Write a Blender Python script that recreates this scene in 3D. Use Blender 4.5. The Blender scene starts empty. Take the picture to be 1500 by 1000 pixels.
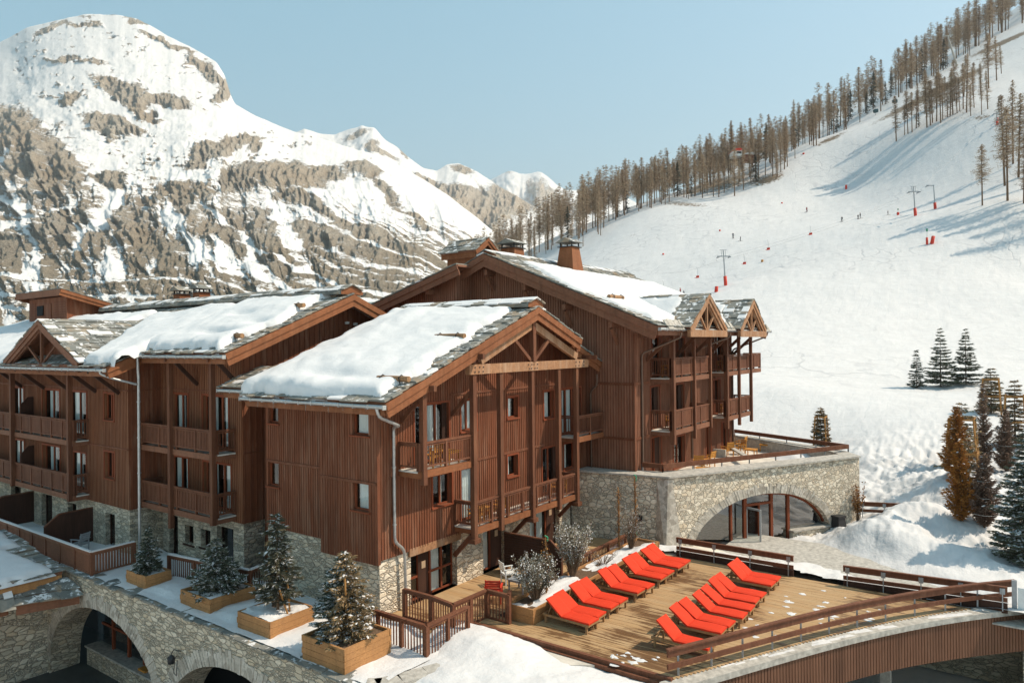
import bpy, math, random
import numpy as np
from mathutils import Vector, Matrix
random.seed(7)
SC = bpy.context.scene
COL = SC.collection
R = math.radians
# ---------------------------------------------------------------- camera model (metres; X and Y run along the chalet walls)
CZ = 10.0; FPX = 1050.0
AZ = R(36.1); PIT = R(0.127); ROL = R(0.624)
_fh = Vector((math.cos(AZ), math.sin(AZ), 0)); _rh = Vector((math.sin(AZ), -math.cos(AZ), 0)); _up = Vector((0, 0, 1))
FWD = _fh*math.cos(PIT) + _up*math.sin(PIT); _u0 = _up*math.cos(PIT) - _fh*math.sin(PIT)
RT = _rh*math.cos(ROL) - _u0*math.sin(ROL); UPV = _u0*math.cos(ROL) + _rh*math.sin(ROL)
CAM = Vector((0, 0, CZ))
def ray(px, py): return FWD*FPX + RT*(px-750) + UPV*(500-py)
def U(px, py, x=None, y=None, z=None, d=None):
    r = ray(px, py)
    t = x/r[0] if x is not None else y/r[1] if y is not None else (z-CZ)/r[2] if z is not None else d/FPX
    return CAM + r*t
def proj(p):
    v = Vector(p)-CAM; dz = v.dot(FWD)
    return (750+FPX*v.dot(RT)/dz, 500-FPX*v.dot(UPV)/dz, dz)
cd = bpy.data.cameras.new('camera'); cam = bpy.data.objects.new('camera', cd); COL.objects.link(cam)
m = Matrix((RT, UPV, -FWD)).transposed().to_4x4(); m.translation = CAM
cam.matrix_world = m
cd.sensor_width = 36; cd.lens = 36*FPX/1500; cd.clip_start = .1; cd.clip_end = 30000
SC.camera = cam
# ---------------------------------------------------------------- light
SUN = Vector((.80, -1.0, 1.38)).normalized()
w = bpy.data.worlds.new('World'); SC.world = w; w.use_nodes = True
nt = w.node_tree; bg = nt.nodes['Background']
sky = nt.nodes.new('ShaderNodeTexSky'); sky.sky_type = 'NISHITA'; sky.sun_disc = False
sky.sun_elevation = math.asin(SUN.z); sky.sun_rotation = math.atan2(SUN.x, SUN.y)
sky.altitude = 600; sky.air_density = 1.5; sky.dust_density = 2.5; sky.ozone_density = 1.0
air = nt.nodes.new('ShaderNodeMix'); air.data_type = 'RGBA'; air.inputs[0].default_value = .5
nt.links.new(sky.outputs[0], air.inputs[6]); air.inputs[7].default_value = (.45, 2.12, 2.45, 1)
nt.links.new(air.outputs[2], bg.inputs[0]); bg.inputs[1].default_value = .15
sl = bpy.data.lights.new('sun', 'SUN'); sl.energy = 4.0; sl.angle = R(.53); sl.color = (1, .87, .70)
so = bpy.data.objects.new('sun', sl); COL.objects.link(so)
so.rotation_euler = SUN.to_track_quat('Z', 'Y').to_euler(); so.location = (0, 0, 60)
SC.view_settings.view_transform = 'Standard'; SC.view_settings.look = 'None'; SC.view_settings.exposure = 0.58; SC.view_settings.gamma = 1
SC.render.engine = 'CYCLES'; SC.cycles.use_denoising = True
SC.cycles.max_bounces = 6; SC.cycles.transparent_max_bounces = 12; SC.cycles.caustics_reflective = False; SC.cycles.caustics_refractive = False
# ---------------------------------------------------------------- mesh builder
class MB:
    def __init__(s): s.v = []; s.f = []; s.mi = []; s.sm = []
    def add(s, vs, fs, mi=0, sm=False):
        o = len(s.v); s.v.extend([tuple(p) for p in vs])
        for f in fs: s.f.append(tuple(i+o for i in f)); s.mi.append(mi); s.sm.append(sm)
    def box(s, a, b, mi=0):
        x0, x1 = sorted((a[0], b[0])); y0, y1 = sorted((a[1], b[1])); z0, z1 = sorted((a[2], b[2]))
        s.add([(x0,y0,z0),(x1,y0,z0),(x1,y1,z0),(x0,y1,z0),(x0,y0,z1),(x1,y0,z1),(x1,y1,z1),(x0,y1,z1)],
              [(0,3,2,1),(4,5,6,7),(0,1,5,4),(1,2,6,5),(2,3,7,6),(3,0,4,7)], mi)
    def hexa(s, c, mi=0):   # 8 corners, bottom ring then top ring
        s.add(c, [(0,3,2,1),(4,5,6,7),(0,1,5,4),(1,2,6,5),(2,3,7,6),(3,0,4,7)], mi)
    def beam(s, p, q, wd, ht, up=(0,0,1), mi=0):
        p = Vector(p); q = Vector(q); d = (q-p).normalized(); u = Vector(up)
        sd = d.cross(u)
        if sd.length < 1e-4: sd = d.cross(Vector((1,0,0)))
        sd.normalize(); u = sd.cross(d).normalized(); a = sd*wd/2; b = u*ht/2
        s.hexa([p-a-b, p+a-b, q+a-b, q-a-b, p-a+b, p+a+b, q+a+b, q-a+b], mi)
    def tube(s, pts, r, n=6, mi=0, cap=True, sm=True):
        pts = [Vector(p) for p in pts]; k = len(pts)
        rs = r if isinstance(r, (list, tuple)) else [r]*k
        vs = []; ref = Vector((.31, .17, .93))
        for i, p in enumerate(pts):
            d = (pts[min(i+1, k-1)]-pts[max(i-1, 0)])
            if d.length < 1e-7: d = Vector((0,0,1))
            d.normalize(); a = d.cross(ref)
            if a.length < .05: a = d.cross(Vector((1, 0, 0)))
            a.normalize(); b = d.cross(a)
            for j in range(n):
                t = 2*math.pi*j/n; vs.append(p+(a*math.cos(t)+b*math.sin(t))*rs[i])
        fs = [(i*n+j, i*n+(j+1) % n, (i+1)*n+(j+1) % n, (i+1)*n+j) for i in range(k-1) for j in range(n)]
        s.add(vs, fs, mi, sm)
        if cap: s.add(vs[:n], [tuple(range(n))[::-1]], mi); s.add(vs[-n:], [tuple(range(n))], mi)
    def prism(s, poly, d, mi=0):   # planar polygon (3D points) extruded by vector d
        n = len(poly); d = Vector(d); a = [Vector(p) for p in poly]
        s.add(a+[p+d for p in a], [tuple(range(n))[::-1], tuple(range(n, 2*n))]+[(i, (i+1) % n, (i+1) % n+n, i+n) for i in range(n)], mi)
    def quad(s, a, b, c, d, mi=0): s.add([a, b, c, d], [(0, 1, 2, 3)], mi)
    def lathe(s, prof, c=(0,0,0), n=12, mi=0, sm=True):
        vs = [(c[0]+r*math.cos(2*math.pi*j/n), c[1]+r*math.sin(2*math.pi*j/n), c[2]+z) for r, z in prof for j in range(n)]
        s.add(vs, [(i*n+j, i*n+(j+1) % n, (i+1)*n+(j+1) % n, (i+1)*n+j) for i in range(len(prof)-1) for j in range(n)], mi, sm)
    def build(s, name, mats, parent=None, label=None):
        me = bpy.data.meshes.new(name); me.from_pydata(s.v, [], s.f)
        for mt in (mats if isinstance(mats, (list, tuple)) else [mats]): me.materials.append(mt)
        me.polygons.foreach_set('material_index', s.mi); me.polygons.foreach_set('use_smooth', s.sm); me.update()
        o = bpy.data.objects.new(name, me); COL.objects.link(o)
        if parent:
            o.parent = parent
            if parent.get('world_children'): o.location = -parent.location
        if label: o['label'] = label
        return o
def thing(name, label, cat, loc=(0,0,0), rz=0, group=None, world=False):
    o = bpy.data.objects.new(name, None); COL.objects.link(o); o.empty_display_size = .3
    o.location = loc; o.rotation_euler = (0, 0, rz); o['label'] = label; o['category'] = cat
    if group: o['group'] = group
    if world: o['world_children'] = True
    return o
def tag(o, label, cat, group=None, kind=None):
    o['label'] = label; o['category'] = cat
    if group: o['group'] = group
    if kind: o['kind'] = kind
    return o
def structure(o, label=None, cat=None):
    o['kind'] = 'structure'
    if label: o['label'] = label
    if cat: o['category'] = cat
    return o
def copy_tree(o, parent=None):
    c = o.copy(); COL.objects.link(c)
    if parent: c.parent = parent
    for ch in list(o.children): copy_tree(ch, c)
    return c
# ---------------------------------------------------------------- numeric noise
def _h(ix, iy, iz):
    n = (ix*374761393 + iy*668265263 + iz*2147483647 + 1013904223) & 0xffffffff
    n = ((n ^ (n >> 13))*1274126177) & 0xffffffff
    n = ((n ^ (n >> 16))*2246822519) & 0xffffffff
    return ((n ^ (n >> 15)) & 0xffff)/65535.0
def vnoise(x, y, z=0):
    x, y, z = np.broadcast_arrays(np.asarray(x, float), np.asarray(y, float), np.asarray(z, float))
    ix, iy, iz = np.floor(x).astype(np.int64), np.floor(y).astype(np.int64), np.floor(z).astype(np.int64)
    fx, fy, fz = x-ix, y-iy, z-iz
    fx, fy, fz = [f*f*f*(f*(f*6-15)+10) for f in (fx, fy, fz)]
    r = 0
    for a in (0, 1):
        for b in (0, 1):
            for c in (0, 1):
                r = r + _h(ix+a, iy+b, iz+c)*(fx if a else 1-fx)*(fy if b else 1-fy)*(fz if c else 1-fz)
    return r*2-1
def fbm(x, y, z=0, o=5, g=.5):
    r = 0; a = 1; f = 1; t = 0
    for i in range(o): r = r + a*vnoise(x*f+i*17.3, y*f-i*9.1, np.asarray(z)*f+i*3.7); t += a; a *= g; f *= 2.03
    return r/t
def ridged(x, y, z=0, o=5):
    r = 0; a = 1; f = 1; t = 0
    for i in range(o): r = r + a*(1-np.abs(vnoise(x*f+i*11.3, y*f+i*7.7, np.asarray(z)*f))); t += a; a *= .5; f *= 2.07
    return r/t
def sstep(a, b, x): t = np.clip((np.asarray(x)-a)/(b-a), 0, 1); return t*t*(3-2*t)
def tps(pts, vals, q, reg=1e-3):
    pts = np.asarray(pts, float); vals = np.asarray(vals, float); n = len(pts)
    def k(a, b):
        d2 = ((a[:, None, :]-b[None, :, :])**2).sum(2); return np.where(d2 > 1e-12, .5*d2*np.log(d2+1e-12), 0)
    K = k(pts, pts)+reg*np.eye(n); Pm = np.hstack([np.ones((n, 1)), pts])
    A = np.block([[K, Pm], [Pm.T, np.zeros((3, 3))]]); s = np.linalg.solve(A, np.concatenate([vals, np.zeros(3)]))
    out = np.empty(len(q))
    for i in range(0, len(q), 20000):
        qq = q[i:i+20000]; out[i:i+20000] = k(qq, pts)@s[:n] + s[n] + qq@s[n+1:]
    return out
# ---------------------------------------------------------------- materials
class NT:
    def __init__(s, name):
        s.m = bpy.data.materials.new(name); s.m.use_nodes = True; s.t = s.m.node_tree; s.b = s.t.nodes['Principled BSDF']
    def n(s, t, **kw):
        o = s.t.nodes.new('ShaderNode'+t)
        for k, v in kw.items():
            if k == 'op': o.operation = v
            elif hasattr(o, k): setattr(o, k, v)
        return o
    def l(s, a, b): s.t.links.new(a, b)
    def val(s, sock, v):
        if isinstance(v, (int, float, tuple, list)): sock.default_value = v
        else: s.l(v, sock)
    def math(s, op, a, b=0.0, c=0.0, clamp=False):
        o = s.n('Math', op=op); o.use_clamp = clamp; s.val(o.inputs[0], a); s.val(o.inputs[1], b); s.val(o.inputs[2], c); return o.outputs[0]
    def co(s, kind='Object', scale=(1,1,1), rot=(0,0,0)):
        c = s.n('TexCoord'); mp = s.n('Mapping'); mp.inputs['Scale'].default_value = scale; mp.inputs['Rotation'].default_value = rot
        s.l(c.outputs[kind], mp.inputs[0]); return mp.outputs[0]
    def noise(s, vec, scale, detail=4, rough=.55, dist=0.0):
        o = s.n('TexNoise'); s.l(vec, o.inputs['Vector']); o.inputs['Scale'].default_value = scale; o.inputs['Detail'].default_value = detail
        o.inputs['Roughness'].default_value = rough; o.inputs['Distortion'].default_value = dist; return o.outputs['Fac']
    def ramp(s, f, stops, interp='LINEAR'):
        o = s.n('ValToRGB'); o.color_ramp.interpolation = interp; e = o.color_ramp.elements
        while len(e) < len(stops): e.new(.5)
        for i, (p, c) in enumerate(stops): e[i].position = p; e[i].color = (*c, 1) if len(c) == 3 else c
        s.val(o.inputs[0], f); return o.outputs[0]
    def mix(s, f, a, b, mode='MIX'):
        o = s.n('Mix'); o.data_type = 'RGBA'; o.blend_type = mode
        s.val(o.inputs[0], f)
        for i, v in ((6, a), (7, b)): s.val(o.inputs[i], (*v, 1) if isinstance(v, tuple) and len(v) == 3 else v)
        return o.outputs[2]
    def mapr(s, v, a, b, c, d, clamp=True):
        o = s.n('MapRange'); o.clamp = clamp; s.val(o.inputs[0], v)
        for i, q in enumerate((a, b, c, d)): o.inputs[i+1].default_value = q
        return o.outputs[0]
    def bump(s, h, st=.5, dist=.02, nrm=None):
        o = s.n('Bump'); o.inputs['Strength'].default_value = st; o.inputs['Distance'].default_value = dist; s.l(h, o.inputs['Height'])
        if nrm: s.l(nrm, o.inputs['Normal'])
        return o.outputs[0]
    def done(s, col=None, rough=.8, nrm=None, spec=.3):
        if col is not None: s.val(s.b.inputs['Base Color'], (*col, 1) if isinstance(col, tuple) and len(col) == 3 else col)
        s.val(s.b.inputs['Roughness'], rough); s.b.inputs['Specular IOR Level'].default_value = spec
        if nrm: s.l(nrm, s.b.inputs['Normal'])
        return s.m
def wood(name, base, pitch=None, var=.35, grain=(9, 9, .7), knots=False, fade=(.0, .0, .0), fadeamt=0, rough=.75):
    k = NT(name); v = k.co()
    g = k.noise(k.co(scale=grain), 3.0, 6, .65, .6)
    big = k.noise(v, .55, 4, .6)
    d = tuple(c*(1-var) for c in base); h = tuple(min(1, c*(1+var)) for c in base)
    col = k.ramp(g, [(.28, d), (.72, h)])
    col = k.mix(k.mapr(big, .35, .7, 0, .6), col, tuple(c*.55 for c in base))
    dr = k.noise(k.co(scale=(3.2, 3.2, .16)), 1.3, 4, .6); col = k.mix(k.mapr(dr, .52, .7, 0, .5), col, tuple(c*.5 for c in base))
    if pitch:
        sx = k.n('SeparateXYZ'); k.l(v, sx.inputs[0])
        q = k.math('FLOOR', k.math('DIVIDE', k.math('ADD', sx.outputs[0], sx.outputs[1]), pitch))
        wn = k.n('TexWhiteNoise'); wn.noise_dimensions = '1D'; k.l(q, wn.inputs['W'])
        col = k.mix(k.mapr(wn.outputs[0], 0, 1, 0, .5), col, tuple(min(1, c*1.55) for c in base))
        col = k.mix(k.mapr(wn.outputs[0], .75, 1, 0, .45), col, tuple(c*.45 for c in base))
    if fadeamt:
        fz = k.noise(k.co(scale=(2, 2, .25)), 1.7, 5, .6)
        col = k.mix(k.mapr(fz, .48, .72, 0, fadeamt), col, fade)
    if knots:
        vo = k.n('TexVoronoi'); k.l(k.co(scale=(1.4, 1.4, 1.4)), vo.inputs[0]); vo.inputs['Scale'].default_value = 2.2
        col = k.mix(k.mapr(vo.outputs['Distance'], .03, .09, .75, 0), col, tuple(c*.28 for c in base))
    return k.done(col, rough, k.bump(g, .35, .006), .25)
M = {}
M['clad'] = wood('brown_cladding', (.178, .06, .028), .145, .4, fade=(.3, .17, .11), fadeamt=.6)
M['batten'] = wood('cladding_batten', (.175, .06, .029), None, .4, fade=(.25, .13, .08), fadeamt=.45)
M['cladgrey'] = wood('weathered_cladding', (.25, .115, .07), .16, .3, fade=(.36, .2, .135), fadeamt=.4)
M['cladl'] = wood('lighter_brown_cladding', (.21, .088, .042), .145, .32, fade=(.31, .16, .09), fadeamt=.35)  # left wing boards, a lighter brown than the middle chalet's cladding
M['beam'] = wood('weathered_truss_wood', (.36, .185, .095), None, .35, (3, 3, 3), True, (.47, .33, .23), .6)
M['fascia'] = wood('fascia_wood', (.25, .092, .038), None, .28, (2, 2, 6), fade=(.33, .15, .075), fadeamt=.4)
M['fasciad'] = wood('dark_fascia_wood', (.23, .098, .055), None, .3, (2, 2, 6), fade=(.24, .12, .07), fadeamt=.4)
M['post'] = wood('post_wood', (.15, .058, .03), None, .35, fade=(.29, .135, .07), fadeamt=.4)
M['rail'] = wood('railing_wood', (.165, .062, .032), None, .3, (3, 3, 3), fade=(.27, .13, .075), fadeamt=.35)
M['darkwood'] = wood('dark_stained_wood', (.06, .026, .016), None, .35)
M['frame'] = wood('window_frame_wood', (.24, .06, .024), None, .25)
M['planter'] = wood('larch_plank', (.43, .215, .085), None, .32, (4, 4, 9), True, (.3, .15, .07), .4)
M['teak'] = wood('lounger_teak', (.36, .2, .09), None, .3, (5, 5, 5), False, (.42, .3, .18), .5)
M['chair'] = wood('orange_teak', (.56, .25, .05), None, .3, (5, 5, 5))
M['log'] = wood('snow_guard_log', (.36, .2, .1), None, .4, (6, 6, 2), True, (.2, .12, .07), .6)
M['stake'] = wood('stake_wood', (.45, .22, .07), None, .35, (6, 6, 1.5))
def mk_snow(name, sc=1.0, col=(.72, .705, .695), bumpd=.05, rough_s=.5):
    k = NT(name); v = k.co()
    a = k.noise(v, .9*sc, 6, .6); b = k.noise(v, 9*sc, 4, .6)
    h = k.math('ADD', a, k.math('MULTIPLY', b, .14))
    c = k.mix(k.mapr(a, .35, .75, 0, .5), col, tuple(x*.94 for x in col))
    return k.done(c, .62, k.bump(h, rough_s, bumpd), .25)
M['snow'] = mk_snow('roof_snow', 1.3, bumpd=.09, rough_s=.6)
M['snowg'] = mk_snow('ground_snow', .8, (.68, .665, .655), .16, .7)
def mk_stone(name, sc=3.6, tint=(1, 1, 1), dark=1.0, flat=2.4):
    k = NT(name)
    c = k.n('TexCoord'); sx = k.n('SeparateXYZ'); k.l(c.outputs['Object'], sx.inputs[0])
    hh = k.math('ADD', k.math('MULTIPLY', sx.outputs[0], .93), k.math('MULTIPLY', sx.outputs[1], -1.0))
    cb = k.n('CombineXYZ'); k.l(hh, cb.inputs[0]); k.l(k.math('MULTIPLY', sx.outputs[2], flat), cb.inputs[1])
    nz = k.n('TexNoise'); k.l(cb.outputs[0], nz.inputs['Vector']); nz.inputs['Scale'].default_value = 2.6; nz.inputs['Detail'].default_value = 3
    vm = k.n('VectorMath', op='SCALE'); k.l(nz.outputs['Color'], vm.inputs[0]); vm.inputs['Scale'].default_value = .34
    va = k.n('VectorMath', op='ADD'); k.l(cb.outputs[0], va.inputs[0]); k.l(vm.outputs[0], va.inputs[1])
    def vor(scale):
        vo = k.n('TexVoronoi'); vo.feature = 'DISTANCE_TO_EDGE'; vo.voronoi_dimensions = '2D'; k.l(va.outputs[0], vo.inputs['Vector']); vo.inputs['Scale'].default_value = scale
        vc = k.n('TexVoronoi'); vc.voronoi_dimensions = '2D'; k.l(va.outputs[0], vc.inputs['Vector']); vc.inputs['Scale'].default_value = scale
        return k.math('DIVIDE', vo.outputs['Distance'], scale), vc.outputs['Color']
    d1, c1 = vor(sc*.72); d2, c2 = vor(sc*1.65)
    s1 = k.n('SeparateColor'); k.l(c1, s1.inputs[0])
    pick = k.math('GREATER_THAN', s1.outputs[2], .42)       # some large stones are broken into small ones
    dist = k.math('MINIMUM', d1, k.math('ADD', d2, k.math('MULTIPLY', pick, 1.0)))
    s2 = k.n('SeparateColor'); k.l(c2, s2.inputs[0])
    tone = k.math('ADD', k.math('MULTIPLY', s1.outputs[0], pick), k.math('MULTIPLY', s2.outputs[0], k.math('SUBTRACT', 1.0, pick)))
    g = k.noise(c.outputs['Object'], 11, 6, .65)
    t = lambda *q: tuple(a*b*dark for a, b in zip(q, tint))
    col = k.ramp(tone, [(0, t(.33, .305, .265)), (.2, t(.44, .41, .36)), (.45, t(.5, .465, .41)), (.65, t(.46, .395, .315)), (.8, t(.58, .545, .49)), (.93, t(.52, .48, .42)), (1, t(.38, .355, .32))])
    col = k.mix(k.mapr(g, .38, .7, .0, .45), col, t(.34, .31, .26))
    big = k.noise(c.outputs['Object'], .5, 3, .6)
    col = k.mix(k.mapr(big, .45, .7, 0, .3), col, t(.36, .32, .265))
    mort = k.mapr(dist, .003, .017, 1, 0)
    col = k.mix(k.math('MULTIPLY', mort, .8), col, (.13, .11, .09))
    hgt = k.math('ADD', k.mapr(dist, 0, .05, 0, 1), k.math('ADD', k.math('MULTIPLY', g, .4), k.math('MULTIPLY', tone, .4)))
    return k.done(col, .92, k.bump(hgt, .85, .05), .12)
M['stone'] = mk_stone('rubble_stone', 3.9, (1.15, 1.07, .95), 1.15)
M['stonew'] = mk_stone('warm_rubble_stone', 4.0, (1.08, 1.02, .93), 1.45, 1.8)
def mk_vous():
    k = NT('arch_stone'); oi = k.co(); vo = k.n('TexVoronoi'); k.l(oi, vo.inputs[0]); vo.inputs['Scale'].default_value = 3.5
    sp = k.n('SeparateColor'); k.l(vo.outputs['Color'], sp.inputs[0]); g = k.noise(oi, 9, 5, .65)
    col = k.ramp(sp.outputs[0], [(0, (.36, .315, .26)), (.5, (.55, .49, .41)), (1, (.66, .6, .52))])
    col = k.mix(k.mapr(g, .35, .7, 0, .6), col, (.22, .195, .165))
    return k.done(col, .9, k.bump(g, .6, .02), .15)
M['vous'] = mk_vous()
def mk_slate():
    k = NT('lauze_slate'); v = k.co(); vo = k.n('TexVoronoi'); k.l(v, vo.inputs[0]); vo.inputs['Scale'].default_value = 1.9
    sp = k.n('SeparateColor'); k.l(vo.outputs['Color'], sp.inputs[0]); g = k.noise(v, 7, 6, .7); sn = k.noise(v, 2.6, 5, .65)
    col = k.ramp(sp.outputs[0], [(0, (.12, .125, .115)), (.4, (.22, .215, .19)), (.7, (.31, .28, .23)), (.9, (.34, .25, .165)), (1, (.17, .18, .17))])
    col = k.mix(k.mapr(g, .3, .7, 0, .6), col, (.15, .15, .135))
    geo = k.n('NewGeometry'); sz = k.n('SeparateXYZ'); k.l(geo.outputs['Normal'], sz.inputs[0])
    f = k.math('MULTIPLY', k.mapr(sn, .55, .60, 0, 1), k.mapr(sz.outputs[2], .6, .8, 0, 1))
    col = k.mix(f, col, (.7, .69, .68))
    return k.done(col, .8, k.bump(g, .6, .02), .3)
M['slate'] = mk_slate()
def simple(name, col, rough=.6, metal=0, var=.12, sc=6, spec=.4, b=.0):
    k = NT(name); g = k.noise(k.co(), sc, 4, .6)
    c = k.ramp(g, [(.3, tuple(x*(1-var) for x in col)), (.7, tuple(min(1, x*(1+var)) for x in col))])
    m_ = k.done(c, rough, k.bump(g, .3, b) if b else None, spec); k.b.inputs['Metallic'].default_value = metal; return m_
M['zinc'] = simple('zinc_pipe', (.45, .45, .44), .42, .6, .15)
M['copper'] = simple('brown_metal_pipe', (.16, .1, .07), .5, .3)
M['steel'] = simple('galvanised_steel', (.35, .36, .37), .5, .5)
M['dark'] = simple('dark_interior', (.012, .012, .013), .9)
M['white'] = simple('white_painted_metal', (.75, .75, .73), .5)
M['red'] = simple('red_safety_padding', (.62, .045, .02), .6)
M['slab'] = simple('pale_balcony_floor', (.6, .56, .5), .85, 0, .25, 3, .2)
M['concrete'] = simple('pale_concrete', (.42, .39, .345), .9, 0, .3, 5, .2, .01)
M['paving'] = simple('stone_paving', (.62, .56, .48), .85, 0, .3, 1.3, .25, .01)
M['asphalt'] = simple('wet_courtyard', (.06, .07, .07), .45, 0, .35, .7)
M['black'] = simple('black_plastic', (.02, .02, .022), .5)
M['bark'] = simple('bark', (.13, .085, .055), .95, 0, .4, 14, .1)
M['barkl'] = simple('larch_bark', (.17, .11, .07), .95, 0, .35, 10, .1)
M['cream'] = simple('cream_plaque', (.33, .17, .08), .6)
M['green'] = simple('green_cord', (.02, .25, .12), .6)
M['tan'] = simple('paper_notice', (.4, .28, .18), .7)
M['grey_fab'] = simple('grey_chair_mesh', (.3, .31, .32), .7)
M['skin'] = simple('skin', (.5, .3, .2), .6)
def leafm(name, a, b, sc=3):
    k = NT(name); g = k.noise(k.co(), sc, 3, .6); oi = k.n('ObjectInfo')
    c = k.ramp(k.math('ADD', k.math('MULTIPLY', g, .75), k.math('MULTIPLY', oi.outputs['Random'], .25)), [(.3, a), (.62, b)])
    return k.done(c, .75, None, .2)
M['needle'] = leafm('spruce_needle', (.05, .065, .045), (.17, .18, .125))
M['needleb'] = leafm('browned_needle', (.26, .175, .09), (.5, .36, .2))
M['pine'] = leafm('pine_needle', (.055, .06, .04), (.16, .15, .1))
M['larch'] = leafm('larch_twig', (.28, .2, .135), (.48, .36, .245), .5)
M['bush'] = leafm('dry_leaf', (.13, .115, .08), (.33, .3, .23), 8)
M['farspruce'] = leafm('far_spruce_needle', (.04, .05, .042), (.1, .11, .085), .6)
M['rust'] = leafm('rust_netting', (.1, .035, .012), (.5, .22, .05), 14)
M['brownnet'] = leafm('brown_netting', (.06, .035, .025), (.34, .23, .17), 16)
def mk_glass(name='window_glass', base=.09):
    k = NT(name); tr = k.n('BsdfTransparent'); gl = k.n('BsdfGlossy'); gl.inputs['Roughness'].default_value = .02
    tr.inputs[0].default_value = (.8, .86, .86, 1)
    fr = k.n('LayerWeight'); fr.inputs[0].default_value = .5; mx = k.n('MixShader')
    k.l(k.math('ADD', k.math('MULTIPLY', k.math('POWER', fr.outputs[1], 4.0), .8), base), mx.inputs[0]); k.l(tr.outputs[0], mx.inputs[1]); k.l(gl.outputs[0], mx.inputs[2])
    k.l(mx.outputs[0], k.t.nodes['Material Output'].inputs[0]); return k.m
M['glass'] = mk_glass(); M['glass2'] = mk_glass('reflecting_glass', .3)
M['curtain'] = simple('white_curtain', (.8, .8, .78), .8, 0, .06, 3)
def mk_fabric(name, col):
    k = NT(name); v = k.co(); wv = k.noise(v, 60, 2, .5); g = k.noise(v, 2.2, 4, .6); oi = k.n('ObjectInfo')
    c = k.mix(k.mapr(g, .3, .7, 0, .35), col, tuple(x*.8 for x in col))
    return k.done(c, .8, k.bump(k.math('ADD', g, k.math('MULTIPLY', wv, .1)), .35, .02), .12)
M['redfab'] = mk_fabric('red_cushion_fabric', (.66, .05, .02))
def mk_deck():
    k = NT('deck_boards'); v = k.co(); sx = k.n('SeparateXYZ'); k.l(v, sx.inputs[0])
    q = k.math('FLOOR', k.math('DIVIDE', sx.outputs[0], .142)); wn = k.n('TexWhiteNoise'); wn.noise_dimensions = '1D'; k.l(q, wn.inputs['W'])
    g = k.noise(k.co(scale=(7, .6, 1)), 2.2, 6, .65)
    col = k.ramp(g, [(.25, (.31, .18, .083)), (.75, (.48, .3, .145))])
    col = k.mix(k.mapr(wn.outputs[0], 0, 1, 0, .4), col, (.5, .36, .21))
    ws = k.noise(k.co(scale=(.5, .42, 1)), .8, 5, .6); wb = k.noise(k.co(scale=(9, .5, 1)), 1.0, 3, .5)
    wet = k.mapr(k.math('ADD', k.math('MULTIPLY', k.mapr(ws, .36, .64, 0, 1), .62), k.math('MULTIPLY', k.mapr(wb, .36, .64, 0, 1), .42)), .56, .74, 0, 1)
    col = k.mix(k.math('MULTIPLY', wet, .86), col, (.12, .055, .022))
    return k.done(col, k.mapr(wet, 0, 1, .8, .45), k.bump(g, .3, .006), .3)
M['deck'] = mk_deck()
def mk_ribs():
    return wood('ribbed_fascia_wood', (.15, .07, .04), .2, .3, fade=(.22, .115, .07), fadeamt=.35)
M['ribs'] = mk_ribs()
# ================================================================ building kit
class Map:
    def __init__(s, axis, c): s.axis = axis; s.c = c
    def __call__(s, a, o, z): return Vector((a, s.c-o, z)) if s.axis == 'x' else Vector((s.c-o, a, z))
def mbox(mb, mp, a0, a1, o0, o1, z0, z1, mi=0): mb.box(mp(a0, o0, z0), mp(a1, o1, z1), mi)
def segs(z0, z1, cuts):
    out = [(z0, z1)]
    for c0, c1 in cuts:
        nx = []
        for a, b in out:
            if c1 <= a or c0 >= b: nx.append((a, b)); continue
            if c0 > a: nx.append((a, c0))
            if c1 < b: nx.append((c1, b))
        out = nx
    return out
def wall(parent, mp, a0, a1, zb, top, ops=(), mats=('clad', 'batten'), pitch=.145, bw=.036, dep=.2, kinks=(), name='wall', bproud=.022, jambs=True, label=None):
    tf = top if callable(top) else (lambda a: top)
    mb = MB(); br = sorted({a0, a1, *[k for k in kinks if a0 < k < a1], *[x for o in ops for x in o[:2] if a0 < x < a1]})
    for p, q in zip(br, br[1:]):
        cuts = [(o[2], o[3]) for o in ops if o[0] < (p+q)/2 < o[1]]
        zt = max(tf(p), tf(q)); ss = segs(zb, zt, cuts)
        for s0, s1 in ss:
            e0, e1 = (tf(p), tf(q)) if s1 == zt else (s1, s1)
            mb.quad(mp(p, 0, s0), mp(q, 0, s0), mp(q, 0, e1), mp(p, 0, e0))
            mb.quad(mp(p, -.12, s0), mp(q, -.12, s0), mp(q, -.12, e1), mp(p, -.12, e0))
    mb.quad(mp(a0+.01, -.004, zb), mp(a1-.01, -.004, zb), mp(a1-.01, -.12, zb), mp(a0+.01, -.12, zb))
    if jambs:
        for o in ops:
            x0, x1, y0, y1 = o[:4]
            for A, B in (((x0, y0), (x1, y0)), ((x1, y0), (x1, y1)), ((x1, y1), (x0, y1)), ((x0, y1), (x0, y0))):
                mb.quad(mp(A[0], 0, A[1]), mp(B[0], 0, B[1]), mp(B[0], -dep, B[1]), mp(A[0], -dep, A[1]))
    if pitch:
        n = int((a1-a0)/pitch); off = (a1-a0-n*pitch)/2
        for i in range(n+1):
            a = a0+off+i*pitch
            if a-bw/2 < a0 or a+bw/2 > a1: continue
            cuts = [(o[2]-.02, o[3]+.02) for o in ops if o[0]-bw/2-.01 < a < o[1]+bw/2+.01]
            for s0, s1 in segs(zb+.01, tf(a)-.03, cuts):
                if s1-s0 > .05: mbox(mb, mp, a-bw/2, a+bw/2, .0, bproud+random.uniform(-.004, .004), s0, s1, 1)
    return mb.build(name, [M[x] for x in mats], parent, label)
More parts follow.
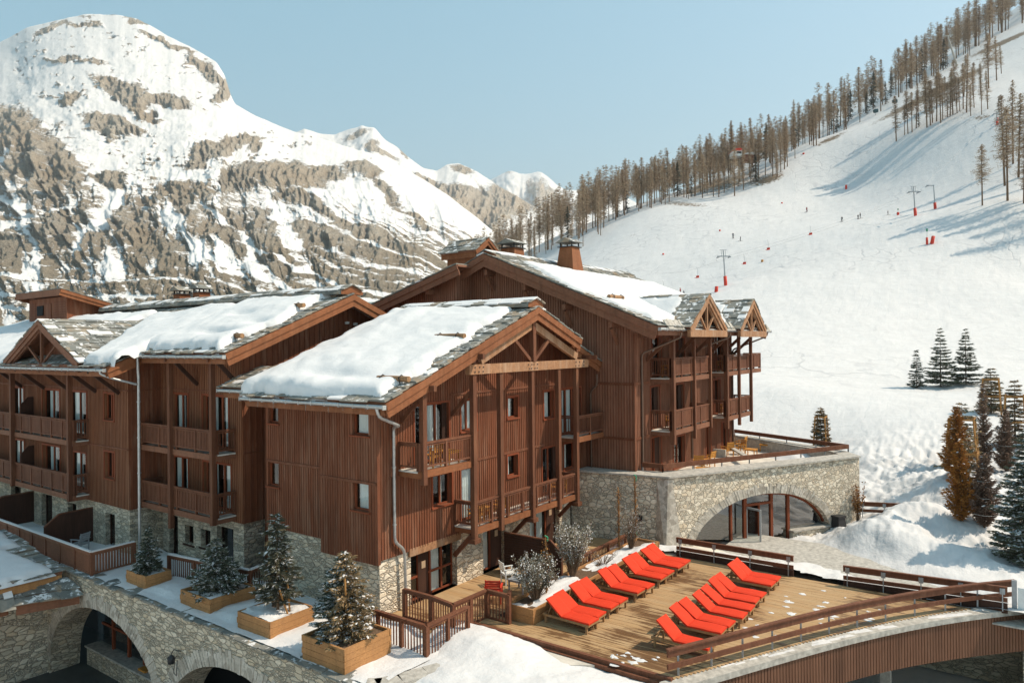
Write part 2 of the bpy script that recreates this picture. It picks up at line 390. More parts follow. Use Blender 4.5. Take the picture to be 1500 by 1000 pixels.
def window(parent, mp, o, dep=.2, mull=1, cur=((.0, 1.0),), casing=True, panel=None, sill=True, name='window', fr='frame', transom=None):
    a0, a1, z0, z1 = o[:4]; f = MB(); w = .065; A = dep-.07; B = dep-.005
    for x0, x1, y0, y1 in ((a0, a0+w, z0, z1), (a1-w, a1, z0, z1), (a0+w, a1-w, z1-w, z1), (a0+w, a1-w, z0, z0+w)): mbox(f, mp, x0, x1, -B, -A, y0, y1)
    for i in range(mull):
        x = a0+(a1-a0)*(i+1)/(mull+1); mbox(f, mp, x-.045, x+.045, -B, -A+.01, z0+w, z1-w)
    if transom: mbox(f, mp, a0+w, a1-w, -B, -A+.004, transom, transom+.08)
    if casing:
        c = .085
        for x0, x1, y0, y1 in ((a0-c, a0, z0-.02, z1+c), (a1, a1+c, z0-.02, z1+c), (a0, a1, z1, z1+c)): mbox(f, mp, x0, x1, .0, .038, y0, y1)
    if sill: mbox(f, mp, a0-.1, a1+.1, -.12, .075, z0-.075, z0-.012)
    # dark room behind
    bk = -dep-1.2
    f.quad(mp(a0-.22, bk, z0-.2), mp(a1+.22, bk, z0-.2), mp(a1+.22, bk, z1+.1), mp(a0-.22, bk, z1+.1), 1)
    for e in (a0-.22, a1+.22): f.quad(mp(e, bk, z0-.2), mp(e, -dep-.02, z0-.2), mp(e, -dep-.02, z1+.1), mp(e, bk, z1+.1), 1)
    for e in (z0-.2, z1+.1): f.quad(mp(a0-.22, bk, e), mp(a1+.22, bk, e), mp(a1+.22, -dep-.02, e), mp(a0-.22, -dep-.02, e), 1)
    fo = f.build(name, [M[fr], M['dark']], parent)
    g = MB(); g.quad(mp(a0+w, -dep+.03, z0+w), mp(a1-w, -dep+.03, z0+w), mp(a1-w, -dep+.03, z1-w), mp(a0+w, -dep+.03, z1-w)); g.build('pane', M['glass'], fo)
    if cur:
        k = MB()
        for c0, c1 in cur:
            x0 = a0+w*.7+(a1-a0-1.4*w)*c0; x1 = a0+w*.7+(a1-a0-1.4*w)*c1; n = max(6, int((x1-x0)/.035)); ph = random.random()*6
            vs = []
            for i in range(n+1):
                x = x0+(x1-x0)*i/n; oo = -dep-.07-.028*math.sin(i*1.35+ph)
                vs += [mp(x, oo+.012*math.sin(i*.7), z0+.03), mp(x, oo, z1-.03)]
            k.add(vs, [(2*i, 2*i+2, 2*i+3, 2*i+1) for i in range(n)], 0, True)
        k.build('curtain', M['curtain'], fo)
    if panel:
        k = MB(); mbox(k, mp, a0+(a1-a0)*panel[0], a0+(a1-a0)*panel[1], -dep-.0, -A+.03, z0+.02, z1-.02); k.build('door_panel', M['darkwood'], fo)
    return fo
def trimline(mb, mp, a0, a1, z, h=.09, o=.045, mi=0): mbox(mb, mp, a0, a1, .0, o, z, z+h, mi)
def rail_seg(mb, P, Q, h=1.05, style='open', posts=0, clear=.1):
    P = Vector(P); Q = Vector(Q); d = (Q-P); L = d.length; d.normalize(); up = Vector((0, 0, 1))
    mb.beam(P+up*(h-.04), Q+up*(h-.04), .13, .075); mb.beam(P+up*(h-.13), Q+up*(h-.13), .06, .06)
    mb.beam(P+up*(clear+.03), Q+up*(clear+.03), .06, .07)
    if style == 'open': sp, bw = .135, .036
    elif style == 'slat': sp, bw = .125, .082
    else: sp, bw = .14, .105
    n = max(1, int(round(L/sp)))
    for i in range(1, n):
        p = P+d*(L*i/n); mb.beam(p+up*clear, p+up*(h-.1), bw if abs(d.x) < 2 else bw, .03, up=d.cross(up))
    for i in range(posts+1 if posts else 0):
        p = P+d*(L*i/posts); mb.beam(p, p+up*(h-.02), .1, .1, up=d.cross(up))
def balcony(parent, mp, depth, a0, a1, zf, style='open', ends=(True, True), posts=0, posts_at=(), beam=.28, name='balcony', rail='rail', label=None, endstyle='open', floor='slab'):
    b = MB(); mbox(b, mp, a0, a1, -.0, depth-.1, zf-.09, zf-.03, 1)
    mbox(b, mp, a0, a1, depth-.1, depth+.03, zf-beam, zf-.02)
    for e, s in ((a0, 1), (a1, -1)): mbox(b, mp, e, e+s*.12, .02, depth-.1, zf-beam, zf-.1)
    n = max(2, int((a1-a0)/1.0))
    for i in range(n): x = a0+.3+(a1-a0-.22)*i/(n-1); mbox(b, mp, x-.05, x+.05, .02, depth-.1, zf-beam+.03, zf-.1)
    bo = b.build(name, [M['fasciad' if style != 'open' else 'fascia'], M[floor]], parent, label)
    r = MB(); rail_seg(r, mp(a0+.03, depth-.03, zf), mp(a1-.03, depth-.03, zf), 1.05, style, posts); r.build('railing', M[rail], bo)
    for k, e in enumerate((a0+.03, a1-.03)):
        if ends[k]:
            r = MB(); rail_seg(r, mp(e, .05, zf), mp(e, depth-.1, zf), 1.05, endstyle, 1); r.build('railing', M[rail], bo)
    return bo
def post(parent, mp, a, o, z0, z1, w=.22, mat='post'):
    b = MB(); mbox(b, mp, a-w/2, a+w/2, o-w/2, o+w/2, z0, z1); return b.build('post', M[mat], parent)
def brace(parent, p, q, w=.16, h=.18, mat='post'):
    b = MB(); b.beam(p, q, w, h); return b.build('bracket', M[mat], parent)
def snow_sheet(parent, fr, dfun, H, res=.16, wid=.7, name='snow_cover', hmul=None, mat='snow', wav=1.0, base=.05):
    O, es, et, en, L, W = fr
    s = np.arange(-.45, L+.46, res); t = np.arange(-.45, W+.46, res); S, T = np.meshgrid(s, t, indexing='ij')
    wx = O.x+S*es.x+T*et.x; wy = O.y+S*es.y+T*et.y; wz = O.z+S*es.z+T*et.z
    d = dfun(S, T)+.28*wav*fbm(wx*1.3, wy*1.3, wz, 4); c = np.clip(d/wid, 0, 1)
    h = H*np.sqrt(1-(1-c)**2)
    if hmul is not None: h = h*hmul(S, T)
    h = h*(1+.28*fbm(wx*.7, wy*.7, wz+9, 3))+.03*fbm(wx*3, wy*3, wz, 4)*np.minimum(1, c*2)
    h = np.where(d <= 0, -.06, h+base)
    V = [(wx+h*en.x), (wy+h*en.y), (wz+h*en.z)]
    n, m_ = S.shape; keep = d > -.01
    mb = MB(); idx = np.arange(n*m_).reshape(n, m_)
    fk = keep[:-1, :-1] | keep[1:, :-1] | keep[1:, 1:] | keep[:-1, 1:]
    fs = np.stack([idx[:-1, :-1], idx[1:, :-1], idx[1:, 1:], idx[:-1, 1:]], -1)[fk]
    used = np.unique(fs); rm = -np.ones(n*m_, int); rm[used] = np.arange(len(used))
    P = np.stack([v.ravel() for v in V], 1)[used]
    mb.add(P.tolist(), rm[fs].tolist(), 0, True)
    return mb.build(name, M[mat], parent)
def roof_slab(parent, E0, E1, R0, R1, verge=(True, False), snow=None, H=.4, wid=.7, name='roof', gut=True, fasc='fascia', tile=.4, hmul=None, eavebd=True, th=.13, frost=.05, tiles=True, vh=(.26, .28), wav=1.0):
    E0, E1, R0, R1 = map(Vector, (E0, E1, R0, R1)); es = (E1-E0); L = es.length; es.normalize(); et = (R0-E0); W = et.length; et.normalize()
    en = es.cross(et)
    flip = en.z < 0
    if flip: en = -en
    fr = (E0, es, et, en, L, W)
    P = lambda s, t, n: E0+es*s+et*t+en*n
    mb = MB(); mb.hexa([P(.06, .05, -th), P(L-.06, .05, -th), P(L-.06, W, -th), P(.06, W, -th), P(.06, .05, 0), P(L-.06, .05, 0), P(L-.06, W, 0), P(.06, W, 0)])
    if tiles:
        t = -.06; r = 0
        while t < W-.1:
            s = -.1-random.random()*.3
            while s < L+.05:
                ln = random.uniform(.4, 1.15); s2 = min(s+ln, L+random.uniform(.0, .12)); s1 = max(s, -random.uniform(.02, .12))
                if s2-s1 > .12:
                    skip = False
                    if snow is not None: skip = float(snow(np.array((s1+s2)/2), np.array(t+.2))) > .85
                    if not skip:
                        th_ = random.uniform(.03, .085); dn = random.uniform(-.13, .06); g = .008; lo = .03+random.uniform(0, .02)
                        a = P(s1+g, t+dn, lo); b = P(s2-g, t+dn+random.uniform(-.04, .04), lo); c = P(s2-g, min(t+.5, W), .005); d = P(s1+g, min(t+.5, W), .005); u = en*th_
                        mb.hexa([a, b, c, d, a+u, b+u, c+u, d+u], 2 if random.random() < frost else 1)
                s += ln
            t += tile*random.uniform(.9, 1.08); r += 1
    ro = mb.build(name, [M['fasciad'], M['slate'], M['snow']], parent)
    for k, s in enumerate((0, L)):
        if verge[k]:
            sg = -1 if k == 0 else 1; vb = MB()
            vb.beam(P(s+sg*(.03+.004*flip), -.02, -.02-vh[0]/2), P(s+sg*(.03+.004*flip), W+.0, -.02-vh[0]/2), .07, vh[0], up=en)
            vb.beam(P(s-sg*(.03-.004*flip), -.02, -.015-vh[0]-vh[1]/2), P(s-sg*(.03-.004*flip), W-.0, -.015-vh[0]-vh[1]/2), .07, vh[1], up=en)
            vb.build('verge_board', M[fasc], ro)
    if eavebd: vb = MB(); vb.beam(P(.1, .0, -.3), P(L-.1, .0, -.3), .08, .34, up=(0, 0, 1)); vb.build('eave_board', M[fasc], ro)
    if gut:
        g = MB(); a = P(-.05, -.12, -.1); b = P(L+.05, -.12, -.1); g.tube([a, b], .075, 8)
        n = int(L/.7)
        for i in range(n+1): q = a+(b-a)*(i/n); g.beam(q+Vector((0, 0, .07)), q-Vector((0, 0, .09)), .16, .035, up=es)
        g.build('gutter', M['zinc'], ro)
    if snow is not None and H > 0: snow_sheet(ro, fr, snow, H, wid=wid, hmul=hmul, wav=wav)
    return ro, fr, P
def edge_d(s0, s1, t0, t1, L, W):   # distance inside an inset rectangle
    def f(S, T): return np.minimum(np.minimum(S-s0, (L-s1)-S), np.minimum(T-t0, (W-t1)-T))
    return f
def ridge_cap(parent, A, B, side, hw=.55, lift=.38, slope=.4):
    A = Vector(A); B = Vector(B); side = Vector(side); up = Vector((0, 0, 1)); d = (B-A).normalized(); L = (B-A).length
    mb = MB(); pts = lambda q: [q-side*hw+up*(lift-hw*slope), q+side*hw+up*(lift-hw*slope), q+up*lift]
    a = pts(A); b = pts(B); dn = up*.16
    mb.add([a[0]-dn, a[1]-dn, a[1], a[2], a[0], b[0]-dn, b[1]-dn, b[1], b[2], b[0]],
           [(0, 1, 2, 3, 4), (5, 9, 8, 7, 6), (0, 4, 9, 5), (1, 6, 7, 2), (2, 7, 8, 3), (3, 8, 9, 4)])
    for sg in (-1, 1):
        n = side*(sg*slope)+up; n.normalize(); sl = (side*sg-up*slope).normalized()
        for row in range(2):
            s = -.1
            while s < L:
                ln = random.uniform(.4, .9); s2 = min(s+ln, L+.1)
                q0 = A+up*lift+d*s+sl*(row*.28-.02); q1 = A+up*lift+d*(s2-.02)+sl*(row*.28-.02); w = sl*(.36+random.uniform(-.04, .08)); th = n*random.uniform(.03, .06); o = n*(.03-.01*row)
                mb.hexa([q0+o, q1+o, q1+w+o, q0+w+o, q0+o+th, q1+o+th, q1+w+o+th, q0+w+o+th], 2 if random.random() < .5 else 1); s = s2
    mb.mi[2:6] = [1, 1, 1, 1]; return mb.build('ridge_cap', [M['fascia'], M['slate'], M['snow']], parent)
def snow_log(parent, P, s, t, L=1.6, n=.2):
    mb = MB(); mb.tube([P(s, t, n), P(s+L*.5, t, n+.01), P(s+L, t, n)], .11, 8); 
    for q in (.22, .82):
        mb.tube([P(s+L*q, t-.16, n-.13), P(s+L*q, t-.14, n+.12), P(s+L*q, t+.02, n+.15), P(s+L*q, t+.2, n-.05)], .022, 5, 1)
    return mb.build('snow_guard', [M['log'], M['black']], parent)
def pipe(parent, pts, r=.06, mat='zinc', name='downpipe'):
    mb = MB(); pts = [Vector(p) for p in pts]; out = [pts[0]]
    for i in range(1, len(pts)-1):   # rounded corners
        a, b, c = pts[i-1], pts[i], pts[i+1]; k = min(.18, (b-a).length*.4, (c-b).length*.4)
        p0 = b-(b-a).normalized()*k; p1 = b+(c-b).normalized()*k
        out += [p0, (p0+b*2+p1)/4, p1]
    out.append(pts[-1]); mb.tube(out, r, 8)
    for i in range(len(pts)-1):
        n = int((pts[i+1]-pts[i]).length/1.6)
        for j in range(n):
            q = pts[i]+(pts[i+1]-pts[i])*((j+.7)/n); d = (pts[i+1]-pts[i]).normalized(); mb.tube([q-d*.03, q+d*.03], r*1.3, 8)
    return mb.build(name, M[mat], parent)
def dormer(parent, mp, ac, hw, o_f, z_b, z_r, o_back, verge_col='fascia', beam_mat='beam', tie=(0, 0), struts=True, dfrost=.05, dsnow=False):
    # small open gable: two slopes, tie beam, king post and struts
    sl = (z_r-z_b)/hw; dm = None
    for sg in (-1, 1):
        E0 = mp(ac+sg*hw, o_f, z_b); E1 = mp(ac+sg*hw, o_back, z_b); R0 = mp(ac, o_f, z_r); R1 = mp(ac, o_back, z_r)
        sn = edge_d(1.3, 0, .5, .25, (E1-E0).length, (R0-E0).length)
        Ws = (R0-E0).length; sfn = (lambda S, T: np.minimum(np.minimum(S-1.3, 7-S), np.minimum(T-.3, Ws-.35-T))) if dsnow else None
        ro, fr, P = roof_slab(parent if dm is None else dm, E0, E1, R0, R1, (True, False), sfn, .1 if dsnow else 0, .3, wav=1.7, gut=False, fasc=verge_col, eavebd=False, name='dormer_roof' if dm is None else 'roof_slope', vh=(.2, .2), frost=dfrost)
        if dm is None: dm = ro
    tb = MB(); o = o_f-.04
    mbox(tb, mp, ac-hw+tie[0], ac+hw+tie[1], o-.1, o+.09, z_b-.5, z_b-.12)
    tb.build('tie_beam', M[beam_mat], dm)
    if struts:
        k = MB(); kz = z_b-.12; o -= .1
        mbox(k, mp, ac-.07, ac+.07, o-.06, o+.06, kz, z_r-.4)
        for sg in (-1, 1):
            k.beam(mp(ac+sg*.12, o, kz), mp(ac+sg*hw*.45, o, kz+(z_r-kz)*.50), .1, .1)
            k.beam(mp(ac+sg*(hw-.75), o, kz), mp(ac+sg*.1, o, z_r-.55), .12, .16)
        k.build('truss', M[beam_mat], dm)
    # gable wall behind
    g = MB(); g.add([mp(ac-hw+.35, o_f-1.2, z_b-.1), mp(ac+hw-.35, o_f-1.2, z_b-.1), mp(ac, o_f-1.2, z_r-.25)], [(0, 1, 2)]); g.build('gable_wall', M['clad'], dm)
    return dm
def chimney(parent, c, wb, wt, h, cap=True, hood=.35, mat='clad', name='chimney'):
    mb = MB(); x, y, z = c
    mb.hexa([(x-wb, y-wb, z), (x+wb, y-wb, z), (x+wb, y+wb, z), (x-wb, y+wb, z), (x-wt, y-wt, z+h), (x+wt, y-wt, z+h), (x+wt, y+wt, z+h), (x-wt, y+wt, z+h)])
    o = mb.build(name, [M[mat]], parent)
    k = MB(); zt = z+h
    mb2 = k; e = wt+.12
    k.box((x-e, y-e, zt), (x+e, y+e, zt+.05), 1)
    for sx in (-1, 1):
        for sy in (-1, 1): k.box((x+sx*(wt-.04)-.035, y+sy*(wt-.04)-.035, zt+.05), (x+sx*(wt-.04)+.035, y+sy*(wt-.04)+.035, zt+hood), 1)
    k.hexa([(x-e-.1, y-e-.1, zt+hood), (x+e+.1, y-e-.1, zt+hood), (x+e+.1, y+e+.1, zt+hood), (x-e-.1, y+e+.1, zt+hood),
            (x-e-.1, y-.04, zt+hood+.3), (x+e+.1, y-.04, zt+hood+.3), (x+e+.1, y+.04, zt+hood+.3), (x-e-.1, y+.04, zt+hood+.3)])
    k.build('chimney_cap', [M['slate'], M['black']], o)
    return o
def arch_ring(parent, mp, ac, zs, rx, rz, o, dep, w=.55, n=60, a0=0, a1=math.pi, name='arch_ring', mat='vous'):
    mb = MB(); 
    for i in range(n):
        t0 = a0+(a1-a0)*i/n; t1 = a0+(a1-a0)*(i+1)/n; tm = (t0+t1)/2
        e = .006; ww = w*random.uniform(.75, 1.15); oo = o+random.uniform(-.015, .02); g = (t1-t0)*.05
        def q(t, r, oo): return mp(ac+(rx+r)*math.cos(t), oo, zs+(rz+r)*math.sin(t))
        mb.hexa([q(t0+g, e, -dep), q(t1-g, e, -dep), q(t1-g, ww, -dep), q(t0+g, ww, -dep), q(t0+g, e, oo), q(t1-g, e, oo), q(t1-g, ww, oo), q(t0+g, ww, oo)])
    return mb.build(name, M[mat], parent)
# ================================================================ CENTRE CHALET
def curtain_sides(r=.5): return ((0, r),)
B = thing('timber_chalet', 'brown timber chalet in the middle with a pale open roof truss and thick roof snow', 'chalet', (18.3, 19.55, 0), world=True)
gx = Map('x', 19.55); RX, RZ, SLP = 26.75, 11.62, .385
rb = lambda a: RZ-.2-SLP*abs(a-RX)
opsB = dict(d1=(20.3, 22.3, 5.3, 7.6), w2=(23.1, 24.1, 6.3, 7.6), w3=(26.4, 27.2, 6.55, 7.5), w4=(29.4, 30.3, 6.25, 7.6), d5=(31.0, 32.9, 5.3, 7.6),
            lw1=(21.3, 22.45, 3.45, 4.7), ld2=(23.05, 24.05, 2.52, 4.7), lw3=(26.35, 27.15, 3.87, 4.83), ld4=(29.2, 30.6, 2.52, 4.8), lw5=(31.2, 32.3, 3.46, 4.8))
wall(B, gx, 18.3, 33.5, 2.02, rb, list(opsB.values()), kinks=(RX,))
tb = MB()
for a, b in ((18.9, 20.2), (22.45, 29.3), (30.4, 33.5)): trimline(tb, gx, a, b, 4.93, .11)
trimline(tb, gx, 22.4, 31.0, 7.86, .09); trimline(tb, gx, 18.3, 20.2, 7.82, .09)
mbox(tb, gx, 18.28, 18.42, -.02, .045, 1.9, 8.2)
tb.build('trim_board', M['batten'], B)
cl = MB(); gl_ = Map('y', 18.3)
# corner cladding hangs a little over the stone base
window(B, gx, opsB['d1'], mull=2, cur=((.0, .14), (.5, .8)), sill=False, panel=(.86, 1.0), name='french_door')
window(B, gx, opsB['w2'], mull=1, cur=((.05, 1),)); window(B, gx, opsB['w3'], mull=0, cur=((0, .75),)); window(B, gx, opsB['w4'], mull=0, cur=((0, .85),))
window(B, gx, opsB['d5'], mull=2, cur=((0, .32), (.45, .7)), sill=False, name='french_door')
window(B, gx, opsB['lw1'], mull=1, cur=((0, .2), (.6, .75))); window(B, gx, opsB['ld2'], mull=0, cur=((0, 1),), sill=False, name='french_door')
window(B, gx, opsB['lw3'], mull=0, cur=((0, .6),)); window(B, gx, opsB['ld4'], mull=1, cur=((0, .25), (.5, .7)), sill=False, panel=(.8, 1), name='french_door')
window(B, gx, opsB['lw5'], mull=0, cur=((0, .6),))
# side wall facing the terrace
gs = Map('y', 18.3); opsS = [(19.97, 20.85, 6.62, 7.6), (20.0, 20.88, 3.8, 4.86)]
wall(B, gs, 19.55, 22.75, 1.88, 8.32, opsS); 
for o in opsS: window(B, gs, o, mull=0, cur=((.0, .9),), casing=False)
gs2 = Map('y', 18.42); opsS2 = [(25.55, 26.2, 6.75, 7.6), (25.55, 26.3, 4.1, 5.1)]
wall(B, gs2, 22.75, 26.4, 2.36, 8.3, opsS2)
for o in opsS2: window(B, gs2, o, mull=0, cur=None, casing=False)
tb = MB(); trimline(tb, gs, 19.55, 22.75, 4.82, .1); trimline(tb, gs2, 22.75, 26.4, 5.1, .1); tb.build('trim_board', M['batten'], B)
rw = MB(); rw.quad((18.42, 26.4, -.5), (33.5, 26.4, -.5), (33.5, 26.4, rb(33.5)), (18.42, 26.4, rb(18.42))); rw.add([(18.42, 26.4, rb(18.42)), (33.5, 26.4, rb(33.5)), (RX, 26.4, rb(RX))], [(0, 1, 2)])
rw.build('rear_wall', M['clad'], B)
# stone base
st = Map('x', 19.63); ss_ = Map('y', 18.46)
opsG = [(20.1, 22.85, -.1, 1.95), (24.6, 26.25, -.1, 1.95), (28.2, 30.85, -.1, 1.95), (31.9, 33.2, -.1, 1.75)]
wall(B, st, 18.46, 33.5, -.6, 2.05, opsG, mats=('stonew', 'stonew'), pitch=None, dep=.34, name='stone_base')
wall(B, ss_, 19.63, 22.8, -.6, 1.9, (), mats=('stone', 'stone'), pitch=None, name='stone_base'); wall(B, ss_, 22.8, 26.4, -.6, 2.38, (), mats=('stone', 'stone'), pitch=None, name='stone_base')
tb = MB(); mbox(tb, st, 19.95, 23.0, -.05, .1, 1.8, 2.1); tb.build('lintel', M['beam'], B)
f_ = window(B, st, opsG[0], dep=.34, mull=3, cur=((.46, .76),), sill=False, casing=False, panel=(.24, .45), name='french_door', transom=.75)
window(B, st, opsG[1], dep=.34, mull=1, cur=((0, .46),), sill=False, casing=False, panel=(.52, 1.0), name='french_door')
window(B, st, opsG[2], dep=.34, mull=2, cur=((0, .64),), sill=False, casing=False, panel=(.68, 1.0), name='french_door')
window(B, st, opsG[3], dep=.34, mull=1, cur=((0, .2),), sill=False, casing=False, panel=(.3, 1), name='french_door')
for a, z in ((21.05, 1.05), (25.85, 1.25), (30.35, 1.3), (32.9, 1.2)): nt_ = MB(); mbox(nt_, st, a-.11, a+.11, -.25, -.22, z, z+.28); nt_.build('door_notice', M['tan'], B)
# balconies: posts, rails, floors
b1 = balcony(B, gx, 1.09, 19.42, 22.42, 5.28, 'open', (True, False), posts=2)
b2 = balcony(B, gx, 1.09, 22.62, 30.5, 2.5, 'open', (True, True), posts=7)
b3 = balcony(B, gx, 1.09, 30.7, 33.4, 5.28, 'open', (True, False), posts=2)
for a, z0, z1 in ((19.6, 4.75, 8.5), (22.55, 1.9, 9.3), (24.35, 2.05, 8.8), (26.72, 2.05, 8.8), (28.95, 2.05, 8.8), (30.6, 2.0, 9.2)): post(B, gx, a, 1.12, z0, z1, .21, 'post')
for a in (22.55, 26.72, 30.6):
    brace(B, gx(a, .05, 1.25), gx(a, .98, 2.2), .15, .17)
for a in (19.6, 22.5): brace(B, gx(a, .03, 7.05), gx(a, 1.0, 8.0), .13, .15, 'post')
for a, z in ((22.55, 1.98), (26.72, 1.98), (30.6, 1.98)): pl = MB(); mbox(pl, gx, a-.2, a+.2, .95, 1.3, z-.06, z+.12); pl.build('beam_end', M['post'], B)
for a in (19.6, 22.5, 31.6): pl = MB(); mbox(pl, gx, a-.08, a+.08, 0, 1.75, rb(a)-.42, rb(a)-.2); pl.build('beam_end', M['post'], B)
# truss under the gable
tr = MB(); o = 1.16; tz = 8.75
mbox(tr, gx, 22.15, 31.6, o-.1, o+.12, tz, tz+.4)
tr.beam(gx(22.95, o, tz+.55), gx(RX-.12, o, tz+2.03), .2, .34); tr.beam(gx(30.55, o, tz+.55), gx(RX+.12, o, tz+2.03), .2, .34)
tr.build('roof_truss', M['beam'], B)
tr = MB(); mbox(tr, gx, RX-.11, RX+.11, o-.09, o+.16, tz+.4, RZ-.45)
for sg in (-1, 1):
    tr.beam(gx(RX+sg*.1, o, tz+.42), gx(RX+sg*1.35, o, tz+1.38), .13, .15)
    for q in (1.9, 3.9): hg = MB(); mbox(hg, gx, RX+sg*q-.07, RX+sg*q+.07, o-.06, o+.06, tz+2.03-.42*q+.1, RZ-.35-SLP*q); hg.build('hanger', M['post'], B)
tr.build('king_post', M['post'], B)
for a in (22.5, 22.75, 23.0, 26.3, 26.5, 26.75, 27.0, 30.4, 30.7, 31.1):
    for z in (tz+.1, tz+.28):
        bt = MB(); q = gx(a+random.uniform(-.05, .05), o+.125, z); bt.beam(q, q+Vector((0, -.02, 0)), .05, .05); bt.build('bolt', M['black'], B)
# roof
VY = 18.05; EX0 = 17.3; zL = RZ-SLP*(RX-EX0)
LS = 26.35-VY; WS = (RX-EX0)*math.hypot(1, SLP)
def snB(S, T): return np.minimum(np.minimum(S-(.42+.3*np.clip(T/WS, 0, 1)*2.2+.16*np.sin(T*1.9)), LS+.25-S), np.minimum(T-(.12+.25*np.clip(1.2-S/3.5, 0, 1)), WS-.35-T))
def hmB(S, T): return (.72+.5*np.clip((S-1.5)/5, 0, 1))*(1-.45*np.exp(-((T-1.45)/.38)**2)*np.exp(-((S-3.8)/1.8)**2))*(1-.35*np.exp(-((T-6.2)/.5)**2)*np.exp(-((S-1.8)/1.0)**2))
ro, fr, P = roof_slab(B, (EX0, VY, zL), (EX0, 26.35, zL), (RX, VY, RZ), (RX, 26.35, RZ), (True, True), snB, .44, .6, hmul=hmB, wav=1.25)
snow_log(ro, P, .12, 1.5, 1.6, .24); snow_log(ro, P, .75, 5.7, 1.6, .3)
ic = MB()
for s in (.9, 2.1, 2.9, 4.2, 6.2, 7.2): q = P(s, -.12, -.18); l = random.uniform(.12, .3); ic.tube([q, q-Vector((0, 0, l))], [.02, .003], 5)
ic.build('icicle', M['glass'], ro)
XR = 30.55; zR = RZ-SLP*(XR-RX)
ro2, _, P2 = roof_slab(B, (XR, VY, zR), (XR, 26.35, zR), (RX, VY, RZ), (RX, 26.35, RZ), (True, False), None, 0, gut=False, eavebd=False)
XR2 = 33.48; zR2 = RZ-SLP*(XR2-RX)-.08
ro3, _, _ = roof_slab(B, (XR2, VY+.55, zR2), (XR2, 26.35, zR2), (XR, VY+.55, zR-.08), (XR, 26.35, zR-.08), (True, False), None, 0, gut=False, eavebd=False)
ridge_cap(ro, (RX, VY+.1, RZ+.02), (RX, 26.2, RZ+.02), (1, 0, 0), .6, .36)
pipe(B, [P(.35, -.12, -.12), P(.35, -.12, -.5)+Vector((0, 0, 0)), (18.55, 18.62, 7.05), (19.05, 19.42, 6.9), (19.05, 19.42, 2.62), (19.55, 19.42, 2.2), (19.62, 19.42, .1)])
pipe(B, [(33.3, 18.75, 8.3), (33.3, 18.75, 7.7), (33.4, 19.2, 7.4), (33.4, 19.2, 3.3), (32.9, 18.5, 2.9), (32.85, 18.45, .2)], .05, 'copper')
# ================================================================ LEFT WING CHALET
A = thing('timber_chalet', 'long brown timber chalet with one triangular dormer, long slatted balconies and a raised clerestory', 'chalet', (17.0, 35, 0), world=True)
ARX, ARZ, AS = 24.0, 12.5, .4
gA = Map('x', 28.4); ra = lambda a: ARZ-.2-AS*abs(a-ARX)
wall(A, gA, 18.6, 30.5, 2.12, ra, (), pitch=.3, bw=.05, kinks=(ARX,), bproud=.03, label='red brown battened gable wall above the middle chalet roof')
bw_ = Map('y', 18.6); opsb = [(32.85, 34.2, 5.35, 7.7), (29.45, 31.5, 5.35, 7.72), (32.85, 34.4, 2.55, 4.65), (29.3, 31.5, 2.55, 4.62)]
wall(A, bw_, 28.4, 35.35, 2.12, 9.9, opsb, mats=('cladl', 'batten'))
window(A, bw_, opsb[0], mull=1, cur=((.5, .95),), sill=False, name='french_door'); window(A, bw_, opsb[1], mull=2, cur=((.0, .28), (.6, .85)), sill=False, name='french_door')
window(A, bw_, opsb[2], mull=1, cur=((0, .4), (.75, 1)), sill=False, name='french_door'); window(A, bw_, opsb[3], mull=2, cur=((.0, .34), (.66, .98)), sill=False, name='french_door')
ml = Map('y', 17.0); opsl = [(36.75, 37.75, 6.4, 7.7), (36.75, 37.75, 3.5, 4.8), (42.9, 45.1, 5.4, 7.7), (39.7, 41.8, 5.4, 7.7), (42.9, 45.1, 2.6, 4.6), (39.8, 41.7, 2.6, 4.5), (47.7, 49.6, 5.4, 7.7), (47.7, 49.6, 2.6, 4.6), (52, 54, 5.4, 7.7), (52, 54, 2.6, 4.6)]
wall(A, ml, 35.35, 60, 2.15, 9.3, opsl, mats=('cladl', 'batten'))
for i, o in enumerate(opsl):
    if i < 2: window(A, ml, o, mull=1, cur=((.15, .35), (.6, .8)) if i else ((.5, .7),), fr='frame')
    else: window(A, ml, o, mull=1, cur=((.5, .95),) if i % 2 else ((.05, .3), (.45, .85)), sill=False, name='french_door', panel=(.0, .14))
mr = Map('x', 35.35); wall(A, mr, 17.0, 18.6, 2.15, 9.9, (), pitch=.2)
tb = MB(); trimline(tb, ml, 35.35, 39.6, 5.02, .07); trimline(tb, ml, 35.35, 60, 7.86, .07); trimline(tb, bw_, 28.4, 35.35, 7.9, .06); trimline(tb, gA, 18.6, 20.2, 5.2, .06); trimline(tb, mr, 17, 18.6, 7.86, .07); trimline(tb, mr, 17, 18.6, 5.02, .07)
tb.build('trim_board', M['batten'], A)
sb = Map('y', 18.68); opsbg = [(34.0, 34.8, -.5, 1.7), (32.6, 33.35, .5, 1.4), (31.15, 31.95, .55, 1.4), (29.3, 30.6, -.5, 1.75)]
wall(A, sb, 28.48, 35.5, -.6, 2.14, opsbg, mats=('stone', 'stone'), pitch=None, dep=.3, name='stone_base')
for i, o in enumerate(opsbg): window(A, sb, o, dep=.3, mull=0, cur=None, casing=False, sill=(0 < i < 3), fr='darkwood')
sl_ = Map('y', 17.08); opslg = [(36.95, 37.95, -.1, 1.7), (41.2, 42.2, .4, 1.7), (44.2, 45.6, -.1, 1.8), (48.5, 50, -.1, 1.8)]
wall(A, sl_, 35.43, 60, -.6, 2.18, opslg, mats=('stone', 'stone'), pitch=None, dep=.3, name='stone_base')
for o in opslg: window(A, sl_, o, dep=.3, mull=1, cur=None, casing=False, sill=False, fr='darkwood')
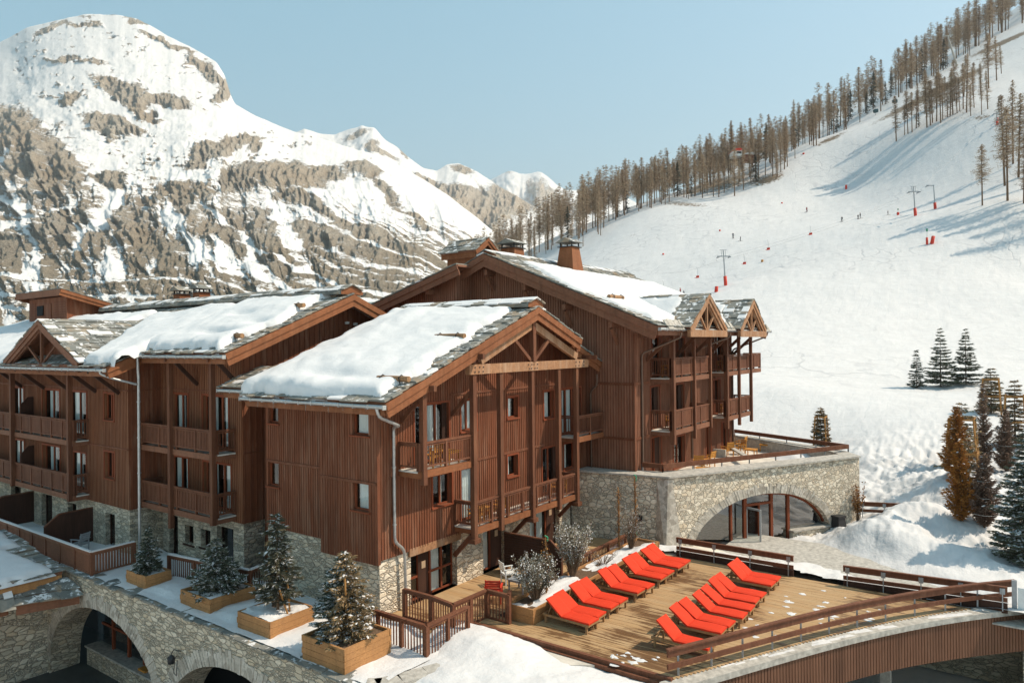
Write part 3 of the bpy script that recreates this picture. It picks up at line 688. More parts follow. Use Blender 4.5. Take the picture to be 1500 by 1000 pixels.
for mp_, a0, a1 in ((Map('x', 28.48), 18.68, 30.5), (Map('x', 35.43), 17.08, 18.68)): wall(A, mp_, a0, a1, -.6, 2.14, (), mats=('stone', 'stone'), pitch=None, name='stone_base')
# balconies
for zf in (5.28, 2.5):
    balcony(A, bw_, 1.0, 28.9, 35.25, zf, 'slat', (True, True), posts=4, label='slatted balcony between the two downpipes')
    balcony(A, ml, .72, 39.5, 58, zf, 'panel', (True, True), posts=14, label='long balcony with dense slat panels')
for a in (28.98, 32.45): post(A, bw_, a, 1.08, 1.6 if a > 30 else 2.2, 9.55, .2)
for a in (39.72, 47.05, 54.4): post(A, ml, a, .82, 2.2, 8.75, .22)
for a in (28.98, 32.45): brace(A, bw_(a-.5, .02, 8.2), bw_(a-.5, 1.15, 9.35), .12, .16, 'darkwood'); brace(A, bw_(a-.5, .02, 9.4), bw_(a-.5, 1.6, 9.4), .12, .16, 'post')
for a in (36.2, 38.6, 41.7, 44.8, 47.9): brace(A, ml(a, .02, 7.75), ml(a, 1.2, 8.75), .13, .17, 'darkwood'); brace(A, ml(a, .02, 8.85), ml(a, 1.45, 8.85), .13, .17, 'darkwood')
# balcony dividers
for zf in (5.28, 2.5):
    dv = MB(); dv.prism([ml(46.3, .02, zf), ml(46.3, .66, zf), ml(46.3, .66, zf+1.55), ml(46.3, .3, zf+1.95), ml(46.3, .02, zf+1.95)], (0, .06, 0)); dv.build('balcony_divider', M['darkwood'], A)
# roof of the left wing: two slopes stepped at the eaves
VA = 27.15; z1 = ARZ-AS*(ARX-17.0); L1 = 34.3-VA; W1 = (ARX-17.0)*math.hypot(1, AS)
def snA(S, T): return np.minimum(np.minimum(S-(.5+.25*np.sin(T*1.3)+.1*T), L1+2-S), np.minimum(T-.3, W1-.45-T))
def hmA(S, T): return (1-.8*np.exp(-((T-1.9)/.3)**2)*np.exp(-((S-3.2)/1.3)**2))*(1-.6*np.exp(-((T-3.1)/.3)**2)*np.exp(-((S-1.7)/.7)**2))*(1-.5*np.exp(-((T-4.4)/.35)**2)*np.exp(-((S-4.7)/.9)**2))
r1, fr1, PA = roof_slab(A, (17.0, VA, z1), (17.0, 34.3, z1), (ARX, VA, ARZ), (ARX, 34.3, ARZ), (True, False), snA, .36, .55, hmul=hmA, wav=1.25)
snow_log(r1, PA, .5, 1.35, 1.7, .26); snow_log(r1, PA, .9, 5.2, 1.8, .3)
z2 = ARZ-AS*(ARX-15.5); L2 = 62-34.3; W2 = (ARX-15.5)*math.hypot(1, AS)
def snA2(S, T):
    dm = np.abs(S-(41.65-34.3))-(5.6-np.clip(T/1.077, 0, 6)*.92)   # bare wedge around the dormer
    body = np.minimum(np.minimum(S+.40, L2-S), np.minimum(T-(.25+.0*S), W2-1.5+.5*np.sin(S*.8)-T))
    return np.where(S < 7.3, np.minimum(body, dm+.45), np.minimum(np.minimum(S-9, L2-S), np.minimum(T-.2, np.minimum(W2-1.4-T, dm+.9))))
r2, fr2, PA2 = roof_slab(A, (15.5, 34.3, z2), (15.5, 62, z2), (ARX, 34.3, ARZ), (ARX, 62, ARZ), (True, False), snA2, .38, .6, wav=1.1)
snow_log(r2, PA2, 1.2, 7.3, 2.2, .3); 
r3, _, _ = roof_slab(A, (31, VA, ARZ-AS*7), (31, 62, ARZ-AS*7), (ARX, VA, ARZ), (ARX, 62, ARZ), (True, False), None, 0, gut=False, eavebd=False, tiles=False)
ridge_cap(r1, (ARX, VA+.1, ARZ+.02), (ARX, 52.5, ARZ+.02), (1, 0, 0), .7, .4)
dormer(A, Map('y', 17.0), 41.4, 4.55, 1.55, 9.32, 11.45, -3.7, 'fasciad', 'post')
pipe(A, [(17.0-.12, 34.15, 9.62), (16.9, 34.15, 8.9), (16.95, 34.2, 8.6), (16.95, 34.25, .2)], .065)
pipe(A, [(15.4, 34.6, 9.0), (15.4, 34.6, 8.8), (15.75, 34.4, 8.6), (16.85, 34.2, 8.25)], .055)
# clerestory on the ridge
ct = MB(); y0, y1, x0, x1 = 53.0, 59.2, 21.5, 26.2
ct.prism([(x0, y0, 11.2), (x1, y0, 11.4), (x1, y0, 12.1), (x0, y0, 13.5)], (0, y1-y0, 0))
co = ct.build('clerestory', [M['clad']], A)
for ya, yb in ((y0+.25, y0+1.9), (y1-1.2, y1-.25)):
    k = MB()
    for i in range(9): k.box((x0-.03, ya, 11.75+i*.17), (x0-.005, yb, 11.83+i*.17))
    k.build('louvre', M['batten'], co)
k = MB(); k.box((x0-.06, y0+2.4, 12.0), (x0-.01, y0+3.4, 13.1)); k.box((x0-.07, y0+3.7, 12.3), (x0-.01, y0+4.7, 13.0), 1); k.build('shutter', [M['clad'], M['dark']], co)
rc, _, _ = roof_slab(co, (28.6, y0-.6, 11.85), (28.6, y1+.6, 11.85), (20.9, y0-.6, 13.95), (20.9, y1+.6, 13.95), (True, True), None, 0, gut=False, eavebd=False, name='clerestory_roof', vh=(.2, .22))
k = MB(); k.beam((20.88, y0-.6, 13.72), (20.88, y1+.6, 13.72), .08, .42); k.build('verge_board', M['fasciad'], rc)
for x, y in ((26.0, 46.5), (26.0, 44.1)): chimney(A, (x, y, 11.6), .48, .38, 1.9, hood=.25, mat='fascia')
# little flood lamps on the gable
for a, z in ((24.6, 11.05), (25.15, 11.0), (17.9, 9.3)):
    k = MB(); q = gA(a, .06, z); k.lathe([(.0, 0), (.11, 0), (.13, .12), (.0, .14)], q, 8); k.beam(q-Vector((0, -.06, -.05)), q+Vector((0, 0, .05)), .04, .04); k.build('flood_lamp', M['white'], A)
# low slate strip between the two chalets
lk = thing('slate_roof_link', 'short bare slate roof strip tucked between the left wing gable and the snowy middle roof', 'roof', (18.5, 27.3, 8), world=True)
roof_slab(lk, (17.5, 26.5, 8.25), (17.5, 28.3, 8.25), (19.6, 26.5, 9.05), (19.6, 28.3, 9.05), (False, False), None, 0, gut=True, name='roof')
wall(lk, Map('y', 19.7), 26.4, 28.4, -.5, 8.6, (), name='wall')
# ================================================================ RIGHT CHALET
Cc = thing('timber_chalet', 'tallest brown timber chalet, with two small dormers over stacked balconies and a pair of chimneys', 'chalet', (33.5, 16.7, 2.6), world=True)
CY, CZr, CS = 25.7, 15.2, .41
mg = Map('y', 33.5); rcf = lambda a: CZr-.22-CS*abs(a-CY)
wall(Cc, mg, 16.7, 27.4, 2.6, rcf, (), mats=('cladgrey', 'batten'), pitch=.16, kinks=(CY,))
mg2 = Map('y', 32.1); rl = lambda a: 14.55-.22-.29*(a-26.7)
wall(Cc, mg2, 27.4, 37, 2.6, rl, (), mats=('cladgrey', 'batten'), pitch=.16); wall(Cc, Map('x', 27.4), 32.1, 33.5, 2.6, 14.2, (), mats=('cladgrey', 'batten'), pitch=.16)
mf = Map('x', 16.7)
TC = [(35.7, 36.85, 8.05, 10.25), (38.9, 40.1, 8.05, 10.2), (45.0, 46.6, 8.05, 10.3), (47.1, 47.7, 8.05, 10.2), (35.5, 36.6, 5.25, 7.55), (38.8, 39.9, 5.25, 7.5), (44.7, 46.0, 5.25, 7.5), (46.9, 47.7, 5.25, 7.5),
      (35.5, 36.7, 2.62, 4.8), (38.4, 40.0, 2.62, 4.5), (43.4, 44.2, 2.62, 4.6), (46.2, 47.4, 2.62, 4.6), (41.3, 42.0, 8.9, 9.7)]
wall(Cc, mf, 33.5, 48.3, 2.6, 10.5, TC, mats=('cladgrey', 'batten'), pitch=.16)
for i, o in enumerate(TC): window(Cc, mf, o, mull=1 if o[1]-o[0] > 1.15 else 0, cur=((0, .3), (.7, .9)) if i % 3 else ((.0, .42),), sill=(i == 12), panel=(.55, 1) if i in (1, 5, 4, 8) else None, name='french_door' if i != 12 else 'window', casing=True)
wall(Cc, Map('x', 36.9), 32.1, 48.3, -.5, 11.0, (), mats=('cladgrey', 'batten'), pitch=None, name='rear_wall')
re = MB(); re.quad((48.3, 16.7, 2.6), (48.3, 36.9, 2.6), (48.3, 36.9, 10.9), (48.3, 16.7, 10.9)); re.add([(48.3, 16.7, 10.9), (48.3, 36.9, 10.9), (48.3, CY, CZr-.25)], [(0, 1, 2)]); re.build('end_wall', M['cladgrey'], Cc)
tb = MB()
for z in (4.9, 7.75): mbox(tb, mf, 33.5, 35.3, 0, .045, z, z+.14); mbox(tb, mg, 16.7, 18.8, 0, .04, z, z+.14)
mbox(tb, mf, 33.48, 33.62, 0, .05, 2.6, 10.4); tb.build('trim_board', M['batten'], Cc)
for zf in (8.08, 5.28):
    balcony(Cc, mf, 1.2, 35.45, 41.0, zf, 'panel', (True, True), posts=4, endstyle='open', label='left balcony of the pair on this chalet')
    balcony(Cc, mf, 1.2, 43.6, 50.7 if zf > 6 else 48.6, zf, 'panel', (True, True), posts=5, endstyle='open', label='right balcony of the pair on this chalet')
for a in (35.55, 38.5, 40.95): post(Cc, mf, a, 1.24, 4.55 if a < 40 else 4.9, 10.45, .24 if a < 36 else .18)
for a in (43.7, 46.05, 48.45): post(Cc, mf, a, 1.24, 4.55, 10.45, .24 if a < 44 else .18)
for a in (35.0, 38.4, 40.9, 43.5, 46.0, 48.3):
    brace(Cc, mf(a, .03, 9.0), mf(a, 1.35, 10.2), .14, .17, 'post')
tp = MB(); mbox(tp, mf, 34.6, 49.2, 1.14, 1.34, 10.3, 10.52); mbox(tp, mf, 34.0, 35.4, .0, .2, 10.2, 10.4); tp.build('wall_plate', M['post'], Cc)
for y, z in ((17.6, 10.9), (20.4, 11.9), (23.0, 13.1), (CY, 14.1)):
    k = MB(); k.beam((33.5, y, z), (32.7, y, z), .22, .3); k.beam((33.48, y, z-1.0), (32.85, y, z-.2), .14, .16); k.build('bracket', M['fasciad'], Cc)
for y, z in ((29.2, 13.1), (32, 12.3)):
    k = MB(); k.beam((32.1, y, z), (31.5, y, z), .22, .3); k.build('bracket', M['fasciad'], Cc)
# roof
CX0, CX1 = 32.55, 50.6; EY = 14.85; ze = CZr-CS*(CY-EY); LC = CX1-CX0; WC = (CY-EY)*math.hypot(1, CS)
def snC(S, T): return np.minimum(np.minimum(S-(.5+.25*np.sin(T*.9)+np.clip((T-7.5)/3, 0, 1)*1.6), 18-S), np.minimum(T-.6, WC-(1.1+.06*S)-T))
rC, frC, PC = roof_slab(Cc, (CX0, EY, ze), (CX1, EY, ze), (CX0, CY, CZr), (CX1, CY, CZr), (True, True), snC, .22, .6, fasc='fasciad', eavebd=True, gut=True, vh=(.34, .36))
snow_log(rC, PC, .9, 3.6, 1.6, .3)
zl = CZr-.32*9.5
rC2, _, PC2 = roof_slab(Cc, (31.35, 38.5, 14.55-.29*(38.5-26.7)), (46, 38.5, 14.55-.29*(38.5-26.7)), (31.35, 26.7, 14.55), (46, 26.7, 14.55), (True, False), lambda S, T: np.minimum(np.minimum(S-.25, 9-S), np.minimum(T-.3, 9-T)), .25, .6, fasc='fasciad', gut=False, eavebd=False, vh=(.3, .34))
rC3, _, _ = roof_slab(Cc, (CX0, CY+3.2, CZr-CS*3.2), (CX1, CY+3.2, CZr-CS*3.2), (CX0, CY, CZr), (CX1, CY, CZr), (True, True), None, 0, fasc='fasciad', gut=False, eavebd=False, vh=(.34, .36))
ridge_cap(rC, (CX0+.2, CY, CZr-.08), (CX1, CY, CZr-.08), (0, 1, 0), .75, .26)
for ac in (38.35, 46.05):
    dormer(Cc, mf, ac, 2.75 if ac < 40 else 2.6, 2.2, 10.72, 12.6, -4.0, 'beam', 'beam', dfrost=.12, dsnow=True)
chimney(Cc, (39.6, 24.2, 14.0), .72, .46, 2.1, hood=.3, mat='fascia'); chimney(Cc, (37.6, 27.3, 13.9), .7, .52, 2.2, hood=.3, mat='fascia')
# cupola
cu = MB(); cu.prism([(36.0, 29.2, 13), (37.9, 29.2, 13), (37.9, 29.2, 16.0), (36.95, 29.2, 16.6), (36.0, 29.2, 16.0)], (0, 2.3, 0)); cuo = cu.build('cupola', M['fascia'], Cc)
for sg in (-1, 1):
    roof_slab(cuo, (36.95+sg*1.35, 28.8, 15.95), (36.95+sg*1.35, 31.9, 15.95), (36.95, 28.8, 16.9), (36.95, 31.9, 16.9), (True, False), None, 0, gut=False, name='cupola_roof', vh=(.18, .2), eavebd=(sg < 0), fasc='fascia')
# metal downpipes wandering off the small gutters
for ax in (35.1, 42.4, 49.3):
    e = (34.3, 41.0, 48.2)[(35.1, 42.4, 49.3).index(ax)]
    pipe(Cc, [(ax, 14.75, 10.45), (ax, 14.8, 10.2), (e, 16.55, 9.4), (e, 16.62, 9.2), (e, 16.62, 3.0)], .055, 'copper')
for ac, hw in ((34.4, 1.0), (42.2, 1.2), (49.6, .9)):   # stone slabs standing along the eaves
    k = MB(); n = int(hw*2/.28)
    for i in range(n):
        x = ac-hw+i*.28; k.hexa([(x, 14.66, 10.62), (x+.26, 14.66, 10.62), (x+.26, 14.76, 10.66), (x, 14.76, 10.66), (x+random.uniform(-.02, .02), 14.95, 11.1+random.uniform(-.08, .06)), (x+.25, 14.95, 11.1+random.uniform(-.08, .06)), (x+.25, 15.05, 11.1), (x, 15.05, 11.1)])
    k.build('eave_slabs', M['concrete'], rC)
# ================================================================ GROUND, TERRACES, DECK
class MapL:
    def __init__(s, A, Bq): s.A = Vector((*A, 0)); s.d = (Vector((*Bq, 0))-s.A); s.L = s.d.length; s.d.normalize(); s.n = Vector((s.d.y, -s.d.x, 0)); s.n = s.n if s.n.dot(Vector((-1, -.5, 0))) > 0 else -s.n
    def __call__(s, a, o, z): q = s.A+s.d*a+s.n*o; return Vector((q.x, q.y, z))
def sheet(name, x0, x1, y0, y1, res, zf, mat, mask=None, kind=True, label=None, cat=None):
    X, Y = np.meshgrid(np.arange(x0, x1+res, res), np.arange(y0, y1+res, res), indexing='ij'); Z = zf(X, Y)
    n, m_ = X.shape; idx = np.arange(n*m_).reshape(n, m_); fs = np.stack([idx[:-1, :-1], idx[1:, :-1], idx[1:, 1:], idx[:-1, 1:]], -1)
    if mask is not None: k = mask(X, Y); fs = fs[k[:-1, :-1] & k[1:, 1:] & k[1:, :-1] & k[:-1, 1:]]
    else: fs = fs.reshape(-1, 4)
    mb = MB(); mb.add(np.stack([X.ravel(), Y.ravel(), Z.ravel()], 1).tolist(), fs.reshape(-1, 4).tolist(), 0, True)
    o = mb.build(name, M[mat])
    if kind: structure(o, label, cat)
    return o
g = MB(); g.quad((-5900, -5900, -5.3), (11900, -5900, -5.3), (11900, 11900, -5.3), (-5900, 11900, -5.3)); structure(g.build('ground', M['snowg']), 'snowy valley floor under everything', 'ground')
g = MB(); g.quad((9.5, 2, -5.2), (30, 2, -5.2), (30, 60, -5.2), (9.5, 60, -5.2)); structure(g.build('courtyard', M['asphalt']), 'wet dark courtyard below the stone arches', 'courtyard')
# terrace slab + snow on it
crv = np.polyfit([19.3, 19.98, 22.6, 26.7, 30.1, 33.0, 35.5], [9.15, 8.8, 7.3, 5.35, 3.1, .43, -2.0], 3)
cy = lambda x: float(np.polyval(crv, x))
tw = MB()
tw.prism([(14.35, 15.9, -.42), (14.6, 15.58, -.42), (15.2, 15.24, -.42), (16.0, 14.94, -.42), (16.7, 14.64, -.42), (19.0, 12.2, -.42), (19.85, 11, -.42), (31.5, 12, -.42), (33.3, 19.8, -.42), (18.4, 19.8, -.42), (18.4, 28.6, -.42), (17.2, 35.6, -.42), (17.2, 60, -.42), (14.35, 60, -.42)], (0, 0, .3))
structure(tw.build('terrace', M['paving']), 'terrace slab around the chalets', 'terrace')
def ztl(X, Y):
    z = .02+.10*fbm(X*1.1, Y*1.1, 3.0, 4)+.22*np.exp(-((X-15.6)**2/.8+(Y-28.3)**2/3))+.3*np.exp(-((X-16.0)**2/1.2+(Y-23.9)**2/1.2))+.18*np.exp(-((X-15.7)**2/.7+(Y-20.1)**2/.9))
    return np.where(X < 15.0, np.minimum(z, .05+.02*fbm(X*4, Y*4, 0, 3)), z)-.1*sstep(16.5, 18.4, X)
sheet('terrace_snow', 14.45, 18.44, 15.6, 60, .15, ztl, 'snowg', label='snow lying on the upper terrace between planters', cat='snow')
# paved strip by the ground floor doors of the middle chalet
sheet('path', 18.4, 33.2, 14.6, 19.66, .5, lambda X, Y: -.10+0*X, 'deck', label='boarded walk along the ground floor doors', cat='path')
def zpatch(X, Y): return -.22+.2*fbm(X*.9, Y*1.2, 1.3, 4)+.06*np.exp(-((Y-16.2)/.9)**2)
sheet('snow_patch', 18.5, 32.8, 15.7, 19.5, .12, zpatch, 'snowg', label='thin snow patches on the paved walk', cat='snow')
# big heap of snow in front of the deck
def zheap(X, Y):
    u = np.clip((19.85-X)/5.2, 0, 1)
    z = -.26+.5*np.sin(np.clip(u, 0, 1)*2.6)*sstep(3, 8, Y)*(1-.55*sstep(12.5, 16.3, Y))+.10*fbm(X*.9, Y*.9, 5.5, 5)+.03*fbm(X*5, Y*5, 1, 3)
    z = z-.45*sstep(.0, .9, 15.7-X)*sstep(13.6, 14.8, Y)
    z = z-.3*sstep(15.6, 16.7, Y)*sstep(18.4, 17.2, X)+.38*sstep(12, 15.2, Y)*sstep(17, 18.6, X)
    z = np.where((X < 17.6) & (Y > 13.9) & (X > 14.5), np.maximum(z, -.07+.05*fbm(X*2, Y*2, 4, 3)), z)
    return np.minimum(z, -.1+.55*np.clip((19.85-X)*1.6, 0, 1))
sheet('snow_heap', 12.5, 19.9, -3, 16.7, .14, zheap, 'snowg', label='big smooth heap of snow against the deck edge', cat='snow')
# ---------------------------------------------------------------- deck
dk = MB(); x = 19.95
while x < 31.45:
    y0 = cy(x+.07)-.02; y1 = 14.45 if x > 20.9 else 16.4
    s = y0; 
    while s < y1:
        e = min(y1, s+random.uniform(2.2, 4.2)); dz = random.uniform(-.003, .003)
        dk.box((x, s+.004, -.035), (x+.134, e-.004, dz)); s = e
    x += .142
structure(dk.build('deck', M['deck']), 'weathered timber sun deck with wet dark stains', 'deck')
db = MB(); db.prism([(19.95, cy(19.95), -.3), *[(q, cy(q), -.3) for q in np.linspace(20.5, 31.45, 14)], (31.45, 14.5, -.3), (19.95, 16.4, -.3)], (0, 0, .24)); structure(db.build('deck_base', M['darkwood']), 'dark joists under the deck', 'deck')
de = thing('deck_edge_board', 'brown edging board along the deck front beside the snow heap', 'edging', (19.85, 12, -.2), world=True)
k = MB(); k.box((19.8, cy(19.9)-.05, -.34), (19.94, 16.45, .05)); k.box((19.66, cy(19.9)-.05, -.2), (19.8, 16.45, -.08)); k.build('board', M['rail'], de)
# snow crumbs on the deck
sc = MB()
for i in range(64):
    if i < 50: px_, py_ = random.uniform(1085, 1290), 0; py_ = 905-(px_-1085)*.16+random.uniform(-42, 35)
    else: px_, py_ = random.uniform(895, 985), random.uniform(955, 978)
    q = U(px_, py_, z=0.0)
    if q.y < cy(q.x)+.1 or q.x > 31.3: continue
    r = random.uniform(.03, .15); n = 11; a0 = random.random()*6
    ring = [(q.x+r*random.uniform(.35, 1.25)*math.cos(a0+j*6.283/n), q.y+1.4*r*random.uniform(.35, 1.25)*math.sin(a0+j*6.283/n), .004) for j in range(n)]
    top = [(q.x+(p[0]-q.x)*.7, q.y+(p[1]-q.y)*.7, random.uniform(.008, .022)) for p in ring]
    sc.add(ring+top, [tuple(range(n, 2*n))]+[(j, (j+1) % n, n+(j+1) % n, n+j) for j in range(n)], 0, True)
tag(sc.build('snow_crumbs', M['snowg']), 'crumbs of melting snow scattered on the deck boards', 'snow', kind='stuff')
# curved edge: curb, ribbed fascia, two-plank railing
xs = np.linspace(19.55, 36, 70); 
def cn(x): d = np.polyval(np.polyder(crv), x); n = Vector((d, -1, 0)).normalized(); return n if n.y < 0 else -n
ce = thing('deck_parapet', 'curved pale curb over a ribbed brown timber fascia at the deck rim', 'parapet', (26, 5.6, 0), world=True)
k = MB(); rib = MB()
for a, b in zip(xs, xs[1:]):
    pa, pb = Vector((a, cy(a), 0)), Vector((b, cy(b), 0)); na, nb = cn(a), cn(b)
    k.hexa([pa-na*.05+Vector((0, 0, -.22)), pb-nb*.05+Vector((0, 0, -.22)), pb+nb*.42+Vector((0, 0, -.24)), pa+na*.42+Vector((0, 0, -.24)), pa-na*.05+Vector((0, 0, -.02)), pb-nb*.05+Vector((0, 0, -.02)), pb+nb*.42+Vector((0, 0, -.05)), pa+na*.42+Vector((0, 0, -.05))])
k.build('curb', M['concrete'], ce)
L_ = 0; x = 19.55
def zfb(x): return -1.5-.12*sstep(27, 33, x)-3.7*(1-float(sstep(18.8, 22.5, x)))
while x < 36:
    d = np.polyval(np.polyder(crv), x); dx = .135/math.hypot(1, d); p = Vector((x, cy(x), 0))+cn(x)*.33; q = Vector((x+dx, cy(x+dx), 0))+cn(x+dx)*.33
    t = (q-p).normalized(); n = cn(x)
    a, b = p+t*.014, q-t*.014
    rib.hexa([a+Vector((0, 0, zfb(x))), b+Vector((0, 0, zfb(x))), b+n*.035+Vector((0, 0, zfb(x))), a+n*.035+Vector((0, 0, zfb(x))), a+Vector((0, 0, -.24)), b+Vector((0, 0, -.24)), b+n*.035+Vector((0, 0, -.24)), a+n*.035+Vector((0, 0, -.24))])
    rib.quad(p-n*.01+Vector((0, 0, zfb(x)+.02)), q-n*.01+Vector((0, 0, zfb(x)+.02)), q-n*.01+Vector((0, 0, -.26)), p-n*.01+Vector((0, 0, -.26)), 1)
    x += dx
rib.build('ribbed_fascia', [M['ribs'], M['darkwood']], ce)
for i in range(26):
    k = MB(); a = random.uniform(20.2, 34); b = a+random.uniform(.3, .9); na = cn(a); o0 = random.uniform(0, .2)
    pa, pb = Vector((a, cy(a), -.05))+na*o0, Vector((b, cy(b), -.05))+cn(b)*o0; m_ = (pa+pb)/2
    k.add([pa, pb, pb+na*random.uniform(.08, .2), pa+na*.1, m_+na*.06+Vector((0, 0, .06))], [(0, 1, 4), (1, 2, 4), (2, 3, 4), (3, 0, 4)], 0, True); k.build('snow_patch', M['snowg'], ce)
rl_ = thing('railing', 'curved two-plank brown railing along the deck rim', 'railing', (26, 5.8, 0), world=True)
for z0, h in ((.66, .2), (.3, .15)):
    k = MB()
    for a, b in zip(xs[1:-14], xs[2:-13]): k.beam(Vector((a, cy(a), z0+h/2))-cn(a)*.0, Vector((b, cy(b), z0+h/2))-cn(b)*.0, .07, h)
    if z0 > .5:
        for a, b in zip(xs[1:-14], xs[2:-13]): k.beam(Vector((a, cy(a), z0+h+.02)), Vector((b, cy(b), z0+h+.02)), .15, .045)
    k.build('plank', M['rail'], rl_)
for a in np.arange(20.2, 32, 1.15): k = MB(); p = Vector((a, cy(a), 0))-cn(a)*.08; k.beam(p, p+Vector((0, 0, .84)), .05, .05); k.build('railing_post', M['steel'], rl_)
def plank_rail(label, P, Q, dark=True, h=.85, n=4):
    P, Q = Vector(P), Vector(Q); t = thing('railing', label, 'railing', (P+Q)/2, world=True); d = (Q-P).normalized(); up = Vector((0, 0, 1))
    for z, hh in ((h-.1, .2), (h-.45, .16)):
        k = MB(); k.beam(P+up*z, Q+up*z, .06, hh); 
        if z > .6: k.beam(P+up*(h+.02), Q+up*(h+.02), .13, .045)
        k.build('plank', M['rail'], t)
    if dark: k = MB(); k.beam(P+up*.1, Q+up*.1, .1, .36); k.build('kick_board', M['darkwood'], t)
    s = Vector((d.y, -d.x, 0)); s = s if s.x < 0 else -s
    for i in range(n): k = MB(); p = P+(Q-P)*((i+.12)/(n-.76)); k.beam(p+s*.07, p+s*.07+up*(h-.02), .055, .035, up=d); k.beam(p+s*.055+up*(h-.24), p+s*.055+up*(h-.02), .16, .02, up=s); k.build('railing_post', M['steel'], t)
    return t
plank_rail('two-plank railing behind the far row of loungers, in front of the glazed arch', (31.5, 13.6, -.02), (31.5, 8.35, -.02))
plank_rail('two-plank railing at the right end of the deck, before the ploughed snow pile', (31.5, 6.4, -.08), (31.9, .9, -.02), n=5)
plank_rail('low three-bar fence sunk in snow beside the end of the curved stone wall', (44.5, 8.1, -.1), (44.4, 5.6, .1), False, .85, 3)
gp = thing('railing_end_post', 'pale metal end post where the curved railing meets the straight one', 'post', (32.3, .75, 0), world=True)
k = MB(); k.box((32.2, .62, -.1), (32.32, .78, 1.05)); k.box((32.35, .2, -.1), (32.5, .35, 1.15)); k.build('post', M['steel'], gp); k = MB(); k.box((32.2, .3, .0), (32.24, .6, .8)); k.build('plate', M['white'], gp)
# under the bridge
ab = thing('stone_abutment', 'grey stone pillar under the right end of the deck rim', 'pillar', (36, 0, -4), world=True)
k = MB(); k.box((34.4, -6, -5.2), (38, .5, -1.75)); k.box((38, 0, -5.2), (39, 20, -1)); k.build('pillar', M['stone'], ab)
pp = thing('concrete_post', 'square concrete post in the dark passage under the deck', 'post', (31.4, 5.2, -5), world=True)
k = MB(); k.box((30.6, 4.6, -5.2), (30.95, 4.95, -1.8)); k.build('post', M['concrete'], pp)
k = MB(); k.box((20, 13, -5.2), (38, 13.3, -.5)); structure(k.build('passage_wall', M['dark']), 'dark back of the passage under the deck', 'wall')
k = MB(); k.box((31.6, -6, -.5), (39, 12.9, -.44)); k.box((20.5, 9, -.8), (31.6, 12.9, -.5)); structure(k.build('passage_roof', M['concrete']), 'slab above the passage', 'slab')
# ---------------------------------------------------------------- arcaded retaining wall on the left
RW = thing('stone_retaining_wall', 'long rubble stone retaining wall pierced by two round arches below the planters', 'wall', (14.3, 26, -5.2), world=True)
mw = Map('y', 14.3); arcs = [(32.4, 4.95, 3.38), (22.4, 4.6, 3.38)]; ZS = -4.62
def intr(a):
    for c, rx, rz in arcs:
        if abs(a-c) < rx: return ZS+rz*math.sqrt(1-((a-c)/rx)**2)
    return -5.2
k = MB(); ys = np.unique(np.concatenate([np.linspace(15.9, 37.6, 120), [c+s*rx*.99999 for c, rx, rz in arcs for s in (-1, 1)]]))
for a, b in zip(ys, ys[1:]):
    za, zb_ = intr(a), intr(b); k.quad(mw(a, 0, za), mw(b, 0, zb_), mw(b, 0, -.06), mw(a, 0, -.06)); k.quad(mw(a, -1.3, za), mw(b, -1.3, zb_), mw(b, -1.3, -.06), mw(a, -1.3, -.06)); k.quad(mw(a, 0, za), mw(b, 0, zb_), mw(b, -1.3, zb_), mw(a, -1.3, za))
cvp = [(14.3, 15.9), (14.55, 15.55), (15.2, 15.2), (16.0, 14.9), (16.7, 14.6)]
for a, b in zip(cvp, cvp[1:]): k.quad((*a, -5.2), (*b, -5.2), (*b, -.06), (*a, -.06))
k.build('wall', M['stone'], RW)
for c, rx, rz in arcs: arch_ring(RW, mw, c, ZS, rx, rz, .02, 1.32, .62, 84)
k = MB(); a = 15.95
while a < 60:
    b = a+random.uniform(.45, .95); e = random.uniform(.02, .14); th = random.uniform(.04, .07); dn = random.uniform(0, .02)
    k.hexa([mw(a+.01, e, -.055-dn), mw(b-.01, e+random.uniform(-.05, .05), -.055-dn), mw(b-.01, -random.uniform(.55, .8), -.035), mw(a+.01, -random.uniform(.5, .75), -.035)]+[Vector(q)+Vector((0, 0, th)) for q in (mw(a+.01, e, -.055), mw(b-.01, e, -.055), mw(b-.01, -.65, -.04), mw(a+.01, -.62, -.04))]); a = b
k.build('coping', M['slate'], RW)
k = MB()
for a, b in zip(cvp, cvp[1:]):
    p, q = Vector((*a, -.05)), Vector((*b, -.05)); t = (q-p).normalized(); n = Vector((-t.y, t.x, 0)); n = n if n.y > 0 else -n; k.hexa([p-n*.1, q-n*.1, q+n*.55, p+n*.55]+[v+Vector((0, 0, .09)) for v in (p-n*.1, q-n*.1, q+n*.55, p+n*.55)])
k.box((14.2, 15.62, -.12), (14.9, 15.98, .035)); k.build('coping', M['concrete'], RW)
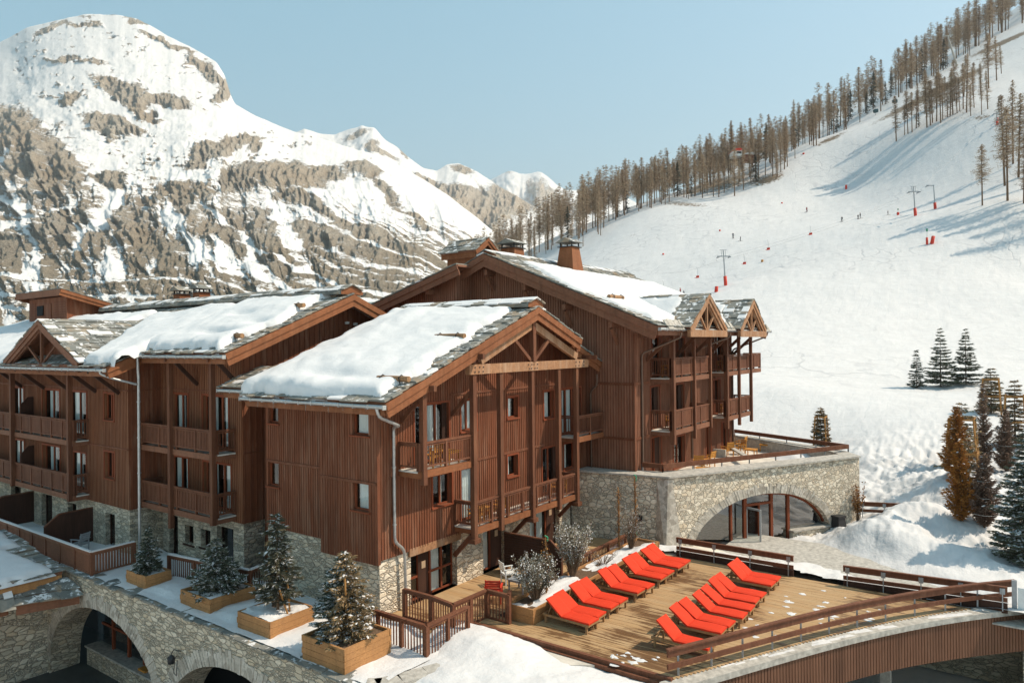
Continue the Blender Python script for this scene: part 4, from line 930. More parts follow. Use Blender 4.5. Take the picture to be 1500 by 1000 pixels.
# inside the arcade
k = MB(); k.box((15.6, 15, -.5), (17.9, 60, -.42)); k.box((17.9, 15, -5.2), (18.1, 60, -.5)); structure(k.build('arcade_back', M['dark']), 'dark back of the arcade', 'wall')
sf = thing('glazed_front', 'dark glazed front with red brown frames on a low stone wall inside the arch', 'glazing', (16.2, 33, -5.2), world=True)
k = MB(); k.box((15.75, 29.6, -5.2), (16.35, 37, -4.35)); k.build('stone_base', M['stone'], sf); k = MB(); k.box((15.65, 29.5, -4.35), (16.4, 37, -4.27)); k.build('stone_sill', M['concrete'], sf)
k = MB()
for y in (29.7, 31.2, 32.5, 33.9, 35.4): k.box((16.2, y-.07, -4.27), (16.33, y+.07, -.5))
for y in (29.75, 31.15): k.box((16.22, y-.3, -4.27), (16.3, y+.3, -.5))
k.box((16.21, 29.7, -3.3), (16.31, 36.5, -3.2)); k.build('frame', M['frame'], sf); k = MB(); k.quad((16.26, 29.7, -4.27), (16.26, 37, -4.27), (16.26, 37, -.5), (16.26, 29.7, -.5)); k.build('pane', M['glass'], sf)
k = MB(); k.box((15.8, 31.6, -4.26), (16.15, 32.2, -4.18)); tag(k.build('wooden_tray', M['chair']), 'small orange wooden tray on the low sill inside the arch', 'tray')
ln = thing('wall_lantern', 'small black wall lantern on the pier between the two arches', 'lantern', (14.25, 26.6, -2.5), world=True)
k = MB(); q = U(262, 958, x=14.22); k.tube([q+Vector((.06, 0, .1)), q+Vector((-.2, 0, .25)), q+Vector((-.3, 0, .1))], .02, 6); k.lathe([(.02, .1), (.14, 0), (.12, -.22), (.0, -.26)], q+Vector((-.3, 0, 0)), 8); k.build('lamp_head', M['black'], ln)
k = MB(); k.tube([q+Vector((.04, .2, -.1)), q+Vector((-.05, .2, -.2)), q+Vector((-.05, .28, -.75)), q+Vector((-.05, .1, -.8)), q+Vector((-.05, .02, -.2))], .015, 5); k.build('bracket', M['black'], ln)
# low building at the lower left
LB = thing('low_stone_building', 'low stone building at the lower left corner under a snow covered slate roof', 'building', (8, 38, -5.2), world=True)
wall(LB, Map('x', 37.6), -6, 14.3, -5.2, -.4, (), mats=('stonew', 'stonew'), pitch=None, name='wall')
ra_, frl, PL = roof_slab(LB, (13.95, 34.9, .1), (-8, 34.9, .1), (13.95, 41.8, .95), (-8, 41.8, .95), (False, False), lambda S, T: np.minimum(np.minimum(S-.02-.18*T*(T < 4)-.3, 21-S), np.minimum(T-.05, 6.9-T)), .2, .4, gut=False, eavebd=True, tile=.55, fasc='planter', wav=.6)
roof_slab(LB, (14.2, 33.75, -.78), (11.85, 34.55, -.78), (13.98, 34.86, -.2), (11.85, 34.95, -.2), (False, False), None, 0, gut=False, tile=.5, fasc='fasciad')
roof_slab(LB, (11.84, 34.55, -.78), (0, 35.2, -.78), (11.84, 34.95, -.2), (0, 35.8, -.2), (False, False), None, 0, gut=False, tile=.5, fasc='fasciad')
k = MB(); k.box((-6, 35.2, -1.1), (13.9, 37.6, -.95)); k.build('soffit', M['darkwood'], LB)
# ---------------------------------------------------------------- curved stone terrace wall under the right chalet
TW = thing('stone_terrace_wall', 'tall pale stone terrace wall with a wide glazed arch under the right chalet', 'wall', (38, 11.8, -.8), world=True)
ml_ = MapL((33.2, 14.7), (44.9, 8.2)); AC, ARX_, ARZ_, AZS = 6.2, 4.85, 2.68, -.83
k = MB(); aa = np.unique(np.concatenate([np.linspace(0, ml_.L, 60), [AC-ARX_*.9999, AC+ARX_*.9999], AC+ARX_*np.cos(np.linspace(0, math.pi, 40))]))
bow = lambda a: .3*math.sin(math.pi*a/ml_.L)
def it2(a): return AZS+ARZ_*math.sqrt(max(0, 1-((a-AC)/ARX_)**2)) if abs(a-AC) < ARX_ else -1.6
for a, b in zip(aa, aa[1:]): k.quad(ml_(a, 0, it2(a)), ml_(b, 0, it2(b)), ml_(b, 0, 3.24), ml_(a, 0, 3.24)); k.quad(ml_(a, -.6, it2(a)), ml_(b, -.6, it2(b)), ml_(b, -.6, 3.24), ml_(a, -.6, 3.24)); k.quad(ml_(a, 0, it2(a)), ml_(b, 0, it2(b)), ml_(b, -.6, it2(b)), ml_(a, -.6, it2(a)))
lw = [(33.2, 14.7), (32.85, 16.4), (32.45, 18.8), (32.3, 19.8)]
for a, b in zip(lw, lw[1:]): k.quad((*a, -.7), (*b, -.7), (*b, 3.24), (*a, 3.24))
rw_ = [(44.9, 8.2), (46.6, 9.4), (50.8, 16.8), (51, 20)]
for a, b in zip(rw_, rw_[1:]): k.quad((*a, -1.6), (*b, -1.6), (*b, 3.24), (*a, 3.24))
k.build('wall', M['stonew'], TW)
k = MB()   # battered corner
k.add([(33.2-.55, 14.7-.05, -.7), (33.2+.35, 14.7-.6, -.7), (33.2+.12, 14.7-.12, 3.2), (33.2-.06, 14.7+.02, 3.2), (33.1, 15.5, -.7), (33.1, 15.3, 3.2)], [(0, 1, 2, 3), (0, 3, 5, 4)]); k.build('corner_stones', M['vous'], TW)
arch_ring(TW, ml_, AC, AZS, ARX_, ARZ_, .02, .62, .52, 96)
k = MB(); 
top = [(32.3, 19.8), (32.45, 18.8), (32.85, 16.4), (33.2, 14.7), (36.9, 12.55), (41.0, 10.3), (44.9, 8.2), (46.6, 9.4), (50.8, 16.8)]
inn = [(34, 19.8), (34, 18.8), (33.9, 17.0), (34.2, 15.6), (37.4, 13.5), (41.5, 11.2), (45.0, 9.3), (45.8, 9.9), (49.8, 17)]
for (a, b), (c, d) in zip(zip(top, top[1:]), zip(inn, inn[1:])):
    ex = lambda p, i: Vector((p[0]-(.1 if p[0] < 34 else .05), p[1]-.09, 0))
    k.hexa([(*ex(a, 0)[:2], 3.24), (*ex(b, 0)[:2], 3.24), (*d, 3.24), (*c, 3.24), (*ex(a, 0)[:2], 3.33), (*ex(b, 0)[:2], 3.33), (*d, 3.33), (*c, 3.33)])
    k.quad((*c, 2.6), (*d, 2.6), (*d, 3.3), (*c, 3.3))
k.build('coping', M['concrete'], TW)
k = MB(); k.prism([(34.0, 19.0), (34.2, 15.6), (41.5, 11.2), (45.4, 9.4), (50.4, 17.2), (50.4, 30), (34, 30)] and [Vector((*p, 2.5)) for p in [(34.0, 19.0), (34.2, 15.6), (41.5, 11.2), (45.4, 9.4), (50.4, 17.2), (50.4, 30), (34, 30)]], (0, 0, .1)); structure(k.build('upper_terrace', M['paving']), 'terrace floor under the right chalet', 'terrace')
sheet('upper_terrace_snow', 43.5, 50, 9.8, 15.5, .15, lambda X, Y: 2.35+.75*np.exp(-((X-47.2)**2/3.2+(Y-12.2)**2/2.6))+.1*fbm(X, Y, 2, 4), 'snowg', label='snow pile left on the upper terrace', cat='snow')
sep = MB(); sep.box((44.6, 15.9, 2.6), (44.75, 16.7, 3.1)); sep.beam((42.6, 13.9, 3.1), (45.4, 15.7, 3.1), .3, .1); tag(sep.build('terrace_ledge', M['concrete']), 'low pale ledge dividing the upper terrace', 'ledge')
tr_ = thing('terrace_railing', 'single-plank brown rail on short steel stubs along the stone terrace coping', 'railing', (40, 13, 3.3), world=True)
pts = [(34.1, 16.55, 3.62), (34.05, 15.4, 3.62), (46.3, 9.05, 3.62), (50.2, 17.2, 3.62)]
k = MB()
for a, b in zip(pts, pts[1:]): k.beam(a, b, .12, .24)
k.build('plank', M['rail'], tr_)
k = MB()
for a, b in zip(pts, pts[1:]):
    a, b = Vector(a), Vector(b); n = max(1, int((b-a).length/1.9))
    for i in range(n+1): k = MB(); p = a+(b-a)*(i/n); k.beam(p-Vector((0, 0, .34)), p, .06, .06); k.build('railing_post', M['steel'], tr_)
# glazing in the arch
GA = thing('arched_glazing', 'arched glass front with brown frames and an open door leaf in the stone wall', 'glazing', (38.6, 11.6, -.8), world=True)
def glo(a): return it2(a)-.0
gl2 = Map; gd = -.42
k = MB()
for a, w_ in ((4.2, .12), (5.15, .2), (7.0, .17), (8.2, .17)): k.hexa([ml_(a-w_/2, gd, -.85), ml_(a+w_/2, gd, -.85), ml_(a+w_/2, gd+.14, -.85), ml_(a-w_/2, gd+.14, -.85)]+[ml_(a-w_/2, gd, it2(a)), ml_(a+w_/2, gd, it2(a)), ml_(a+w_/2, gd+.14, it2(a)), ml_(a-w_/2, gd+.14, it2(a))])
k.beam(ml_(5.2, gd+.07, 1.28), ml_(7.0, gd+.07, 1.28), .13, .13); k.beam(ml_(6.15, gd+.07, -.85), ml_(6.15, gd+.07, 1.28), .1, .1); k.beam(ml_(1.4, gd+.07, -.75), ml_(4.2, gd+.07, -.75), .1, .12)
tt = np.linspace(.25, math.pi-.2, 40)
for t0, t1 in zip(tt, tt[1:]):
    f = lambda t: ml_(AC+(ARX_-.04)*math.cos(t), gd+.07, AZS+(ARZ_-.04)*math.sin(t)); k.beam(f(t0), f(t1), .14, .1, up=ml_.n)
k.build('frame', M['frame'], GA)
k = MB(); arc = [ml_(AC+(ARX_-.02)*math.cos(t), gd+.06, AZS+(ARZ_-.02)*math.sin(t)) for t in np.linspace(0, math.pi, 41)]
for i in range(40):
    a_, b_ = arc[i], arc[i+1]; am = ((Vector(a_)+Vector(b_))/2-ml_.A).dot(ml_.d)
    zb0 = 1.28 if 5.2 < am < 6.15 else -.85
    k.quad(a_, b_, (b_.x, b_.y, zb0), (a_.x, a_.y, zb0))
k.build('pane', M['glass2'], GA)
k = MB(); h0 = ml_(5.25, gd+.1, 0); dr = (ml_.n*1.0+ml_.d*.12).normalized()
k.beam(Vector((h0.x, h0.y, -.82)), Vector((h0.x, h0.y, 1.2)), .08, .08); e = h0+dr*.9
k.beam(Vector((e.x, e.y, -.82)), Vector((e.x, e.y, 1.2)), .08, .08)
for z in (-.8, 1.17): k.beam((h0.x, h0.y, z), (e.x, e.y, z), .06, .1)
do = k.build('door', M['steel'], GA); k = MB(); k.quad((h0.x, h0.y, -.8), (e.x, e.y, -.8), (e.x, e.y, 1.15), (h0.x, h0.y, 1.15)); k.build('pane', M['glass'], do)
k = MB(); k.hexa([ml_(8.25, -.6, -1.2), ml_(11.0, -.6, -1.2), ml_(11.0, .02, -1.2), ml_(8.25, .02, -1.2)]+[ml_(8.25, -.6, -.42), ml_(11.0, -.6, -.42), ml_(11.0, .02, -.42), ml_(8.25, .02, -.42)]); k.build('stone_base', M['stonew'], GA)
k = MB(); k.hexa([ml_(8.2, -.65, -.42), ml_(11.0, -.65, -.42), ml_(11.0, .1, -.42), ml_(8.2, .1, -.42)]+[ml_(8.2, -.65, -.35), ml_(11.0, -.65, -.35), ml_(11.0, .1, -.35), ml_(8.2, .1, -.35)]); k.build('stone_sill', M['concrete'], GA)
k = MB(); f = lambda a, o, z: ml_(a, o, z)
k.quad(f(.8, -5, -.9), f(12, -5, -.9), f(12, -5, 2.4), f(.8, -5, 2.4)); k.quad(f(.8, -.7, -.86), f(12, -.7, -.86), f(12, -5, -.86), f(.8, -5, -.86)); k.quad(f(.8, -.7, 2.4), f(12, -.7, 2.4), f(12, -5, 2.4), f(.8, -5, 2.4))
for e in (.8, 12): k.quad(f(e, -.7, -.9), f(e, -5, -.9), f(e, -5, 2.4), f(e, -.7, 2.4))
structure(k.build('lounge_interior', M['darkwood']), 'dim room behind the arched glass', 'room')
tag((lambda k: (k.hexa([ml_(11.0, .0, -.95), ml_(11.75, .0, -.95), ml_(11.75, .6, -.95), ml_(11.0, .6, -.95)]+[ml_(11.1, .05, .1), ml_(11.6, .05, .1), ml_(11.6, .5, .1), ml_(11.1, .5, .1)]), k.hexa([ml_(11.05, .0, .1), ml_(11.65, .0, .1), ml_(11.65, .55, .1), ml_(11.05, .55, .1)]+[ml_(11.05, .0, .2), ml_(11.65, .0, .2), ml_(11.65, .55, .2), ml_(11.05, .55, .2)]), k.build('dark_bin', M['black']))[2])(MB()), 'black tapered bin standing at the right foot of the stone arch', 'bin')
# small vent in the flank of the stone wall
k = MB(); q = U(937, 758, x=32.95); k.box((q.x-.08, q.y-.16, q.z-.14), (q.x, q.y+.16, q.z+.14)); tag(k.build('wall_vent', M['dark']), 'small dark square vent in the stone flank behind the loungers', 'vent')
# ================================================================ FENCES
def fence(label, runs, h=1.05, style='open', snow=True, every=1.6, name='fence', clear=.1):
    t = thing(name, label, 'fence', Vector(runs[0][0]), world=True)
    done_ = []
    for P, Q in runs:
        P, Q = Vector(P), Vector(Q); L = (Q-P).length
        k = MB(); rail_seg(k, P, Q, h, style, 0, clear); k.build('fence_panel', M['rail'] if style == 'open' else M['fasciad'], t)
        n = max(1, int(round(L/every)))
        for i in range(n+1):
            p = P+(Q-P)*(i/n)
            if any((p-q).length < .2 for q in done_): continue
            done_.append(p); k = MB(); k.beam(p-Vector((0, 0, .15)), p+Vector((0, 0, h-.03)), .12, .12, up=(Q-P)); k.build('fence_post', M['rail'], t)
        if snow:
            k = MB(); k.beam(P+Vector((0, 0, h+.025)), Q+Vector((0, 0, h+.025)), .13, .05); k.build('snow_cap', M['snowg'], t)
    return t
fence('long dark slatted terrace fence with a white snow strip along its rail', [((14.5, 60, -.05), (14.5, 33.55, -.05)), ((14.5, 33.55, -.05), (16.4, 33.65, -.05))], 1.08, 'slat')
fence('short dark fence half hidden behind the large spruce planter, against the stone base', [((16.4, 30.6, -.1), (17.1, 25.7, -.1)), ((17.1, 25.7, -.1), (18.3, 26.0, -.1))], 1.05, 'open')
fence('reddish baluster fence in the foreground turning a corner beside the snow heap', [((16.92, 20.3, -.2), (16.92, 15.87, -.2)), ((16.92, 15.87, -.2), (19.0, 15.87, -.2))], 1.2, 'open', False, 1.0)
fence('inner reddish handrail fence stepping from the chalet corner down to the deck planter', [((18.9, 18.8, -.1), (18.9, 17.45, -.1)), ((18.9, 17.45, -.1), (18.72, 16.3, -.1)), ((18.72, 16.3, -.1), (20.55, 16.25, -.1)), ((20.55, 16.25, -.1), (20.55, 15.25, -.1)), ((20.55, 15.25, -.1), (20.95, 15.5, -.1))], 1.15, 'open', False, 1.2)
fence('low brown rail between the deck planter and the ground floor doors', [((26.2, 16.2, -.1), (31.4, 16.2, -.1))], .75, 'open', False, 1.7)
def screen(label, mk, base):
    t = thing('privacy_screen', label, 'screen', base, world=True); mk(t); return t
def s1_(t):
    k = MB()
    for i in range(14): k.box((25.56, 16.75, .1+i*.105), (25.6, 19.2, .195+i*.105))
    k.prism([(25.56, 16.2, .1), (25.56, 16.75, .1), (25.56, 16.75, 1.56), (25.56, 16.2, 1.1)], (.04, 0, 0)); k.build('slat_panel', M['darkwood'], t)
    k = MB()
    for y in (16.25, 17.6, 19.1): k.box((25.6, y-.05, -.1), (25.7, y+.05, 1.0 if y < 16.5 else 1.5))
    k.beam((25.6, 16.75, 1.58), (25.6, 19.2, 1.58), .1, .05); k.beam((25.6, 16.15, 1.1), (25.6, 16.75, 1.58), .1, .05); k.build('screen_frame', M['post'], t)
screen('dark slatted privacy screen standing behind the shrubs, square to the middle chalet', s1_, (25.6, 17.7, 0))
for y, lab in ((39.1, 'dark wooden privacy screen with a sloped corner nearest the corner of the terrace fence'), (46.4, 'dark wooden privacy screen with a sloped corner, cut by the left edge of the picture')):
    def s2_(t, y=y):
        k = MB(); k.prism([(17.0, y, .1), (14.75, y, .1), (14.75, y, 1.25), (15.4, y, 1.75), (17.0, y, 1.78)], (0, .06, 0)); k.build('board_panel', M['darkwood'], t)
        k = MB(); k.beam((14.75, y+.03, 1.27), (15.4, y+.03, 1.78), .09, .05); k.beam((15.4, y+.03, 1.79), (17, y+.03, 1.82), .09, .05); k.build('top_rail', M['post'], t)
    screen(lab, s2_, (16, y, 0))
# ================================================================ SUN LOUNGERS
def bev(o, wd=.02, sg=2):
    import bmesh
    bm = bmesh.new(); bm.from_mesh(o.data); bmesh.ops.bevel(bm, geom=bm.edges[:], offset=wd, segments=sg, affect='EDGES', profile=.6); bm.to_mesh(o.data); bm.free()
    for p in o.data.polygons: p.use_smooth = True
    return o
LW = .68
def make_lounger(ang=38):
    t = thing('sun_lounger', '', 'sun lounger')
    k = MB()
    for x in (-LW/2+.03, LW/2-.03): k.box((x-.022, 0, .25), (x+.022, 1.95, .33))
    for y in (.02, 1.93): k.box((-LW/2+.05, y-.02, .26), (LW/2-.05, y+.02, .32))
    for i in range(11): y = .07+i*.1; k.box((-LW/2+.055, y, .31), (LW/2-.055, y+.07, .33))
    k.build('frame', M['teak'], t)
    for x in (-LW/2+.03, LW/2-.03):
        for y in (.1, 1.82): k = MB(); k.hexa([(x-.025, y-.03, 0), (x+.025, y-.03, 0), (x+.025, y+.03, 0), (x-.025, y+.03, 0), (x-.03, y-.04, .26), (x+.03, y-.04, .26), (x+.03, y+.04, .26), (x-.03, y+.04, .26)]); k.build('leg', M['teak'], t)
    a = R(ang); hy = 1.18; d = Vector((0, math.cos(a), math.sin(a))); n = Vector((0, -math.sin(a), math.cos(a))); O = Vector((0, hy, .335))
    k = MB()
    for x in (-LW/2+.09, LW/2-.09): k.beam(O+Vector((x, 0, 0)), O+Vector((x, 0, 0))+d*.78, .04, .03, up=n)
    for i in range(7): p = O+d*(.06+i*.11); k.beam(p-Vector((LW/2-.07, 0, 0)), p+Vector((LW/2-.07, 0, 0)), .07, .018, up=n)
    p = O+d*.55; k.beam(p+Vector((-.2, 0, 0)), Vector((-.2, 1.78, .3)), .03, .03); k.beam(p+Vector((.2, 0, 0)), Vector((.2, 1.78, .3)), .03, .03)
    k.build('backrest_frame', M['teak'], t)
    k = MB(); w = LW/2-.01; nx, ny = 6, 10
    def pad(O, d, n, L, th):
        vs = []; fs = []
        for i in range(ny+1):
            for j in range(nx+1):
                u = i/ny; v = j/nx*2-1; e = min(u, 1-u)*ny/1.3; e2 = (1-abs(v))*nx/2/.8
                hgt = th*(.72+.28*min(1, e, e2)**.5)+.006*math.sin(u*9+v*4)
                vs.append(O+Vector((v*w, 0, 0))+d*(u*L)+n*hgt)
        m0 = len(vs); vs += [O+Vector((j/nx*2*w-w, 0, 0))+d*(i/ny*L)+n*.0 for i in range(ny+1) for j in range(nx+1)]
        for i in range(ny):
            for j in range(nx): q = i*(nx+1)+j; fs.append((q, q+1, q+nx+2, q+nx+1))
        rim = [j for j in range(nx+1)]+[(i)*(nx+1)+nx for i in range(1, ny+1)]+[ny*(nx+1)+j for j in range(nx-1, -1, -1)]+[i*(nx+1) for i in range(ny-1, 0, -1)]
        for p, q in zip(rim, rim[1:]+rim[:1]): fs.append((p, p+m0, q+m0, q))
        return vs, fs
    k = MB(); k.add(*pad(Vector((0, -.01, .335)), Vector((0, 1, 0)), Vector((0, 0, 1)), 1.17, .082), 0, False); o = k.build('seat_cushion', M['redfab'], t)
    k = MB(); k.add(*pad(O+n*.012, d, n, .80, .082), 0, False); o = k.build('back_cushion', M['redfab'], t)
    return t
protos = [make_lounger(38), make_lounger(35), make_lounger(41.5)]; usedp = set()
r1x = [21.6, 22.3, 23.3, 23.98, 25.3, 25.99, 27.3, 28.0, 29.05, 29.74]
r2x = [21.93, 23.39, 24.07, 25.06, 25.93, 26.78, 27.48, 28.99, 29.69]
ordn = ['first', 'second', 'third', 'fourth', 'fifth', 'sixth', 'seventh', 'eighth', 'ninth', 'tenth']
used = False
for row, xs_, y in ((0, r1x, 12.4), (1, r2x, 8.38)):
    for i, x in enumerate(xs_):
        pk = (i*7+row*2+i//3) % 3; o = protos[pk] if pk not in usedp else copy_tree(protos[pk]); usedp.add(pk)
        o.location = (x, y+random.uniform(-.09, .09), .005); o.rotation_euler.z = R(random.uniform(-2.5, 2.5))
        o['group'] = 'red sun loungers in two rows on the deck'
        if row == 0: o['label'] = f'red lounger in the row whose backrests face the planter, {ordn[i]} counted from the snow heap'
        else: o['label'] = f'red lounger in the outer row beside the curved rim, {ordn[i]} counted from the snow heap'
        if row == 1 and i == 0: o['label'] = 'single red lounger with its empty wooden frame showing, nearest the deck corner'
# ================================================================ PLANTERS
def planter(label, x0, x1, y0, y1, z0, h, rows=3, snowy=.5, mat='planter'):
    t = thing('planter_box', label, 'planter', ((x0+x1)/2, (y0+y1)/2, z0), world=True, group='larch plank planters')
    ph = h/rows
    for sd, (a, b) in enumerate((((x0, y0), (x0, y1)), ((x0, y0), (x1, y0)), ((x1, y0), (x1, y1)), ((x0, y1), (x1, y1)))):
        k = MB()
        for i in range(rows):
            zz = z0+i*ph; g = .008; e = .05 if (i+sd) % 2 else 0.0
            if sd in (0, 2): x = a[0]; k.box((x-.035+.001*i, y0-e, zz+g), (x+.035+.001*i, y1+e, zz+ph))
            else: y = a[1]; k.box((x0+.037-e, y-.035+.001*i, zz+g), (x1-.037+e, y+.035+.001*i, zz+ph))
        k.build('plank_side', M[mat], t)
    X, Y = np.meshgrid(np.linspace(x0+.03, x1-.03, 18), np.linspace(y0+.03, y1-.03, 18 if y1-y0 < 4 else 18), indexing='ij')
    Z = z0+h-.1+.05*fbm(X*3, Y*3, 2, 3); idx = np.arange(324).reshape(18, 18); fs = np.stack([idx[:-1, :-1], idx[1:, :-1], idx[1:, 1:], idx[:-1, 1:]], -1).reshape(-1, 4)
    k = MB(); k.add(np.stack([X.ravel(), Y.ravel(), Z.ravel()], 1).tolist(), fs.tolist(), 0, True); k.build('soil', M['bark'], t)
    n = 40; X, Y = np.meshgrid(np.linspace(x0+.02, x1-.02, n), np.linspace(y0+.02, y1-.02, n), indexing='ij')
    Z = z0+h-.1+.05*fbm(X*3, Y*3, 2, 3)+.16*(fbm(X*1.1+7, Y*1.1, 8, 4)+snowy-.35); idx = np.arange(n*n).reshape(n, n); fs = np.stack([idx[:-1, :-1], idx[1:, :-1], idx[1:, 1:], idx[:-1, 1:]], -1).reshape(-1, 4)
    k = MB(); k.add(np.stack([X.ravel(), Y.ravel(), Z.ravel()], 1).tolist(), fs.tolist(), 0, True); k.build('snow_patch', M['snowg'], t)
    return t
planter('wooden planter farthest left, holding the small dark spruce by the terrace fence', 14.95, 16.0, 29.75, 31.3, -.02, .56)
planter('wooden planter holding the broad snow-dusted spruce, second from the left', 14.92, 16.8, 24.95, 26.95, -.02, .58)
planter('wooden planter with snow on its soil holding the staked pine', 14.8, 16.6, 21.1, 22.95, -.02, .62, 3, .62)
planter('largest wooden planter in the foreground, holding the browned spruce', 14.55, 16.45, 17.05, 19.0, -.02, .78, 4, .2)
planter('long wooden planter behind the loungers, full of snowy shrubs', 20.95, 31.45, 14.5, 15.6, -.02, .56, 2, .45)
# ================================================================ TREES IN THE FOREGROUND
def rnd(a, b): return random.uniform(a, b)
def conifer(name, label, loc, h, rad, nw=14, per=9, base=.12, droop=.25, nl=.1, dens=26, mats=('bark', 'needle'), snow=.0, brown=0.0, browndir=None, group=None, cat='spruce', lean=(0, 0), crown_pow=1.0, gap=.0, sd=1, nwid=.012, tr=.05, up=.0, frost=.0):
    random.seed(sd); t = thing(name, label, cat, loc, group=group)
    k = MB(); ax = lambda q: Vector((lean[0]*q*h, lean[1]*q*h, q*h)); k.tube([ax(q) for q in (0, .25, .5, .75, 1)], [tr*h/3, tr*h/3*.8, tr*h/3*.55, tr*h/3*.3, .008], 7); k.build('trunk', M[mats[0]], t)
    tw = MB(); nd = MB()
    for i in range(nw):
        q = base+(1-base)*(i+.5*rnd(.5, 1.2))/nw; L0 = rad*((1-q)/(1-base))**crown_pow+.05
        m_ = max(3, int(per*(1-.5*q)))
        a0 = rnd(0, 6.28)
        for j in range(m_):
            if random.random() < gap: continue
            az = a0+6.283*j/m_+rnd(-.3, .3); L = L0*rnd(.65 if up < 1 else .3, 1.12 if up < 1 else 1.3); zz = q*h+rnd(-.5, .5)*h/nw*(1-q*.5)
            d = Vector((math.cos(az), math.sin(az), 0)); s = d.cross(Vector((0, 0, 1)))
            P0 = ax(q)+Vector((0, 0, zz-q*h)); pts = []
            for u in (0, .35, .7, 1): pts.append(P0+d*(L*u)+Vector((0, 0, L*(up*u-droop*u+.42*droop*u*u*2)))+s*rnd(-.03, .03)*L)
            tw.tube(pts, [.014*h/3, .01*h/3, .007*h/3, .003], 4, 0, False)
            nn = max(5, int(dens*L/max(.25, rad)*rad*1.6))
            bd = brown > 0 and random.random() < brown*(1.0 if browndir is None else max(0, min(1, .5+1.1*d.dot(Vector(browndir))))+.15)
            for u_ in range(nn):
                u = .1+.95*(u_+random.random())/nn; u = min(u, 1.02); sgm = min(2, int(u*3)); v = (u-[0, .35, .7][sgm])/.35 if sgm < 2 else (u-.7)/.3
                p = pts[sgm].lerp(pts[sgm+1], min(1, v)); lat = rnd(-1, 1)*(.34*L*(1-u*.75))
                p = p+s*lat-Vector((0, 0, abs(lat)*.18))+Vector((0, 0, rnd(-.03, .03)))
                dirv = (d*rnd(.3, 1)+s*(lat/L*2.5+rnd(-.55, .55))+Vector((0, 0, rnd(-.35, .25)))).normalized(); ll = nl*rnd(.7, 1.5); wv = dirv.cross(Vector((rnd(-1, 1), rnd(-1, 1), 1))).normalized()*nwid*2.2
                mi = 2 if bd and random.random() < .85 else (1 if frost and random.random() < frost else 0)
                nd.add([p-wv, p+wv, p+dirv*ll], [(0, 1, 2)], mi)
                w2 = dirv.cross(wv).normalized()*nwid*2.2; nd.add([p-w2, p+w2, p+dirv*ll*.9], [(0, 1, 2)], mi)
                if snow and random.random() < snow:
                    e = rnd(.025, .06)*(.6+h/5); up_ = Vector((0, 0, .012)); c = p+up_; f = dirv*e; g = s*e*.7; nd.add([c-f-g, c+f-g*.6, c+f*1.1+g, c-f*.8+g, c+Vector((0, 0, e*.55))], [(0, 1, 4), (1, 2, 4), (2, 3, 4), (3, 0, 4)], 1, True)
    tw.build('branch_foliage', M[mats[0]], t); nd.build('foliage', [M[mats[1]], M['snowg'], M['needleb']], t)
    return t
conifer('spruce_tree', 'small dark green spruce in the farthest left planter', (15.45, 30.5, .45), 1.95, .62, 13, 9, .06, .2, .12, 60, snow=.03, sd=11, frost=.12)
conifer('spruce_tree', 'broad dark spruce with snow lying on its drooping branches', (15.8, 25.9, .45), 2.1, 1.2, 13, 11, .05, .3, .14, 60, snow=.09, sd=12, crown_pow=.8, frost=.17)
pt = conifer('pine_tree', 'tall loose pine tied to wooden stakes, left of the browned spruce', (15.75, 22.0, .5), 3.5, .78, 18, 8, .12, -.28, .15, 58, mats=('barkl', 'pine'), snow=.008, brown=.1, frost=.09, sd=13, cat='pine', crown_pow=.55, gap=.12)
conifer('spruce_tree', 'half browned spruce dusted with snow in the largest foreground planter', (15.45, 18.05, .6), 2.75, 1.08, 18, 12, .05, .16, .12, 78, snow=.07, frost=.22, brown=.95, browndir=(-.05, -1, 0), sd=14, crown_pow=.62, nwid=.010, gap=.08)
for i, (x, y, h, dx, dy, lab) in enumerate(((15.95, 21.75, 1.5, .06, -.1, 'wooden stake leaning by the pine trunk, the taller of the two'), (15.55, 21.6, .95, .3, -.05, 'short wooden stake slanting in the snowy pine planter'))):
    k = MB(); k.tube([(x+dx, y+dy, .45), (x, y, .45+h)], .035, 7); tag(k.build('tree_stake', M['stake']), lab, 'stake')
k = MB(); k.tube([(15.35, 17.8, .6), (15.2, 17.75, 2.6)], .035, 7); k.tube([(15.6, 17.6, .7), (15.35, 17.75, 1.9)], .03, 7); tag(k.build('tree_support', M['stake']), 'wooden support poles showing through the browned spruce', 'stake')
